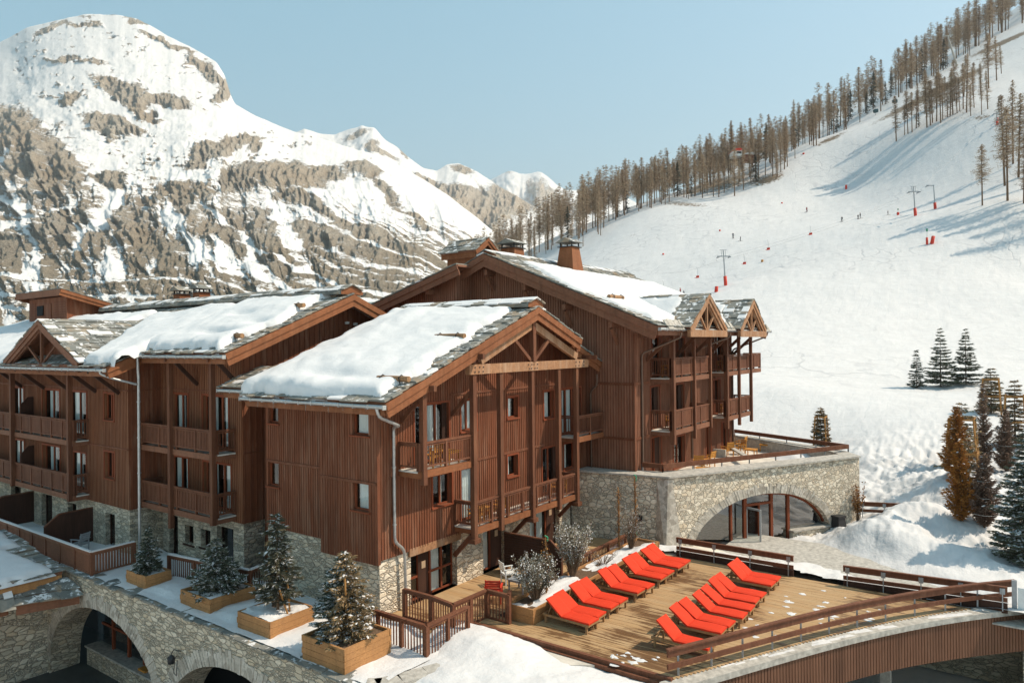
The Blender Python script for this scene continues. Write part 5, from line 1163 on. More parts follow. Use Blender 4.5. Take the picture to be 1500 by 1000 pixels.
def shrub(name, label, loc, h, r, n=60, sd=3, leaf='bush', dens=14, group=None, snow=.14, ls=.045):
    random.seed(sd); t = thing(name, label, 'shrub', loc, group=group); tw = MB(); lf = MB()
    for i in range(n):
        az = rnd(0, 6.28); e = random.random()**.6; L = h*rnd(.55, 1.05); d = Vector((math.cos(az)*e*r, math.sin(az)*e*r, 0)); p0 = d*.12
        pts = [p0, p0+d*.45+Vector((0, 0, L*.5)), p0+d*.8+Vector((0, 0, L*.8)), p0+d+Vector((rnd(-.06, .06), rnd(-.06, .06), L))]
        tw.tube(pts, [.011, .008, .006, .003], 4, 0, False)
        for u_ in range(dens):
            u = rnd(.3, 1); s = min(2, int(u*3)); p = pts[s].lerp(pts[s+1], u*3-s)+Vector((rnd(-.08, .08), rnd(-.08, .08), rnd(-.05, .05)))
            a = Vector((rnd(-1, 1), rnd(-1, 1), rnd(-.2, 1))).normalized()*ls*rnd(.6, 1.3); b = a.cross(Vector((rnd(-1, 1), rnd(-1, 1), rnd(-1, 1)))).normalized()*ls*.45
            if random.random() < snow: lf.add([p-a*.5, p+b, p+a*.5, p-b, p+Vector((0, 0, ls*.6))], [(0, 1, 4), (1, 2, 4), (2, 3, 4), (3, 0, 4)], 1, True)
            else: lf.add([p-b, p+b, p+a], [(0, 1, 2)], 0)
    tw.build('stems', M['barkl'], t); lf.build('leaves', [M[leaf], M['snowg']], t); return t
shrub('shrub', 'rounded dry shrub tipped with snow, nearest shrub in the deck planter', (22.0, 15.1, .45), 1.6, .85, 110, 21, dens=44, ls=.058)
shrub('shrub', 'taller dense shrub with frosted tips, middle of the deck planter', (25.0, 15.3, .45), 2.1, .75, 130, 22, dens=46, ls=.058)
shrub('shrub', 'low spreading bare shrub in the deck planter just past the taller one', (27.2, 15.1, .4), .6, .7, 30, 23, dens=9, ls=.035)
shrub('shrub', 'pale twiggy shrub at the far end of the deck planter', (30.0, 15.2, .4), 1.9, .62, 60, 24, dens=12, snow=.3, ls=.035)
shrub('shrub', 'dead stalks in the snow between the long planter and the dark doorway', (28.3, 16.9, -.1), 1.4, .35, 9, 25, dens=3, ls=.03)
shrub('shrub', 'rust brown withered climber at the right foot of the curved stone wall', (44.35, 8.2, -.6), 2.4, .35, 30, 26, leaf='rust', dens=20, snow=.02, ls=.09)
def pole_plant(label, p, h, sd, green=True):
    random.seed(sd); t = thing('staked_climber', label, 'climbing plant', p); k = MB(); k.tube([(0, 0, 0), (.04, 0, h*.6), (.02, .03, h)], [.03, .028, .022], 7); k.build('stake', M['stake'], t)
    k = MB(); lf = MB()
    for s in range(5):
        pts = [Vector((.06*math.cos(q*2.2+s*1.3), .06*math.sin(q*2.2+s*1.3), h*q/9*rnd(.85, 1.0))) for q in range(10)]; k.tube(pts, .009, 4, 0, False)
        for u in range(60): q = random.choice(pts)+Vector((rnd(-.13, .13), rnd(-.13, .13), rnd(-.1, .1))); a = Vector((rnd(-1, 1), rnd(-1, 1), rnd(-1, .5)))*.06; b = Vector((rnd(-1, 1), rnd(-1, 1), rnd(-1, 1)))*.02; lf.add([q-b, q+b, q+a], [(0, 1, 2)])
    k.build('vine', M['barkl'], t); lf.build('dead_leaves', M['rust'], t)
    if green: k = MB(); k.tube([(.05, -.03, h*.93), (.08, -.03, h*1.0), (.0, .05, h*1.03)], .03, 5); k.tube([(.05, -.03, .35), (.06, 0, .5)], .03, 5); k.build('tie', M['green'], t)
pole_plant('withered climber on a stake with a green tie, nearest in the deck planter', (22.75, 15.1, .4), 2.2, 31)
pole_plant('tall withered climber on a stake at the end of the planter, beside the vent', (29.6, 15.6, .4), 2.9, 32, False)
pole_plant('dark rusty climber against the stone flank, right of the tall one', (31.9, 15.9, .2), 3.2, 33)
# ================================================================ SEATING
def make_chair(mat='chair', seat_h=.45, w=.56, arms=True):
    t = thing('armchair', '', 'chair')
    for x in (-w/2, w/2):
        for y in (-.25, .25):
            k = MB(); k.beam((x, y, 0), (x, y+(.02 if y < 0 else .0), .63 if arms or y > 0 else seat_h), .045, .045); k.build('leg', M[mat], t)
    k = MB()
    for i in range(6): k.box((-w/2+.02, -.27+i*.092, seat_h-.02), (w/2-.02, -.27+i*.092+.07, seat_h+.005))
    k.box((-w/2, -.28, seat_h-.08), (w/2, -.25, seat_h-.02)); k.box((-w/2, .25, seat_h-.08), (w/2, .28, seat_h-.02)); k.build('seat', M[mat], t)
    k = MB()
    for x in (-w/2+.02, w/2-.02): k.beam((x, .25, seat_h), (x, .36, .95), .04, .045)
    for i in range(4): z = .6+i*.1; y = .25+(z-seat_h)*.22; k.box((-w/2+.03, y-.01, z-.04), (w/2-.03, y+.015, z+.035))
    k.build('backrest', M[mat], t)
    if arms:
        k = MB()
        for x in (-w/2, w/2): k.box((x-.035, -.29, .63), (x+.035, .33, .66))
        k.build('armrest', M[mat], t)
    return t
def make_table(mat='chair', w=.7, h=.5, name='side_table'):
    t = thing(name, '', 'table')
    k = MB()
    for i in range(8): k.box((-w/2+i*w/8+.004, -w/2, h-.03), (-w/2+(i+1)*w/8-.004, w/2, h))
    k.box((-w/2+.03, -w/2+.03, h-.09), (w/2-.03, w/2-.03, h-.032)); k.build('table_top', M[mat], t)
    for x in (-w/2+.06, w/2-.06):
        for y in (-w/2+.06, w/2-.06): k = MB(); k.beam((x, y, 0), (x, y, h-.09), .05, .05); k.build('leg', M[mat], t)
    return t
ch = make_chair(); tbp = make_table(); first = [True, True]
G_ = 'orange teak chairs on the chalet balconies and terrace'
def put(kind, loc, rz, label, s=1):
    i = 0 if kind == 'c' else 1; src = ch if i == 0 else tbp
    o = src if first[i] else copy_tree(src); first[i] = False; o.location = loc; o.rotation_euler = (0, 0, R(rz)); o['label'] = label; o['group'] = G_ if i == 0 else 'small orange teak tables'; o.scale = (s, s, s)
for a in [('c', (23.3, 18.95, 2.48), 200, 'orange teak chair at the left end of the lowest middle-chalet balcony'), ('c', (25.1, 19.0, 2.48), 160, 'orange teak chair on the lowest middle-chalet balcony in front of the blank wall'), ('t', (24.1, 18.95, 2.48), 0, 'small teak table between the two chairs on the lowest middle balcony'),
          ('c', (29.8, 19.0, 2.48), 170, 'teak chair on the lowest middle balcony behind the tall posts at its right end'), ('c', (20.6, 18.95, 5.26), 190, 'teak chair on the upper left balcony of the middle chalet'), ('t', (21.6, 18.95, 5.26), 0, 'teak table on the upper left balcony of the middle chalet'),
          ('c', (36.3, 16.1, 8.05), 200, 'orange chair on the top left balcony of the tallest chalet, left of two'), ('c', (37.3, 16.1, 8.05), 140, 'orange chair on the top left balcony of the tallest chalet, right of two'),
          ('c', (36.9, 16.1, 5.25), 230, 'orange chair on the middle left balcony of the tallest chalet'), ('c', (44.8, 16.1, 8.05), 190, 'orange chair behind open balusters on the top right balcony, left of two'), ('c', (45.4, 16.0, 8.05), 120, 'orange chair behind open balusters on the top right balcony, right of two'), ('c', (45.2, 16.1, 5.25), 200, 'orange chair on the middle right balcony of the tallest chalet'),
          ('c', (45.2, 16.0, 2.6), 150, 'orange armchair on the stone terrace against the chalet wall, in a pair'), ('c', (46.4, 15.6, 2.6), 230, 'orange armchair on the stone terrace with its side to us, in a pair'), ('c', (48.2, 16.1, 2.6), 180, 'orange armchair nearest the far rail of the stone terrace'), ('t', (48.6, 14.6, 2.6), 10, 'square orange teak table on the stone terrace near the far rail'),
          ('c', (40.9, 15.6, 2.6), 170, 'orange armchair just behind the stone terrace coping'), ('c', (39.2, 15.5, 2.6), 110, 'orange armchair turned sideways left of the one behind the coping'), ('t', (37.6, 14.7, 2.6), 20, 'orange table hidden behind the terrace plank, left part'), ('t', (36.0, 15.3, 2.6), 0, 'orange table at the near corner of the stone terrace'), ('t', (45.9, 14.7, 2.6), 0, 'low orange table in front of the paired terrace armchairs')]: put(*a)
pc = make_chair('white', .44, .5, True); pc.location = (24.15, 17.9, -.05); pc.rotation_euler = (0, 0, R(60)); pc.name = 'patio_chair'; pc['label'] = 'white metal patio chair by the ground floor door, left of the dark screen'
pt_ = make_table('grey_fab', .8, .55, 'patio_table'); pt_.location = (23.6, 16.9, -.05); pt_['label'] = 'low snow-dusted patio table beside the white metal chair'
pc2 = make_chair('red', .4, .6, True); pc2.location = (22.2, 17.2, -.1); pc2.rotation_euler = (0, 0, R(120)); pc2.name = 'patio_chair'; pc2['label'] = 'low reddish patio chair behind the handrail fence'
pc3 = make_chair('grey_fab', .44, .55, True); pc3.location = (15.9, 38.0, 0); pc3.rotation_euler = (0, 0, R(200)); pc3.name = 'patio_chair'; pc3['label'] = 'grey patio chair on the left terrace in front of the dark screen'
pc4 = copy_tree(pc3); pc4.location = (16.2, 41.5, 0); pc4['label'] = 'grey patio chair between the two dark screens on the left terrace'
for n, a in ((1, (40.3, 15.45, 5.25)), ):
    pass
# ================================================================ SKI SLOPE
random.seed(99)
def D(px, py, d): return U(px, py, d=d)
hc = [(1235,862,26.5),(1480,880,27),(1160,800,34),(1225,805,35.5),(1260,785,37),(1300,765,38.5),(1345,742,41),(1440,738,41.5),(1440,800,35.2),(1400,768,38.4),(1480,830,32.5),(1560,820,34),(1560,700,46),
      (1258,765,41.5),(1290,725,45.5),(1405,712,44.5),(1440,690,50),(1490,655,55),(1455,602,66),(1205,650,62),(1300,640,58),(1380,620,62),(1300,600,68),(1150,570,77),(1300,572,79),(1420,574,79),(1500,570,80),(1620,575,80),
      (1250,560,92),(1380,563,92),(1500,558,93),(1620,560,94),(1120,545,98),(1150,520,110),(1060,418,182),(1200,480,132),(1400,450,146),(1500,430,152),(1600,415,160),(1338,316,218),(1367,306,228),(1437,300,205),(1490,292,200),(1560,262,210),
      (1240,272,305),(1000,430,192),(960,470,150),(850,390,262),(800,392,300),(900,340,300),(960,305,318),(1010,290,330),(1060,283,330),(1140,258,325),(1200,205,355),(1280,170,385),(1340,205,300),(1420,185,280),(1480,170,270),(1550,100,330),
      (1330,135,400),(1400,95,430),(1460,55,455),(1520,20,480),(1600,-60,520),
      (760,394,335),(700,412,360),(650,450,390),(560,500,430)]
cp = [D(*q) for q in hc]
# behind the crest the hill keeps rising gently under the forest, then levels off
for px_, py_, d in ((850, 330, 380), (960, 288, 400), (1060, 262, 410), (1140, 236, 410), (1200, 190, 430), (1280, 152, 460), (1400, 75, 510), (1520, -5, 570), (1620, -90, 640), (700, 402, 430), (600, 480, 480)): cp.append(D(px_, py_+4, d))
cp += [Vector((60, 45, 2)), Vector((52, 30, 0)), Vector((46, 20, -1)), Vector((90, 70, 4)), Vector((45, -10, -1)), Vector((34, -8, -1.6)), Vector((42, 8.0, -.75)), Vector((38.5, 7.0, -.55)), Vector((37.5, 4.5, -.2)), Vector((33, 5, -.2)), Vector((40, 50, -1)), Vector((110, 110, 10))]
HP = np.array([[p.x, p.y] for p in cp])/100; HZ = np.array([p.z for p in cp])
def hill_z(x, y):
    x = np.asarray(x, float); y = np.asarray(y, float); q = np.stack([x.ravel(), y.ravel()], 1)/100
    return tps(HP, HZ, q, 2e-4).reshape(x.shape)
az = np.radians(np.concatenate([np.linspace(-16, 14, 190)[:-1], np.linspace(14, 45, 330)])); rr = np.concatenate([np.linspace(27, 60, 160)[:-1], np.geomspace(60, 760, 250)])
AZm, RRm = np.meshgrid(az, rr, indexing='ij')
dirx = math.cos(AZ)*np.cos(AZm)+math.sin(AZ)*np.sin(AZm); diry = math.sin(AZ)*np.cos(AZm)-math.cos(AZ)*np.sin(AZm)
HX, HY = RRm*dirx, RRm*diry; HZm = hill_z(HX, HY)
near = 1-sstep(44, 62, RRm)
HZm = HZm + .75*near*fbm(HX*.42, HY*.42, 0, 5)*sstep(37, 40, HX) + .16*near*fbm(HX*1.9, HY*1.9, 3, 4)*sstep(36.5, 39, HX)
foot = np.exp(-((HX-58)/11)**2-((HY-4.5)/7)**2); HZm += .42*foot*fbm(HX*2.4, HY*2.4, 7, 3)+.12*np.exp(-((RRm-58)/14)**2)*fbm(HX*1.2, HY*1.2, 17, 4)
HZm += (1-near)*(.09*fbm(HX*.12, HY*.12, 1, 4)+.035*fbm(HX*.8, HY*.8, 4, 3))*np.clip(RRm/60, 1, 3) + .9*sstep(150, 330, RRm)*fbm(HX*.03, HY*.03, 2, 4)
for px_, py_, d_, hh_, rr_ in ((1290,765,36.6,.95,1.9),(1345,752,38.6,.75,1.8),(1247,790,35.6,.55,1.2),(1425,775,37.5,.6,1.8),(1385,700,45,.9,2.6),(1320,705,45.5,-.4,2.4),(1460,735,41,.7,1.6),(1330,800,34.6,.35,1.3),(1400,815,34,.3,1.5),(1480,560,86,.8,7),(1270,655,54,.5,3.2)):
    c_ = D(px_, py_, d_); HZm += hh_*np.exp(-((HX-c_.x)**2+(HY-c_.y)**2)/rr_**2)
fq = lambda X, Y: -.07-.76*sstep(31.6, 38.5, X+(13-Y)*.3)
fw = 1-sstep(36.6, 39.6, HX-(HY-7)*.75); fw = np.where(HY < -1, 0, fw)*sstep(-1, 3.5, HY)
HZm = HZm*(1-fw)+fw*(fq(HX, HY)+.12+.16*fbm(HX*.7, HY*.9, 3, 5)+.14*sstep(11.5, 8.5, HY)+.16*sstep(34.2, 32.4, HX)-.10*sstep(8.5, 11, HY))
# embankment lip of the piste track
lipd = (FWD.x*HX+FWD.y*HY); HZm += -.35*np.exp(-((lipd-83)/3.0)**2)*sstep(-5, 8, -(HY-25))
HZm = np.maximum(HZm, -5.25)
mask = np.ones(HX.shape, bool)
mask &= ~((HX < 51.2) & (HY > 8.6+(46-HX)*.0) & (HY > 8.2+(44.9-HX)*.556) & (HX < 44.95)) & ~((HX >= 44.9) & (HX < 51) & (HY > 8.9+(HX-45)*1.4)) & (HX > 31.58)
fc = lambda X, Y: -.06-.77*np.clip(1-((Y-8.2)*(-1)*.874+(44.9-X)*.0+0-((44.9-X)*.4856-(Y-8.2)*.874))/1.0*0, 0, 1)
n, m_ = HX.shape; idx = np.arange(n*m_).reshape(n, m_); fk = mask[:-1, :-1] & mask[1:, :-1] & mask[1:, 1:] & mask[:-1, 1:]
fs = np.stack([idx[:-1, :-1], idx[:-1, 1:], idx[1:, 1:], idx[1:, :-1]], -1)[fk]; used = np.unique(fs); rm = -np.ones(n*m_, int); rm[used] = np.arange(len(used))
def mk_piste():
    k = NT('piste_snow'); v = k.co(); at = k.n('Attribute'); at.attribute_name = 'bare'
    a = k.noise(v, .35, 6, .62); b = k.noise(k.co(scale=(1, 1, 1)), 2.6, 5, .65); c = k.noise(k.co(scale=(.16, .5, .5), rot=(0, 0, .35)), 1.1, 5, .6, 1.5)
    w = k.n('TexWave'); w.wave_type = 'BANDS'; w.bands_direction = 'DIAGONAL'; k.l(k.co(scale=(.22, .12, .2)), w.inputs[0]); w.inputs['Scale'].default_value = 1.4; w.inputs['Distortion'].default_value = 9; w.inputs['Detail'].default_value = 4
    w2 = k.n('TexWave'); w2.wave_type = 'BANDS'; w2.bands_direction = 'Y'; w2.wave_profile = 'SAW'; k.l(k.co(scale=(.05, .22, .05), rot=(0, 0, -.5)), w2.inputs[0]); w2.inputs['Scale'].default_value = .9; w2.inputs['Distortion'].default_value = 7; w2.inputs['Detail'].default_value = 5; w2.inputs['Detail Scale'].default_value = .6
    tk = k.mapr(w2.outputs['Fac'], .86, 1.0, 0, 1); tm = k.mapr(k.noise(v, .02, 3, .6), .5, .62, 0, 1)
    a = k.math('SUBTRACT', a, k.math('MULTIPLY', k.math('MULTIPLY', tk, tm), .18))
    h = k.math('ADD', k.math('ADD', a, k.math('MULTIPLY', b, .35)), k.math('ADD', k.math('MULTIPLY', c, .8), k.math('MULTIPLY', w.outputs['Fac'], .12)))
    col = k.mix(k.mapr(k.math('ADD', a, k.math('MULTIPLY', c, .6)), .55, 1.05, 0, .6), (.655, .638, .625), (.54, .525, .515))
    wd = k.n('TexNoise'); k.l(v, wd.inputs['Vector']); wd.inputs['Scale'].default_value = .06; wd.inputs['Detail'].default_value = 3
    wsv = k.n('VectorMath', op='SCALE'); k.l(wd.outputs['Color'], wsv.inputs[0]); wsv.inputs['Scale'].default_value = 22
    wad = k.n('VectorMath', op='ADD'); k.l(v, wad.inputs[0]); k.l(wsv.outputs[0], wad.inputs[1])
    ed = k.n('TexVoronoi'); ed.feature = 'DISTANCE_TO_EDGE'; ed.voronoi_dimensions = '2D'; k.l(wad.outputs[0], ed.inputs['Vector']); ed.inputs['Scale'].default_value = .16
    scr = k.math('MULTIPLY', k.mapr(ed.outputs['Distance'], .02, .06, 1, 0), k.mapr(k.noise(v, .03, 4, .6), .46, .6, 0, 1))
    col = k.mix(k.math('MULTIPLY', scr, .75), col, (.47, .46, .46))
    h = k.math('SUBTRACT', h, k.math('MULTIPLY', scr, .35))
    g = k.noise(v, .8, 6, .7); brown = k.ramp(k.noise(v, .3, 5, .6), [(.3, (.12, .085, .055)), (.7, (.24, .18, .12))])
    m = k.math('MULTIPLY', k.mapr(k.math('ADD', at.outputs['Fac'], k.math('MULTIPLY', k.math('SUBTRACT', g, .5), 1.3)), .45, .6, 0, 1), 1.0)
    col = k.mix(m, col, brown)
    return k.done(col, .65, k.bump(h, .4, .3), .2)
M['piste'] = mk_piste()
# bare ground: under the forest edge
FD = HX*FWD.x+HY*FWD.y; PXm = 750+FPX*(HX*RT.x+HY*RT.y+(HZm-CZ)*RT.z)/FD; PYm = 500-FPX*(HX*UPV.x+HY*UPV.y+(HZm-CZ)*UPV.z)/FD
def blob(cx_, cy_, rx, ry, ang=0):
    c, s = math.cos(R(ang)), math.sin(R(ang)); u = (PXm-cx_)*c+(PYm-cy_)*s; v = -(PXm-cx_)*s+(PYm-cy_)*c; return np.exp(-((u/rx)**2+(v/ry)**2)*1.2)
bare = .62*blob(1060, 272, 90, 16, -12)+.5*blob(1010, 300, 60, 5, 4)+.42*blob(925, 346, 22, 5, -14)+.5*blob(1130, 262, 30, 8, -20)+.75*blob(1370, 135, 100, 4.5, -27)+.75*blob(1470, 62, 60, 3.5, -24)+.6*blob(1215, 205, 28, 4, -25)+.45*blob(1400, 160, 90, 35, -25)+.5*blob(1440, 172, 20, 4, -15)+.2*(FD > 345)
kb = MB(); kb.add(np.stack([HX.ravel(), HY.ravel(), HZm.ravel()], 1)[used].tolist(), rm[fs].tolist(), 0, True)
ho = kb.build('ski_slope', M['piste']); structure(ho, 'wide white ski slope rising to the wooded ridge', 'ski slope')
at = ho.data.attributes.new('bare', 'FLOAT', 'POINT'); at.data.foreach_set('value', bare.ravel()[used].astype(np.float32))
RAD = np.sqrt(HX**2+HY**2)
def ground(x, y):
    a = math.atan2(-(y*math.cos(AZ)-x*math.sin(AZ)), x*math.cos(AZ)+y*math.sin(AZ)); r = math.hypot(x, y)
    i = int(np.clip(np.searchsorted(az, a), 1, len(az)-1)); j = int(np.clip(np.searchsorted(rr, r), 1, len(rr)-1))
    u = np.clip((a-az[i-1])/(az[i]-az[i-1]), 0, 1); v = np.clip((r-rr[j-1])/(rr[j]-rr[j-1]), 0, 1)
    return float(HZm[i-1, j-1]*(1-u)*(1-v)+HZm[i, j-1]*u*(1-v)+HZm[i-1, j]*(1-u)*v+HZm[i, j]*u*v)
def hit(px, py, lo=30, hi=600):
    r = ray(px, py); r = r/FPX; prev = None; d = lo
    while d < hi:
        p = CAM+r*d
        if p.z <= ground(p.x, p.y):
            a, b = d/1.01, d
            for _ in range(12):
                m = (a+b)/2; q = CAM+r*m
                if q.z <= ground(q.x, q.y): b = m
                else: a = m
            q = CAM+r*b; return Vector((q.x, q.y, ground(q.x, q.y))), b
        d *= 1.01
    return None, None
# paved forecourt between deck and arch
def fcm(X, Y): return (Y < 8.35+(44.9-X)*.556+.35)
sheet('forecourt', 31.55, 44.5, 4.4, 15.2, .25, fq, 'paving', fcm, label='stone paved forecourt in front of the arched glass', cat='paving')
# ================================================================ FOREST
def larch_mesh(sd, h=20, w=2.6, nb=150, lo=.3, spruce=False):
    random.seed(sd); tk = MB(); lean = rnd(-.02, .02)
    tk.tube([(0, 0, -1.0), (lean*h*.3, 0, h*.3), (lean*h*.7, 0, h*.7), (lean*h, 0, h)], [.26, .2, .11, .02], 5, 0, False)
    k = MB(); k.v, k.f, k.mi, k.sm = [list(q) for q in (tk.v, tk.f, tk.mi, tk.sm)]
    for i in range(nb):
        q = lo+(1-lo)*(random.random()**.85); L = w*(1-q)**(.42 if not spruce else .7)*rnd(.2, 1.25)*(.5+.5*min(1, (q-lo)*6)); az_ = rnd(0, 6.28); d = Vector((math.cos(az_), math.sin(az_), 0)); p0 = Vector((lean*q*h, 0, q*h)); s = d.cross(Vector((0, 0, 1)))
        tip = p0+d*L+Vector((0, 0, L*rnd(-.25, .3) if not spruce else -L*.35))
        k.add([p0-Vector((0, 0, .05)), p0+Vector((0, 0, .05)), tip], [(0, 1, 2)], 0)
        for j in range(10):
            u = rnd(.1, 1); c = p0.lerp(tip, u); dd = (s*rnd(-1, 1)+d*rnd(-.1, .9)+Vector((0, 0, rnd(-.8, .7) if not spruce else rnd(-.9, .0)))).normalized(); l = L*rnd(.2, .45)+.2; wv = dd.cross(Vector((rnd(-1, 1), rnd(-1, 1), rnd(-1, 1)))).normalized()*(.042 if not spruce else .13)
            k.add([c-wv, c+wv, c+dd*l], [(0, 1, 2)], 1)
    return k
lv = []
for i in range(9):
    k = larch_mesh(200+i, rnd(18, 22), rnd(2.0, 3.9), 260, rnd(.15, .45)); o = k.build('larch_tree', [M['barkl'], M['larch']]); lv.append(o)
sv = []
for i in range(2): k = larch_mesh(300+i, 18, 3.2, 150, .08, True); o = k.build('spruce_tree', [M['bark'], M['farspruce']]); sv.append(o)
usedv = set()
def plant(src, loc, s, label, cat, group):
    o = src if src.name not in usedv and not src.get('label') else src.copy()
    if o is not src: COL.objects.link(o)
    usedv.add(src.name); o.location = loc; o.scale = (s*rnd(.9, 1.15), s*rnd(.9, 1.15), s); o.rotation_euler = (rnd(-.03, .03), rnd(-.03, .03), rnd(0, 6.28))
    o['label'] = label; o['category'] = cat; o['group'] = group; return o
random.seed(5)
cnt = 0
# forest along and behind the crest: rows at increasing distance
def crest_row(pxs, dfun, hfun, lab, grp, jitter=1.0, sprf=.1):
    global cnt
    for px_ in pxs:
        d = dfun(px_)*rnd(.965, 1.035); p = CAM+ray(px_, 300)/FPX*d; x, y = p.x, p.y
        z = ground(x, y); src = random.choice(sv) if random.random() < sprf else random.choice(lv); hh = hfun(px_)/20*rnd(.62, 1.15)
        if src in sv: plant(src, (x, y, z-.3), hh*.9, 'dark green conifer mixed into the bare larches along the ridge', 'conifer', 'dark conifers in the ridge forest')
        else: plant(src, (x, y, z-.3), hh, lab, 'larch', grp)
        cnt += 1
L1_ = 'bare brown larch in the dense forest strip along the ridge'; G1_ = 'larches of the ridge forest'
def pxr(a, b, n): return [a+(b-a)*(i+rnd(-1.6, 1.6))/n for i in range(n)]
cd_ = lambda px: np.interp(px, [640, 760, 850, 960, 1060, 1140, 1200, 1290, 1400, 1500, 1600], [405, 345, 325, 325, 336, 332, 360, 392, 434, 470, 520])
crest_row(pxr(872, 1195, 48), lambda p: cd_(p)+6, lambda p: 19, L1_, G1_)
crest_row(pxr(860, 1200, 50), lambda p: cd_(p)+26, lambda p: 22.5, L1_, G1_)
crest_row(pxr(1200, 1520, 38), lambda p: cd_(p)+8, lambda p: 22+(p-1200)*.02, L1_, G1_, 1, .16)
crest_row(pxr(1190, 1540, 40), lambda p: cd_(p)+30, lambda p: 24+(p-1200)*.02, L1_, G1_, 1, .22)
L2_ = 'bare larch in the lower wood between the snowy hillside and the far mountains'; G2_ = 'larches of the lower wood behind the tall chalet'
crest_row(pxr(690, 880, 36), lambda p: cd_(p)+10, lambda p: 21, L2_, G2_, 1, .04)
crest_row(pxr(780, 880, 10), lambda p: cd_(p)-12, lambda p: 15, L2_, G2_, 1, .0)
wv = []; wf = []; wm = []; off = 0
srcs = [(np.array(q.v), np.array([f for f in q.f if len(f) == 3]), np.array([m for f, m in zip(q.f, q.mi) if len(f) == 3])) for q in (larch_mesh(400+i, 20, 3.3, 150, .25) for i in range(4))]
for i in range(420):
    if i < 180: px_ = rnd(850, 1200); d = cd_(px_)+rnd(45, 105); hh = 24
    elif i < 310: px_ = rnd(1190, 1560); d = cd_(px_)+rnd(48, 110); hh = 28
    else: px_ = rnd(668, 890); d = cd_(px_)+rnd(28, 85); hh = 25
    p = CAM+ray(px_, 300)/FPX*d; z = ground(p.x, p.y); V, Fq, mq = random.choice(srcs); s_ = hh/20*rnd(.65, 1.15); an = rnd(0, 6.28); c_, n_ = math.cos(an), math.sin(an)
    wv.append(np.stack([p.x+(V[:, 0]*c_-V[:, 1]*n_)*s_, p.y+(V[:, 0]*n_+V[:, 1]*c_)*s_, z-.3+V[:, 2]*s_], 1)); wf.append(Fq+off); wm.append(mq); off += len(V)
k = MB(); k.v = np.concatenate(wv).tolist(); k.f = np.concatenate(wf).tolist(); k.mi = np.concatenate(wm).tolist(); k.sm = [False]*len(k.f)
tag(k.build('distant_wood', [M['barkl'], M['larch']]), 'deep brown mass of bare larches standing behind the front ranks of the ridge wood', 'wood', kind='stuff')
# clumps on the slope, from their foot pixels
def foot(lst, lab, grp, hpx=60, var=.25, sprp=0, thin=False):
    for px_, py_ in lst:
        p, d = hit(px_, py_, 60)
        if p is None: continue
        hm = hpx*rnd(1-var, 1+var)*d/FPX; src = random.choice(lv if random.random() >= sprp else sv)
        o = plant(src, p-Vector((0, 0, .2)), hm/20, lab, 'larch', grp)
        if thin: o.scale = (o.scale[0]*.75, o.scale[1]*.75, o.scale[2])
random.seed(6)
foot([(1002,289),(1018,288),(1029,290),(1045,288),(1053,289),(1076,287),(1089,278),(1100,268),(1121,257),(1098,260),(1132,258),(1139,259),(1137,262),(1107,262),(1068,270),(1022,270),(880,309),(962,291),(950,293)], 'bare larch standing alone or in threes below the lift hut on the snow', 'larches on the open edge below the hut', 55, .25)
foot([(1192,214),(1196,213),(1186,212),(1143,196)], 'rust tinted larch in the clump that juts onto the slope below the ridge forest', 'larches jutting onto the slope', 62, .12)
cl = [(1313,207),(1325,198),(1330,196),(1336,194),(1342,188),(1358,187),(1363,184),(1366,180),(1372,178),(1378,180),(1381,176),(1388,172),(1392,170),(1396,168),(1402,166),(1406,163),(1411,160),(1416,165),(1422,170),(1427,158),(1438,168),(1447,160),(1345,170),(1355,165),(1372,160),(1384,152),(1398,148),(1412,142),(1425,140),(1436,135),(1448,130),(1460,118),(1467,108)]
foot(cl, 'slim bare larch in the isolated clump on the upper slope', 'larches in the isolated upper clump', 62, .3)
foot([(1346,186),(1463,165)], 'small dark conifer tucked against the isolated larch clump', 'dark conifers by the upper clump', 26, .1, 1)
foot([(1439,301)], 'single fine-branched larch leaning at the left of the group on the right edge', 'lone leaning larch', 88, .01)
foot([(1476,294),(1472,272),(1492,260),(1500,298),(1484,240),(1508,255)], 'tall dark-stemmed larch of the group at the right edge, casting long shadows', 'larches at the right edge', 125, .12)
foot([(1530,300),(1545,285),(1560,330),(1580,300),(1552,262)], 'larch beyond the right edge whose shadow falls across the slope', 'larches just outside the picture', 125, .1)
# ---------------------------------------------------------------- three spruces on the flat
def pxh(px, py, lo=50): p, d = hit(px, py, lo); return p, d
for (px_, py_, hp, rp, lab, sd) in ((1343, 568, 56, 10, 'thin sparse young spruce, leftmost of the three beyond the track', 41), (1378, 566, 86, 21, 'full spruce with layered branches in the middle of the three beyond the track', 42), (1415, 563, 82, 21, 'pointed spruce at the right of the three beyond the track', 43)):
    p, d = pxh(px_, py_, 70); s = d/FPX
    conifer('spruce_tree', lab, p, hp*s, rp*s*1.15, 19, 9 if rp > 15 else 6, .03, .12, .34*s/.09, 18, snow=.02, frost=.08, sd=sd, nwid=.024, cat='spruce', up=.05, gap=.1, tr=.035)
# large spruce at the right border
p, d = hit(1512, 850, 28); p = CAM+ray(1508, 812)/FPX*33; p.z = max(p.z, -.5)
conifer('spruce_tree', 'big dark spruce loaded with snow, cut off by the right border', (p.x, p.y, p.z-.3), 6.2, 1.75, 24, 13, .03, .3, .16, 42, snow=.13, sd=45, nwid=.014, crown_pow=.75)
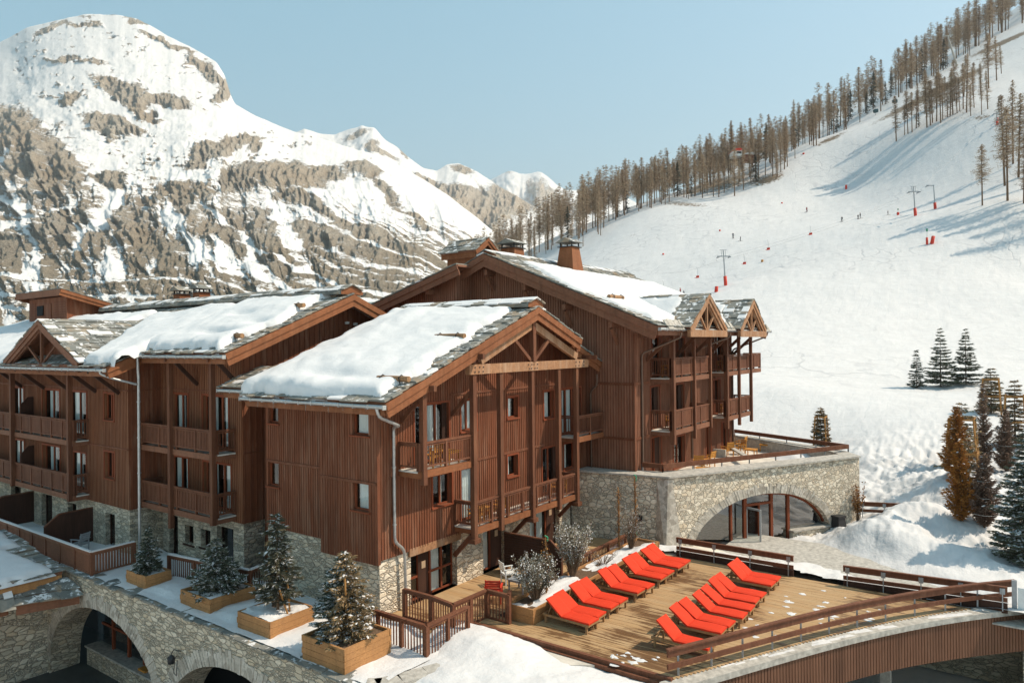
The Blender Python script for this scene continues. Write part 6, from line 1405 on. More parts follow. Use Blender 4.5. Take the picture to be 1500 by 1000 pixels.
# wrapped and caged young trees on the right
def wrapped(label, px, py, d, hpx, wpx, mat, sd, frays=True, tilt=.0):
    p, d2 = hit(px, py, 31)
    if p is None or abs(d2-d) > 9: p = CAM+ray(px, py)/FPX*d; d2 = d
    s = d2/FPX; h = hpx*s; r = wpx*s/2
    t = conifer('wrapped_tree', label, (p.x, p.y, p.z-.05), h, r*1.35, 26, 13, .01, 0, .17, 28, mats=('bark', mat), snow=.012, sd=sd, cat='wrapped tree', crown_pow=.85, nwid=.013, up=1.25, tr=.04)
    k = MB()
    for u in (.2, .42, .64, .82): rr_ = r*(1-u)**.8*1.1; k.tube([(rr_*math.cos(a)*rnd(.93, 1.07), rr_*math.sin(a)*rnd(.93, 1.07), h*u) for a in np.linspace(0, 6.283, 15)], .014, 4, 0, False)
    k.build('cord_net', M['bark'] if mat == 'rust' else M['white'], t)
wrapped('small rust orange netted tree, nearest to the ploughed snow ridge', 1407, 762, 37.5, 118, 26, 'rust', 51, tilt=.02)
wrapped('tall rust orange netted cone standing behind the nearest orange one', 1402, 706, 43.5, 112, 30, 'rust', 52)
wrapped('brown netted bundle with cords, right of the rust orange ones', 1442, 772, 37, 108, 34, 'brownnet', 53)
wrapped('tall thin brown bound tree with white cords, the highest of the wrapped group', 1441, 685, 50, 125, 17, 'brownnet', 54)
wrapped('narrow brown bound tree at the right, beside a framed spruce', 1473, 690, 47, 92, 22, 'brownnet', 55)
def caged(label, px, py, d, hpx, wpx, sd):
    random.seed(sd); p, d2 = hit(px, py, 31)
    if p is None or abs(d2-d) > 12: p = CAM+ray(px, py)/FPX*d; d2 = d
    s = d2/FPX; h = hpx*s; r = wpx*s/2; z = p.z-.05
    fr = thing('tree_guard', 'wooden guard frame around '+label, 'tree guard', (p.x, p.y, z)); k = MB(); c = [Vector((sx*r, sy*r, 0)) for sx, sy in ((-1, -1), (1, -1), (1, 1), (-1, 1))]; up = Vector((0, 0, h))
    for q in c: b = MB(); b.beam(q-Vector((0, 0, .3)), q*.72+up, .09, .09); b.build('post', M['stake'], fr)
    for u in (.5, .97):
        k = MB()
        for a_, b_ in zip(c, c[1:]+c[:1]): q = lambda v: v*(1-.28*u)+up*u; k.beam(q(a_), q(b_), .05, .12)
        k.build('rail', M['stake'], fr)
    conifer('spruce_tree', 'young spruce held inside the wooden frame: '+label, (p.x, p.y, z), h*1.28, r*1.5, 17, 10, .06, .1, .16*s/.045, 34, snow=.08, frost=.1, brown=.8, sd=sd, nwid=.016, crown_pow=.5, gap=.1)
caged('the tree highest on the bank', 1452, 605, 64, 52, 26, 61)
caged('the tree behind the tall rust cone', 1410, 690, 45, 80, 42, 62)
caged('the tree between the rust and the brown netting', 1420, 740, 39.5, 80, 30, 63)
caged('the tree by the right border', 1487, 655, 53, 78, 30, 64)
caged('the tree alone beyond the stone terrace', 1203, 652, 60, 44, 18, 65)
# ================================================================ SKI LIFT, SLOPE FURNITURE
def pylon(label, px, py, hpx, arm=1.6, single=False, lean=-.06):
    p, d = hit(px, py, 60); s = d/FPX; h = hpx*s; t = thing('lift_pylon', label, 'pylon', p, -(math.pi/2-AZ))
    top = Vector((lean*h, 0, h)); k = MB(); k.tube([(0, 0, -.5), top*.5, top], [.2, .16, .12], 8); k.build('mast', M['steel'], t)
    k = MB(); c = top*.82
    if single: k.beam(top+Vector((.2, 0, -.2)), top+Vector((-arm*1.4, 0, -.1)), .2, .22); k.tube([top+Vector((-arm*1.3, -.8, -.4)), top+Vector((-arm*1.3, .8, -.4))], .14, 6)
    else:
        k.beam(c+Vector((-arm, 0, 0)), c+Vector((arm, 0, 0)), .2, .24); k.beam(top+Vector((-.9, 0, 0)), top+Vector((.9, 0, 0)), .1, .1)
        for sx in (-.5, .5): k.beam(c+Vector((sx, 0, 0)), top+Vector((sx, 0, 0)), .08, .08)
        for sx in (-1, 1): k.tube([c+Vector((sx*arm*.9, -1.0, -.25)), c+Vector((sx*arm*.9, 1.0, -.25))], .16, 6)
    k.build('crossarm', M['steel'], t)
    k = MB(); q = lean*h; k.tube([(0, 0, -.3), (0, 0, .05), (q*.24, 0, h*.26), (q*.25, 0, h*.265)], [.36, .42, .42, .3], 10); k.build('safety_pad', M['red'], t)
    return p, c, top, d
P1 = pylon('lift pylon with double crossarm nearest the chalets, red pad at its foot', 1063, 418, 52)
P2 = pylon('lift pylon with double crossarm further up the slope, left of a single-arm one', 1341, 316, 43)
P3 = pylon('lift pylon with one arm to the left, rightmost on the open slope', 1370, 306, 35, 1.6, True)
P4 = pylon('small distant lift pylon with a red pad below the right larches', 1461, 183, 20, 1.2)
P5 = None
d = 420.0; p = CAM+ray(1405, 300)/FPX*d; p.z = ground(p.x, p.y)
t = thing('lift_mast', 'tall pale leaning lift mast in the forest at the upper right', 'mast', p, -(math.pi/2-AZ)); k = MB(); s = d/FPX; k.tube([(0, 0, -1), (-14*s, 0, 44*s)], [.55, .4], 8); k.beam((-22*s, 0, 43*s), (-6*s, 0, 45*s), .4, .5); k.build('mast', M['concrete'], t)
k = MB()
def cable(a, b, sag=1.2, r=.03): return [a.lerp(b, u)-Vector((0, 0, sag*4*u*(1-u))) for u in np.linspace(0, 1, 13)]
a1, b1 = P1[0]+Vector((0, 0, 7.3)), P2[0]+Vector((0, 0, 7.3)); k.tube(cable(a1, b1), .025, 4); a2 = P1[0]+Vector((2.2, -1, 7.2)); b2 = P2[0]+Vector((2.2, -1, 7.2)); k.tube(cable(a2, b2), .025, 4)
q0 = D(960, 400, 150); k.tube(cable(a1, q0), .025, 4); k.tube(cable(b1, P4[0]+Vector((0, 0, 5))), .025, 4)
tag(k.build('lift_cable', M['steel']), 'thin lift cables strung between the pylons', 'cable')
cdir = (a1+b1)/2
cw = [('red', u) for u in (.0,)]
pr = None
for i, (px_, py_) in enumerate(((1020.7, 407), (1089.5, 387), (1124.5, 366), (1186.5, 344), (971, 427))):
    # place on the vertical plane of the lift line
    r = ray(px_, py_); nrm = Vector((-(b1-a1).y, (b1-a1).x, 0)).normalized(); den = r.dot(nrm)
    tt_ = (a1-CAM).dot(nrm)/den; p = CAM+r*tt_
    if pr is None:
        t = thing('lift_chair', '', 'lift chair', p, 0, 'red lift chairs'); k = MB(); k.box((-.28, -.5, 0), (.28, .5, .09)); k.box((.22, -.5, 0), (.3, .5, .6)); k.build('seat', M['red'], t)
        k = MB(); k.tube([(.25, 0, .4), (.25, 0, 1.9), (0, 0, 2.6)], .03, 5); k.build('hanger', M['steel'], t); pr = t
    else: t = copy_tree(pr); t.location = p
    t['label'] = 'red lift chair hanging over the slope, '+['first one left of the near pylon', 'first one right of the near pylon', 'second one right of the near pylon', 'highest of the red ones past the near pylon', 'lowest one, just above the chalet roof'][i]
    t.rotation_euler.z = math.atan2((b1-a1).y, (b1-a1).x)
def padpost(label, px, py, hpx, wpx, mat='red', lean=0, top=False):
    p, d = hit(px, py, 40); s = d/FPX; t = thing('safety_post', label, 'marker', p, -(math.pi/2-AZ)); k = MB(); k.tube([(0, 0, -.2), (0, 0, .02), (lean*hpx*s, 0, hpx*s), (lean*hpx*s, 0, hpx*s+.05)], [wpx*s*.35, wpx*s*.5, wpx*s*.5, wpx*s*.3], 9); k.build('pad', M[mat], t)
    if top: k = MB(); k.tube([(0, 0, hpx*s), (.05, 0, hpx*s*2.2)], .05, 5); k.build('pole', M['steel'], t); k = MB(); k.beam((0, 0, hpx*s*1.9), (.0, 0, hpx*s*2.3), .3, .3); k.build('flag', M['green'], t)
for a in [('red padded post left of the near pylon foot', 1049, 427.5, 8, 5, 'red', .12), ('slim red post, left of a pair below the right shadow', 1358, 358, 10, 3.2, 'red', 0, True), ('wide leaning red pad, right of a pair below the right shadow', 1365, 357, 11, 5, 'red', .22), ('short red pad with a pole left of the upper pylons', 1315.5, 315, 4, 3.5, 'red', 0, True),
          ('upright red marker below the forest shadow on the upper slope', 1239.5, 277, 6, 3), ('small red marker left of the skiers on the middle slope', 1054.5, 338.5, 2, 2.4), ('small red marker high on the slope below the larch edge', 1145.5, 298, 1.6, 2.2), ('brownish square marker beside the lift line', 1116.6, 383.5, 3, 3.4, 'chair'), ('small red disc above the tall chalet roof', 971.5, 373, 2, 2.6), ('small red flag under the ridge at the far right', 1461, 178, 5, 2.5), ('small orange marker under the jutting larches', 1177, 226, 2, 3)]: padpost(*a)
# skiers
def skier(label, px, py, hpx, col, sd, trous=(.03, .03, .035), pose=0.0, face=0):
    random.seed(sd); p, d = hit(px, py, 60); h = 1.72; s = max(.9, min(1.35, hpx*d/FPX/h))
    import bmesh
    t = thing('person', label, 'person', p, face)
    V = [(0, 0, .92), (0, .02, 1.12), (0, .05, 1.38), (0, .08, 1.5), (0, .1, 1.63), (0, .1, 1.74), (-.1, 0, .88), (-.13, .1+pose, .5), (-.14, -.02, .08), (-.14, .1, .05), (.1, 0, .88), (.13, .14+pose, .5), (.14, .02, .08), (.14, .14, .05), (-.2, .05, 1.4), (-.3, .02, 1.15), (-.26, .26, 1.02), (.2, .05, 1.4), (.31, .04, 1.15), (.27, .28, 1.02)]
    Ed = [(0, 1), (1, 2), (2, 3), (3, 4), (4, 5), (0, 6), (6, 7), (7, 8), (8, 9), (0, 10), (10, 11), (11, 12), (12, 13), (2, 14), (14, 15), (15, 16), (2, 17), (17, 18), (18, 19)]
    rad = [.15, .14, .16, .07, .1, .08, .11, .085, .065, .06, .11, .085, .065, .06, .08, .06, .045, .08, .06, .045]
    me = bpy.data.meshes.new('body'); me.from_pydata(V, Ed, []); o = bpy.data.objects.new('body', me); COL.objects.link(o)
    bm = bmesh.new(); bm.from_mesh(me); bm.verts.ensure_lookup_table(); ly = bm.verts.layers.skin.verify()
    for v, r_ in zip(bm.verts, rad): v[ly].radius = (r_, r_)
    bm.verts[0][ly].use_root = True; bm.to_mesh(me); bm.free()
    md = o.modifiers.new('skin', 'SKIN'); o.modifiers.new('sub', 'SUBSURF').levels = 1
    dg = bpy.context.evaluated_depsgraph_get(); ev = bpy.data.meshes.new_from_object(o.evaluated_get(dg)); bpy.data.objects.remove(o)
    jm = simple('ski_jacket', col, .7); tm = simple('ski_trousers', trous, .7)
    for m_ in (jm, tm, M['skin'], M['black']): ev.materials.append(m_)
    for f in ev.polygons: z = f.center.z; f.material_index = 3 if z > 1.68 else 2 if z > 1.52 else 0 if z > .9 else 1 if z > .14 else 3; f.use_smooth = True
    o = bpy.data.objects.new('body', ev); COL.objects.link(o); o.parent = t
    for x in (-.14, .14): k = MB(); k.add([(x-.05, -.7, .0), (x+.05, -.7, .0), (x+.05, .85, .0), (x-.05, .85, .0), (x-.04, .98, .12), (x+.04, .98, .12)]+[(x-.05, -.7, .03), (x+.05, -.7, .03), (x+.05, .85, .03), (x-.05, .85, .03), (x-.04, .98, .14), (x+.04, .98, .14)], [(0, 1, 2, 3), (3, 2, 5, 4), (6, 9, 8, 7), (9, 10, 11, 8), (0, 3, 9, 6), (1, 7, 8, 2), (3, 4, 10, 9), (2, 8, 11, 5), (4, 5, 11, 10), (0, 6, 7, 1)]); k.build('ski', M['black'], t)
    for x in (-.27, .28): k = MB(); k.tube([(x, .28, 1.1), (x*1.2, -.25, .1)], .012, 5); k.build('ski_pole', M['steel'], t)
    t.scale = (s, s, s); return t
for a in [('skier in a red jacket standing just above the tall chalet roof', 997, 432, 11, (.4, .03, .03), 71, (.03, .03, .035), .0, .3), ('small skier in grey beside the one in the red jacket', 1002, 434, 7, (.25, .25, .27), 72, (.06, .06, .06), .0, 1), ('skier in dark clothes standing upright on the middle slope, left of two', 1073.8, 349, 8, (.03, .035, .05), 73, (.02, .02, .02), .0, 2), ('skier crouching in a turn on the middle slope, right of two', 1085, 353, 7, (.03, .03, .04), 74, (.02, .02, .02), .12, .5),
          ('skier in a dark red suit high on the middle slope', 1181.6, 311, 8, (.3, .03, .03), 75, (.14, .02, .02), .05, 4), ('skier in dark clothes leaning downhill below the forest shadow', 1233.5, 325, 8, (.02, .02, .02), 76, (.02, .02, .02), .14, 1.2), ('standing person of the dark pair left of the lift pylons', 1260.5, 320, 9, (.02, .025, .03), 77, (.02, .02, .02), 0, 0), ('crouching person of the dark pair left of the lift pylons', 1257, 321, 6, (.03, .02, .02), 78, (.02, .02, .02), .15, 2), ('lone dark skier between the pair and the short red pad', 1300.5, 315, 6, (.02, .02, .03), 79, (.02, .02, .02), 0, 3)]: skier(*a)
# lift hut on the ridge
d = 338.0; p = CAM+ray(1080, 300)/FPX*d; p.z = 0; p.z = (CAM+ray(1080, 230)/FPX*d).z; s = d/FPX
if p is not None:
    t = thing('lift_hut', 'small white lift hut with a red roof edge on the wooded ridge', 'hut', p, -(math.pi/2-AZ)); k = MB(); k.box((-8*s, -2, 0), (6*s, 4, 8*s)); k.build('wall', M['white'], t); k = MB(); k.box((-2*s, -2.08, 3.5*s), (5*s, -2.01, 6.5*s)); k.build('window', M['black'], t)
    k = MB(); k.prism([(-9*s, -2.6, 7*s), (7*s, -2.6, 8*s), (7*s, -2.6, 9.5*s), (3*s, -2.6, 11*s), (-4*s, -2.6, 10.5*s)], (0, 7, 0)); k.build('roof', M['red'], t)
    t2 = thing('timber_shed', 'low timber shed with a snowy roof right of the white hut on the ridge', 'shed', p+RT*(22*s), -(math.pi/2-AZ)); k = MB(); k.box((-11*s, -1, -2), (10*s, 4, 3*s)); k.build('wall', M['cladgrey'], t2); k = MB(); k.prism([(-13*s, -2, 3*s), (13*s, -2, 2*s), (13*s, -2, 3.5*s), (2*s, -2, 6*s), (-12*s, -2, 4*s)], (0, 7, 0)); k.build('roof', M['snow'], t2)
for px_, py_, lab in ((1310, 106, 'dark round snow gun at the forest edge, upper of two'), (1282, 120, 'dark round snow gun at the forest edge, lower of two')):
    d = 385.0; p = CAM+ray(px_, py_)/FPX*d; p.z = ground(p.x, p.y); s = d/FPX; t = thing('snow_gun', lab, 'snow gun', p, -(math.pi/2-AZ)); k = MB(); k.tube([(0, 0, -.5), (0, 0, 4*s)], .12, 6); k.build('stand', M['steel'], t); k = MB(); k.tube([(-3*s, .3, 5.5*s), (-1*s, 0, 6*s), (3*s, -.3, 6.6*s)], [2.2*s, 3*s, 2.6*s], 12); k.build('barrel', simple('teal_metal', (.02, .07, .08), .5), t)
# ================================================================ MOUNTAINS
random.seed(17)
def mk_rock():
    k = NT('mountain_rock_and_snow'); v = k.co(); at = k.n('Attribute'); at.attribute_name = 'rock'; a2 = k.n('Attribute'); a2.attribute_name = 'tone'; a3 = k.n('Attribute'); a3.attribute_name = 'crag'
    n1 = k.noise(v, .026, 9, .72); n3 = k.noise(v, .004, 6, .62); nf = k.noise(v, .2, 5, .75); crk = k.noise(k.co(scale=(1.6, 1.6, .35)), .085, 8, .75, .7)
    st = k.noise(k.co(scale=(.45, .45, 2.6), rot=(.12, .08, 0)), .05, 8, .74, .8)
    thr = k.math('ADD', at.outputs['Fac'], k.math('ADD', k.math('MULTIPLY', k.math('SUBTRACT', n1, .5), 1.3), k.math('ADD', k.math('MULTIPLY', k.math('SUBTRACT', st, .5), 1.45), k.math('MULTIPLY', k.math('SUBTRACT', nf, .5), 1.5))))
    f = k.mapr(thr, -.015, .03, 0, 1)
    mixv = k.math('ADD', k.math('MULTIPLY', crk, .45), k.math('ADD', k.math('MULTIPLY', st, .25), k.math('MULTIPLY', a3.outputs['Fac'], .3)))
    rc = k.ramp(mixv, [(.27, (.2, .18, .155)), (.4, (.4, .345, .28)), (.52, (.55, .475, .38)), (.66, (.64, .57, .47))])
    rc = k.mix(k.mapr(n3, .44, .64, 0, .55), rc, (.52, .385, .25), 'MIX')
    rc = k.mix(k.math('MULTIPLY', a2.outputs['Fac'], .7), rc, k.mix(k.mapr(n1, .35, .65, 0, 1), (.31, .245, .165), (.5, .4, .285)))
    rc = k.mix(k.mapr(crk, .34, .47, .8, 0), rc, (.17, .15, .125))
    sc = k.mix(k.mapr(n1, .4, .7, 0, .5), (.72, .695, .67), (.65, .635, .62))
    col = k.mix(f, sc, rc)
    h = k.math('ADD', k.math('MULTIPLY', n1, .4), k.math('ADD', k.math('MULTIPLY', crk, .9), k.math('MULTIPLY', nf, .25)))
    return k.done(col, .9, k.bump(k.math('MULTIPLY', h, k.math('ADD', k.math('MULTIPLY', f, .9), .06)), 1.0, 18), .08)
M['rock'] = mk_rock()
def mountain(name, label, base, ridge, px0, px1, npx, nr, dn, amp, rockf, crag=60):
    """heightfield in polar coordinates: base line and ridge line given as (px, py, distance)."""
    b = np.array(base, float); r = np.array(ridge, float); PX = np.linspace(px0, px1, npx)
    by, bd = np.interp(PX, b[:, 0], b[:, 1]), np.interp(PX, b[:, 0], b[:, 2]); ry, rd = np.interp(PX, r[:, 0], r[:, 1]), np.interp(PX, r[:, 0], r[:, 2])
    T = np.linspace(0, 1, nr)
    sm = lambda W, n_=max(3, int(5/(PX[1]-PX[0]))): np.convolve(np.pad(W, n_, mode='edge'), np.hanning(2*n_+1)/np.hanning(2*n_+1).sum(), mode='valid')
    by, bd, rd = sm(by), sm(bd), sm(rd, max(4, int(26/(PX[1]-PX[0])))); ry = sm(ry)+1.1*fbm(PX*.09, 3.3, 0, 5)
    A, Tm = np.meshgrid(PX, T, indexing='ij')
    # direction per column
    horiz = np.array([[FWD.x*FPX+RT.x*(p-750), FWD.y*FPX+RT.y*(p-750)] for p in PX]); 
    def pt(px_, py_, d):
        rx = FWD.x*FPX+RT.x*(px_-750)+UPV.x*(500-py_); ry_ = FWD.y*FPX+RT.y*(px_-750)+UPV.y*(500-py_); rz = FWD.z*FPX+RT.z*(px_-750)+UPV.z*(500-py_)
        return rx*d/FPX, ry_*d/FPX, CZ+rz*d/FPX
    dcol = bd[:, None]+(rd-bd)[:, None]*Tm; slope_e = np.interp(Tm, [0, .3, .6, 1], [0, .34, .66, 1])
    PY = by[:, None]+(ry-by)[:, None]*slope_e
    X, Y, Z = pt(A, PY, dcol)
    env = np.sin(np.pi*np.clip(Tm, 0, 1))**.6
    N = dn(A, PY, X, Y, Z, Tm); X = X-FWD.x*N*env; Y = Y-FWD.y*N*env
    ed = np.clip((1-Tm)/.04, 0, 1); Z = Z+amp*(.10*(ridged(X*.004, Y*.004, 0, 6)-.6)+.05*fbm(X*.02, Y*.02, 0, 4))*(.25+.75*np.minimum(1, env*1.4))*(1-.5*sstep(.55, .8, Tm))
    # back face
    bx, by_, bz = pt(A[:, -1:], PY[:, -1:]+140, dcol[:, -1:]*1.35)
    X = np.hstack([X, bx]); Y = np.hstack([Y, by_]); Z = np.hstack([Z, bz])
    Xf, Yf, Zf = X[:, :-1], Y[:, :-1], Z[:, :-1]
    rock, tone = rockf(A, PY, Xf, Yf, Zf, Tm)
    # crags: rocky parts get rough relief, then snow settles on their ledges
    cr = ridged(A*.045+PY*.012, PY*.03, 3, 6)-.62; c2 = ridged(A*.16, PY*.09, 7, 5)-.62
    q = np.clip(rock+.35, 0, 1)*np.clip((1-Tm)/.05, 0, 1)*np.clip(Tm/.03, 0, 1); dsp = crag*q*(cr*.9+.62*c2)*(1-.55*sstep(300, 390, PY))
    Xf -= FWD.x*dsp; Yf -= FWD.y*dsp; Zf += .35*dsp
    dX = [np.gradient(W, axis=0) for W in (Xf, Yf, Zf)]; dY = [np.gradient(W, axis=1) for W in (Xf, Yf, Zf)]
    nx = dX[1]*dY[2]-dX[2]*dY[1]; ny = dX[2]*dY[0]-dX[0]*dY[2]; nz = dX[0]*dY[1]-dX[1]*dY[0]; ln = np.sqrt(nx**2+ny**2+nz**2)+1e-9; nz = np.abs(nz)/ln
    def blur(W, n):
        for ax in (0, 1):
            c = np.cumsum(np.pad(W, [(n+1, n) if i == ax else (0, 0) for i in (0, 1)], mode='edge'), axis=ax); W = (np.take(c, range(2*n+1, c.shape[ax]), axis=ax)-np.take(c, range(0, c.shape[ax]-2*n-1), axis=ax))/(2*n+1)
        return W
    rock = rock+np.clip(1.5*(blur(nz, 14)-nz), -.55, .55)*np.clip(rock+.45, 0, 1)
    cg = np.clip(.5+1.2*(cr*.8+c2*.6), 0, 1)
    X[:, :-1], Y[:, :-1], Z[:, :-1] = Xf, Yf, Zf; Z = np.maximum(Z, -5.25)
    rock, tone, cg = [np.hstack([q_, q_[:, -1:]]) for q_ in (rock, tone, cg)]
    n, m_ = X.shape; idx = np.arange(n*m_).reshape(n, m_); fs = np.stack([idx[:-1, :-1], idx[1:, :-1], idx[1:, 1:], idx[:-1, 1:]], -1).reshape(-1, 4)
    k = MB(); k.add(np.stack([X.ravel(), Y.ravel(), Z.ravel()], 1).tolist(), fs.tolist(), 0, True); o = structure(k.build(name, M['rock']), label, 'mountain')
    for nm, arr in (('rock', rock), ('tone', tone), ('crag', cg)): q = o.data.attributes.new(nm, 'FLOAT', 'POINT'); q.data.foreach_set('value', arr.ravel().astype(np.float32))
    return o
def eb(A, P, cx_, cy_, rx, ry, ang=0, soft=1.0):
    c, s = math.cos(R(ang)), math.sin(R(ang)); u = (A-cx_)*c+(P-cy_)*s; v = -(A-cx_)*s+(P-cy_)*c
    return np.exp(-((u/rx)**2+(v/ry)**2)**soft)
ridge1 = [(-500,160,3000),(-200,100,3000),(-60,78,3000),(0,62,2950),(20,52,2950),(40,40,2920),(70,33,2900),(105,25,2900),(130,21,2900),(170,22,2900),(200,27,2880),(228,42,2860),(250,55,2800),(290,75,2750),(318,92,2700),(330,112,2620),(338,140,2560),(344,153,2540),(370,168,2520),(400,181,2500),(430,193,2480),(470,203,2450),(500,213,2430),(540,224,2400),(580,240,2380),(620,262,2350),(655,285,2300),(690,312,2250),(730,345,2200),(770,380,2100),(830,430,1900),(900,470,1700)]
base1 = [(-500,520,650),(0,478,700),(100,472,700),(200,460,700),(300,452,680),(400,450,680),(500,445,700),(600,440,760),(700,440,850),(800,460,900),(900,490,900)]
def dn1(A, P, X, Y, Z, T):
    return 45*fbm(A*.010, P*.010, 1, 6, .5)+70*(ridged(A*.03-P*.012, P*.007, 4, 6)-.5)*sstep(235, 320, P)+ (8+26*sstep(200, 300, P))*(ridged(A*.05, P*.05, 6, 5)-.5)+70*eb(A, P, 560, 262, 60, 14, 25)+55*eb(A, P, 400, 262, 70, 22, 3)+45*eb(A, P, 60, 225, 80, 45, 20)
def rock1(A, P, X, Y, Z, T):
    f = lambda *q: eb(A, P, *q, soft=1.6)
    wx = A+24*fbm(A*.03, P*.04, 31, 6, .6); wy = P+16*fbm(A*.03, P*.04, 37, 6, .6); g_ = lambda *q: eb(wx, wy, *q, soft=1.7)
    r = -.56+.2*fbm(A*.04, P*.06, 5, 4)+0*A
    low = sstep(215, 345, P+(A-200)*-.10); r = r+.92*low
    for q in ((45,225,75,55,12),(20,180,45,26,0),(95,262,50,34,-35),(160,128,36,13,30),(190,140,32,14,20),(240,148,40,12,12),(165,185,44,18,12),(205,160,26,9,30),(300,108,44,13,40),(328,136,14,20,10),(112,148,26,8,-30),(328,213,50,13,-8),(300,228,34,13,-20),(372,215,18,8,30),(410,262,88,24,3),(340,268,26,20,-10),(275,288,56,24,4),(235,300,40,16,10),(60,350,85,24,-16),(10,372,50,24,-8),(130,322,46,16,-24),(210,345,55,30,25),(75,40,26,4,-20),(125,37,32,5,5),(110,92,50,4,4),(240,62,40,4,25),(205,33,26,3,10),(530,255,34,17,20),(570,287,34,13,38),(612,318,30,8,42),(482,255,34,15,5),(350,345,50,36,0),(450,300,60,14,15),(30,262,36,14,-30),(165,262,30,12,10)): r = np.maximum(r, -.62+1.12*g_(*q)) + .12*g_(*q)
    ln_ = ridged(A*.022, P*.20, 51, 2); r = np.maximum(r, -.6+.75*sstep(.84, .97, ln_)*sstep(.0, .3, fbm(A*.035, P*.05, 53, 4)))
    r = r+.55*sstep(.22, .5, fbm(A*.16, P*.2, 57, 3))*(1-low)*sstep(-.12, .25, fbm(A*.02, P*.03, 61, 3))
    sl = np.interp(A, [0, 250, 420, 620, 750], [.12, .22, .55, .95, 1.1]); u = A-P*sl+8*fbm(A*.02, P*.02, 41, 3)
    g = ridged(u*.045, P*.003, 8, 3); gv = ridged(u*.11+3, P*.006, 5, 3)
    r = r-.9*sstep(.78, .95, g)*sstep(255, 320, P)-.42*sstep(.72, .95, gv)*sstep(280, 360, P)*sstep(250, 470, A)
    gw = ridged(u*.17+9, P*.004, 15, 3); r = r+.7*(sstep(.4, .8, gw)-.5)*sstep(270, 340, P)*sstep(330, 500, A)+.35*(sstep(.4, .8, gw)-.55)*sstep(340, 400, P)*(1-sstep(330, 500, A))
    r = r-.34*sstep(430, 640, A)*(1-sstep(300, 420, P+(650-A)*.28))-.12*sstep(380, 600, A)
    for q in ((165,298,10,30,25),(150,325,14,22,30),(25,330,55,5,-8),(25,300,45,4,8),(322,278,4,26,-8),(295,375,14,26,5),(340,372,12,32,-20),(170,398,16,24,10),(55,400,20,9,-40),(430,350,8,60,-30),(20,245,30,7,-30),(255,330,7,24,10),(120,360,6,22,20),(230,395,6,22,-10),(385,380,7,40,-25),(80,315,40,3,-14)): r = r-.95*g_(*q)
    r = r+.30*f(150, 212, 40, 20)*np.sign(np.sin(P*1.0+A*.05))+.25*f(215, 235, 60, 22)*np.sign(np.sin(P*.9-A*.08))+.2*f(40, 330, 60, 25)*np.sign(np.sin(P*.7+A*.03))
    road = np.abs(P-(408+.018*A)); r = np.where((road < 2.0) & (A < 300), -.7, r); r = np.where((road > 2.4) & (road < 8) & (P > 408) & (A < 330), .4, r)
    for yy in (432, 452): rd = np.abs(P-(yy+.012*A)); r = np.where((rd < 2.2) & (A < 240), -.6, r)
    r = r-.25*sstep(418, 440, P)*fbm(A*.05, P*.05, 3, 3)
    tone = np.clip(sstep(325, 390, P)*.95-.35*fbm(A*.03, P*.03, 9, 3), 0, 1)
    return r, tone
mountain('mountain', 'broad rocky snow mountain filling the left background', base1, ridge1, -300, 860, 820, 440, dn1, 110, rock1, 58)
ridge2 = [(300,260,4200),(400,215,4200),(430,196,4150),(445,189,4150),(470,196,4200),(490,198,4250),(505,192,4250),(530,184,4250),(540,187,4250),(548,187,4230),(562,203,4200),(585,218,4180),(600,232,4150),(620,246,4150),(640,250,4200),(655,241,4250),(672,239,4300),(690,247,4300),(715,262,4300),(740,278,4250),(780,300,4150),(830,330,4000),(900,380,3800)]
base2 = [(300,420,2600),(500,400,2600),(600,392,2600),(700,400,2600),(900,440,2500)]
def dn2(A, P, X, Y, Z, T): return 120*fbm(A*.02, P*.02, 11, 5)+90*(ridged(A*.03+P*.02, P*.01, 2, 4)-.5)+90*eb(A, P, 680, 310, 45, 26, 20)
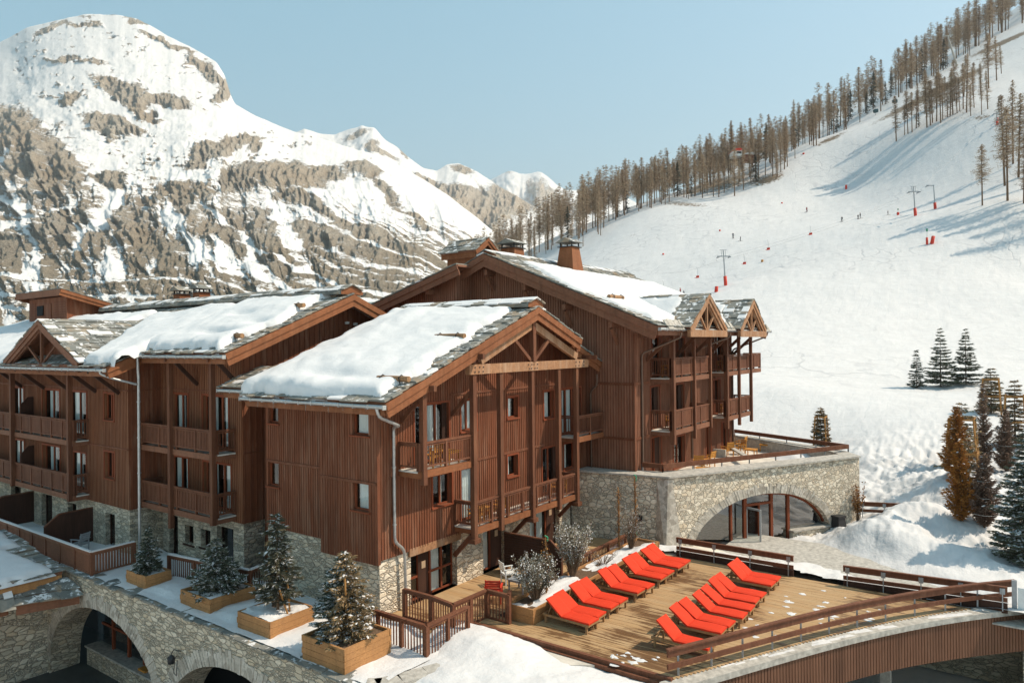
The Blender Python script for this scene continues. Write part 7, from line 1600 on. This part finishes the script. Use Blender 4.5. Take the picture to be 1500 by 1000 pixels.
def rock2(A, P, X, Y, Z, T):
    f = lambda *q: eb(A, P, *q); r = -.6+.15*fbm(A*.05, P*.06, 5, 4)+0*A
    for q in ((525,197,26,7,-25),(547,215,10,12,20),(590,222,14,4,50),(674,247,20,7,10),(640,287,20,13,25),(665,300,30,20,15),(690,305,34,30,10),(700,330,40,20,20),(740,283,25,12,30),(760,300,30,14,20),(700,285,40,6,15),(730,310,30,14,0),(560,225,30,4,20),(620,262,30,4,25)): r = r+.95*f(*q)
    r = r+.4*sstep(.6, .9, ridged((A-P*.9)*.06, P*.01, 3, 3))*sstep(230, 300, P); return r, 0*A
mountain('mountain', 'second snowy range with a sharp crest behind the broad mountain', base2, ridge2, 330, 900, 420, 220, dn2, 150, rock2, 110)
ridge3 = [(560,330,7500),(640,300,7500),(700,272,7500),(722,262,7500),(736,254,7450),(748,250,7400),(760,254,7450),(775,254,7500),(790,251,7450),(800,256,7450),(815,270,7500),(830,279,7500),(845,278,7550),(858,283,7600),(875,282,7800),(890,277,7900),(910,286,8000),(960,310,8000),(1100,360,8000)]
base3 = [(560,420,5000),(750,400,5000),(900,400,5000),(1100,430,5000)]
def dn3(A, P, X, Y, Z, T): return 260*fbm(A*.03, P*.03, 21, 5)+200*(ridged(A*.05, P*.02, 5, 4)-.5)
def rock3(A, P, X, Y, Z, T):
    f = lambda *q: eb(A, P, *q); r = -.55+.15*fbm(A*.06, P*.06, 5, 4)+0*A
    for q in ((790,275,10,18,10),(775,272,8,16,-5),(810,290,20,12,30),(745,253,10,3,0),(795,300,30,14,0)): r = r+.62*f(*q)
    return r, 0*A
mountain('mountain', 'farthest pale double-headed snow peak in the gap above the wood', base3, ridge3, 580, 1000, 300, 140, dn3, 260, rock3, 160)

# ================================================================ AIR
def haze():
    k = MB(); k.box((-6000, -6000, -6.4), (12000, 12000, 2600)); o = k.build('haze', bpy.data.materials.new('thin_mountain_air')); o['kind'] = 'stuff'; o['label'] = 'thin pale haze in the valley air'; o['category'] = 'haze'
    mt = o.data.materials[0]; mt.use_nodes = True; t = mt.node_tree; t.nodes.clear(); out = t.nodes.new('ShaderNodeOutputMaterial'); v = t.nodes.new('ShaderNodeVolumePrincipled')
    v.inputs['Color'].default_value = (.93, .95, 1, 1); v.inputs['Density'].default_value = 8e-5; v.inputs['Anisotropy'].default_value = .2; t.links.new(v.outputs[0], out.inputs['Volume'])
    return o
if True: haze()
SC.cycles.volume_bounces = 0
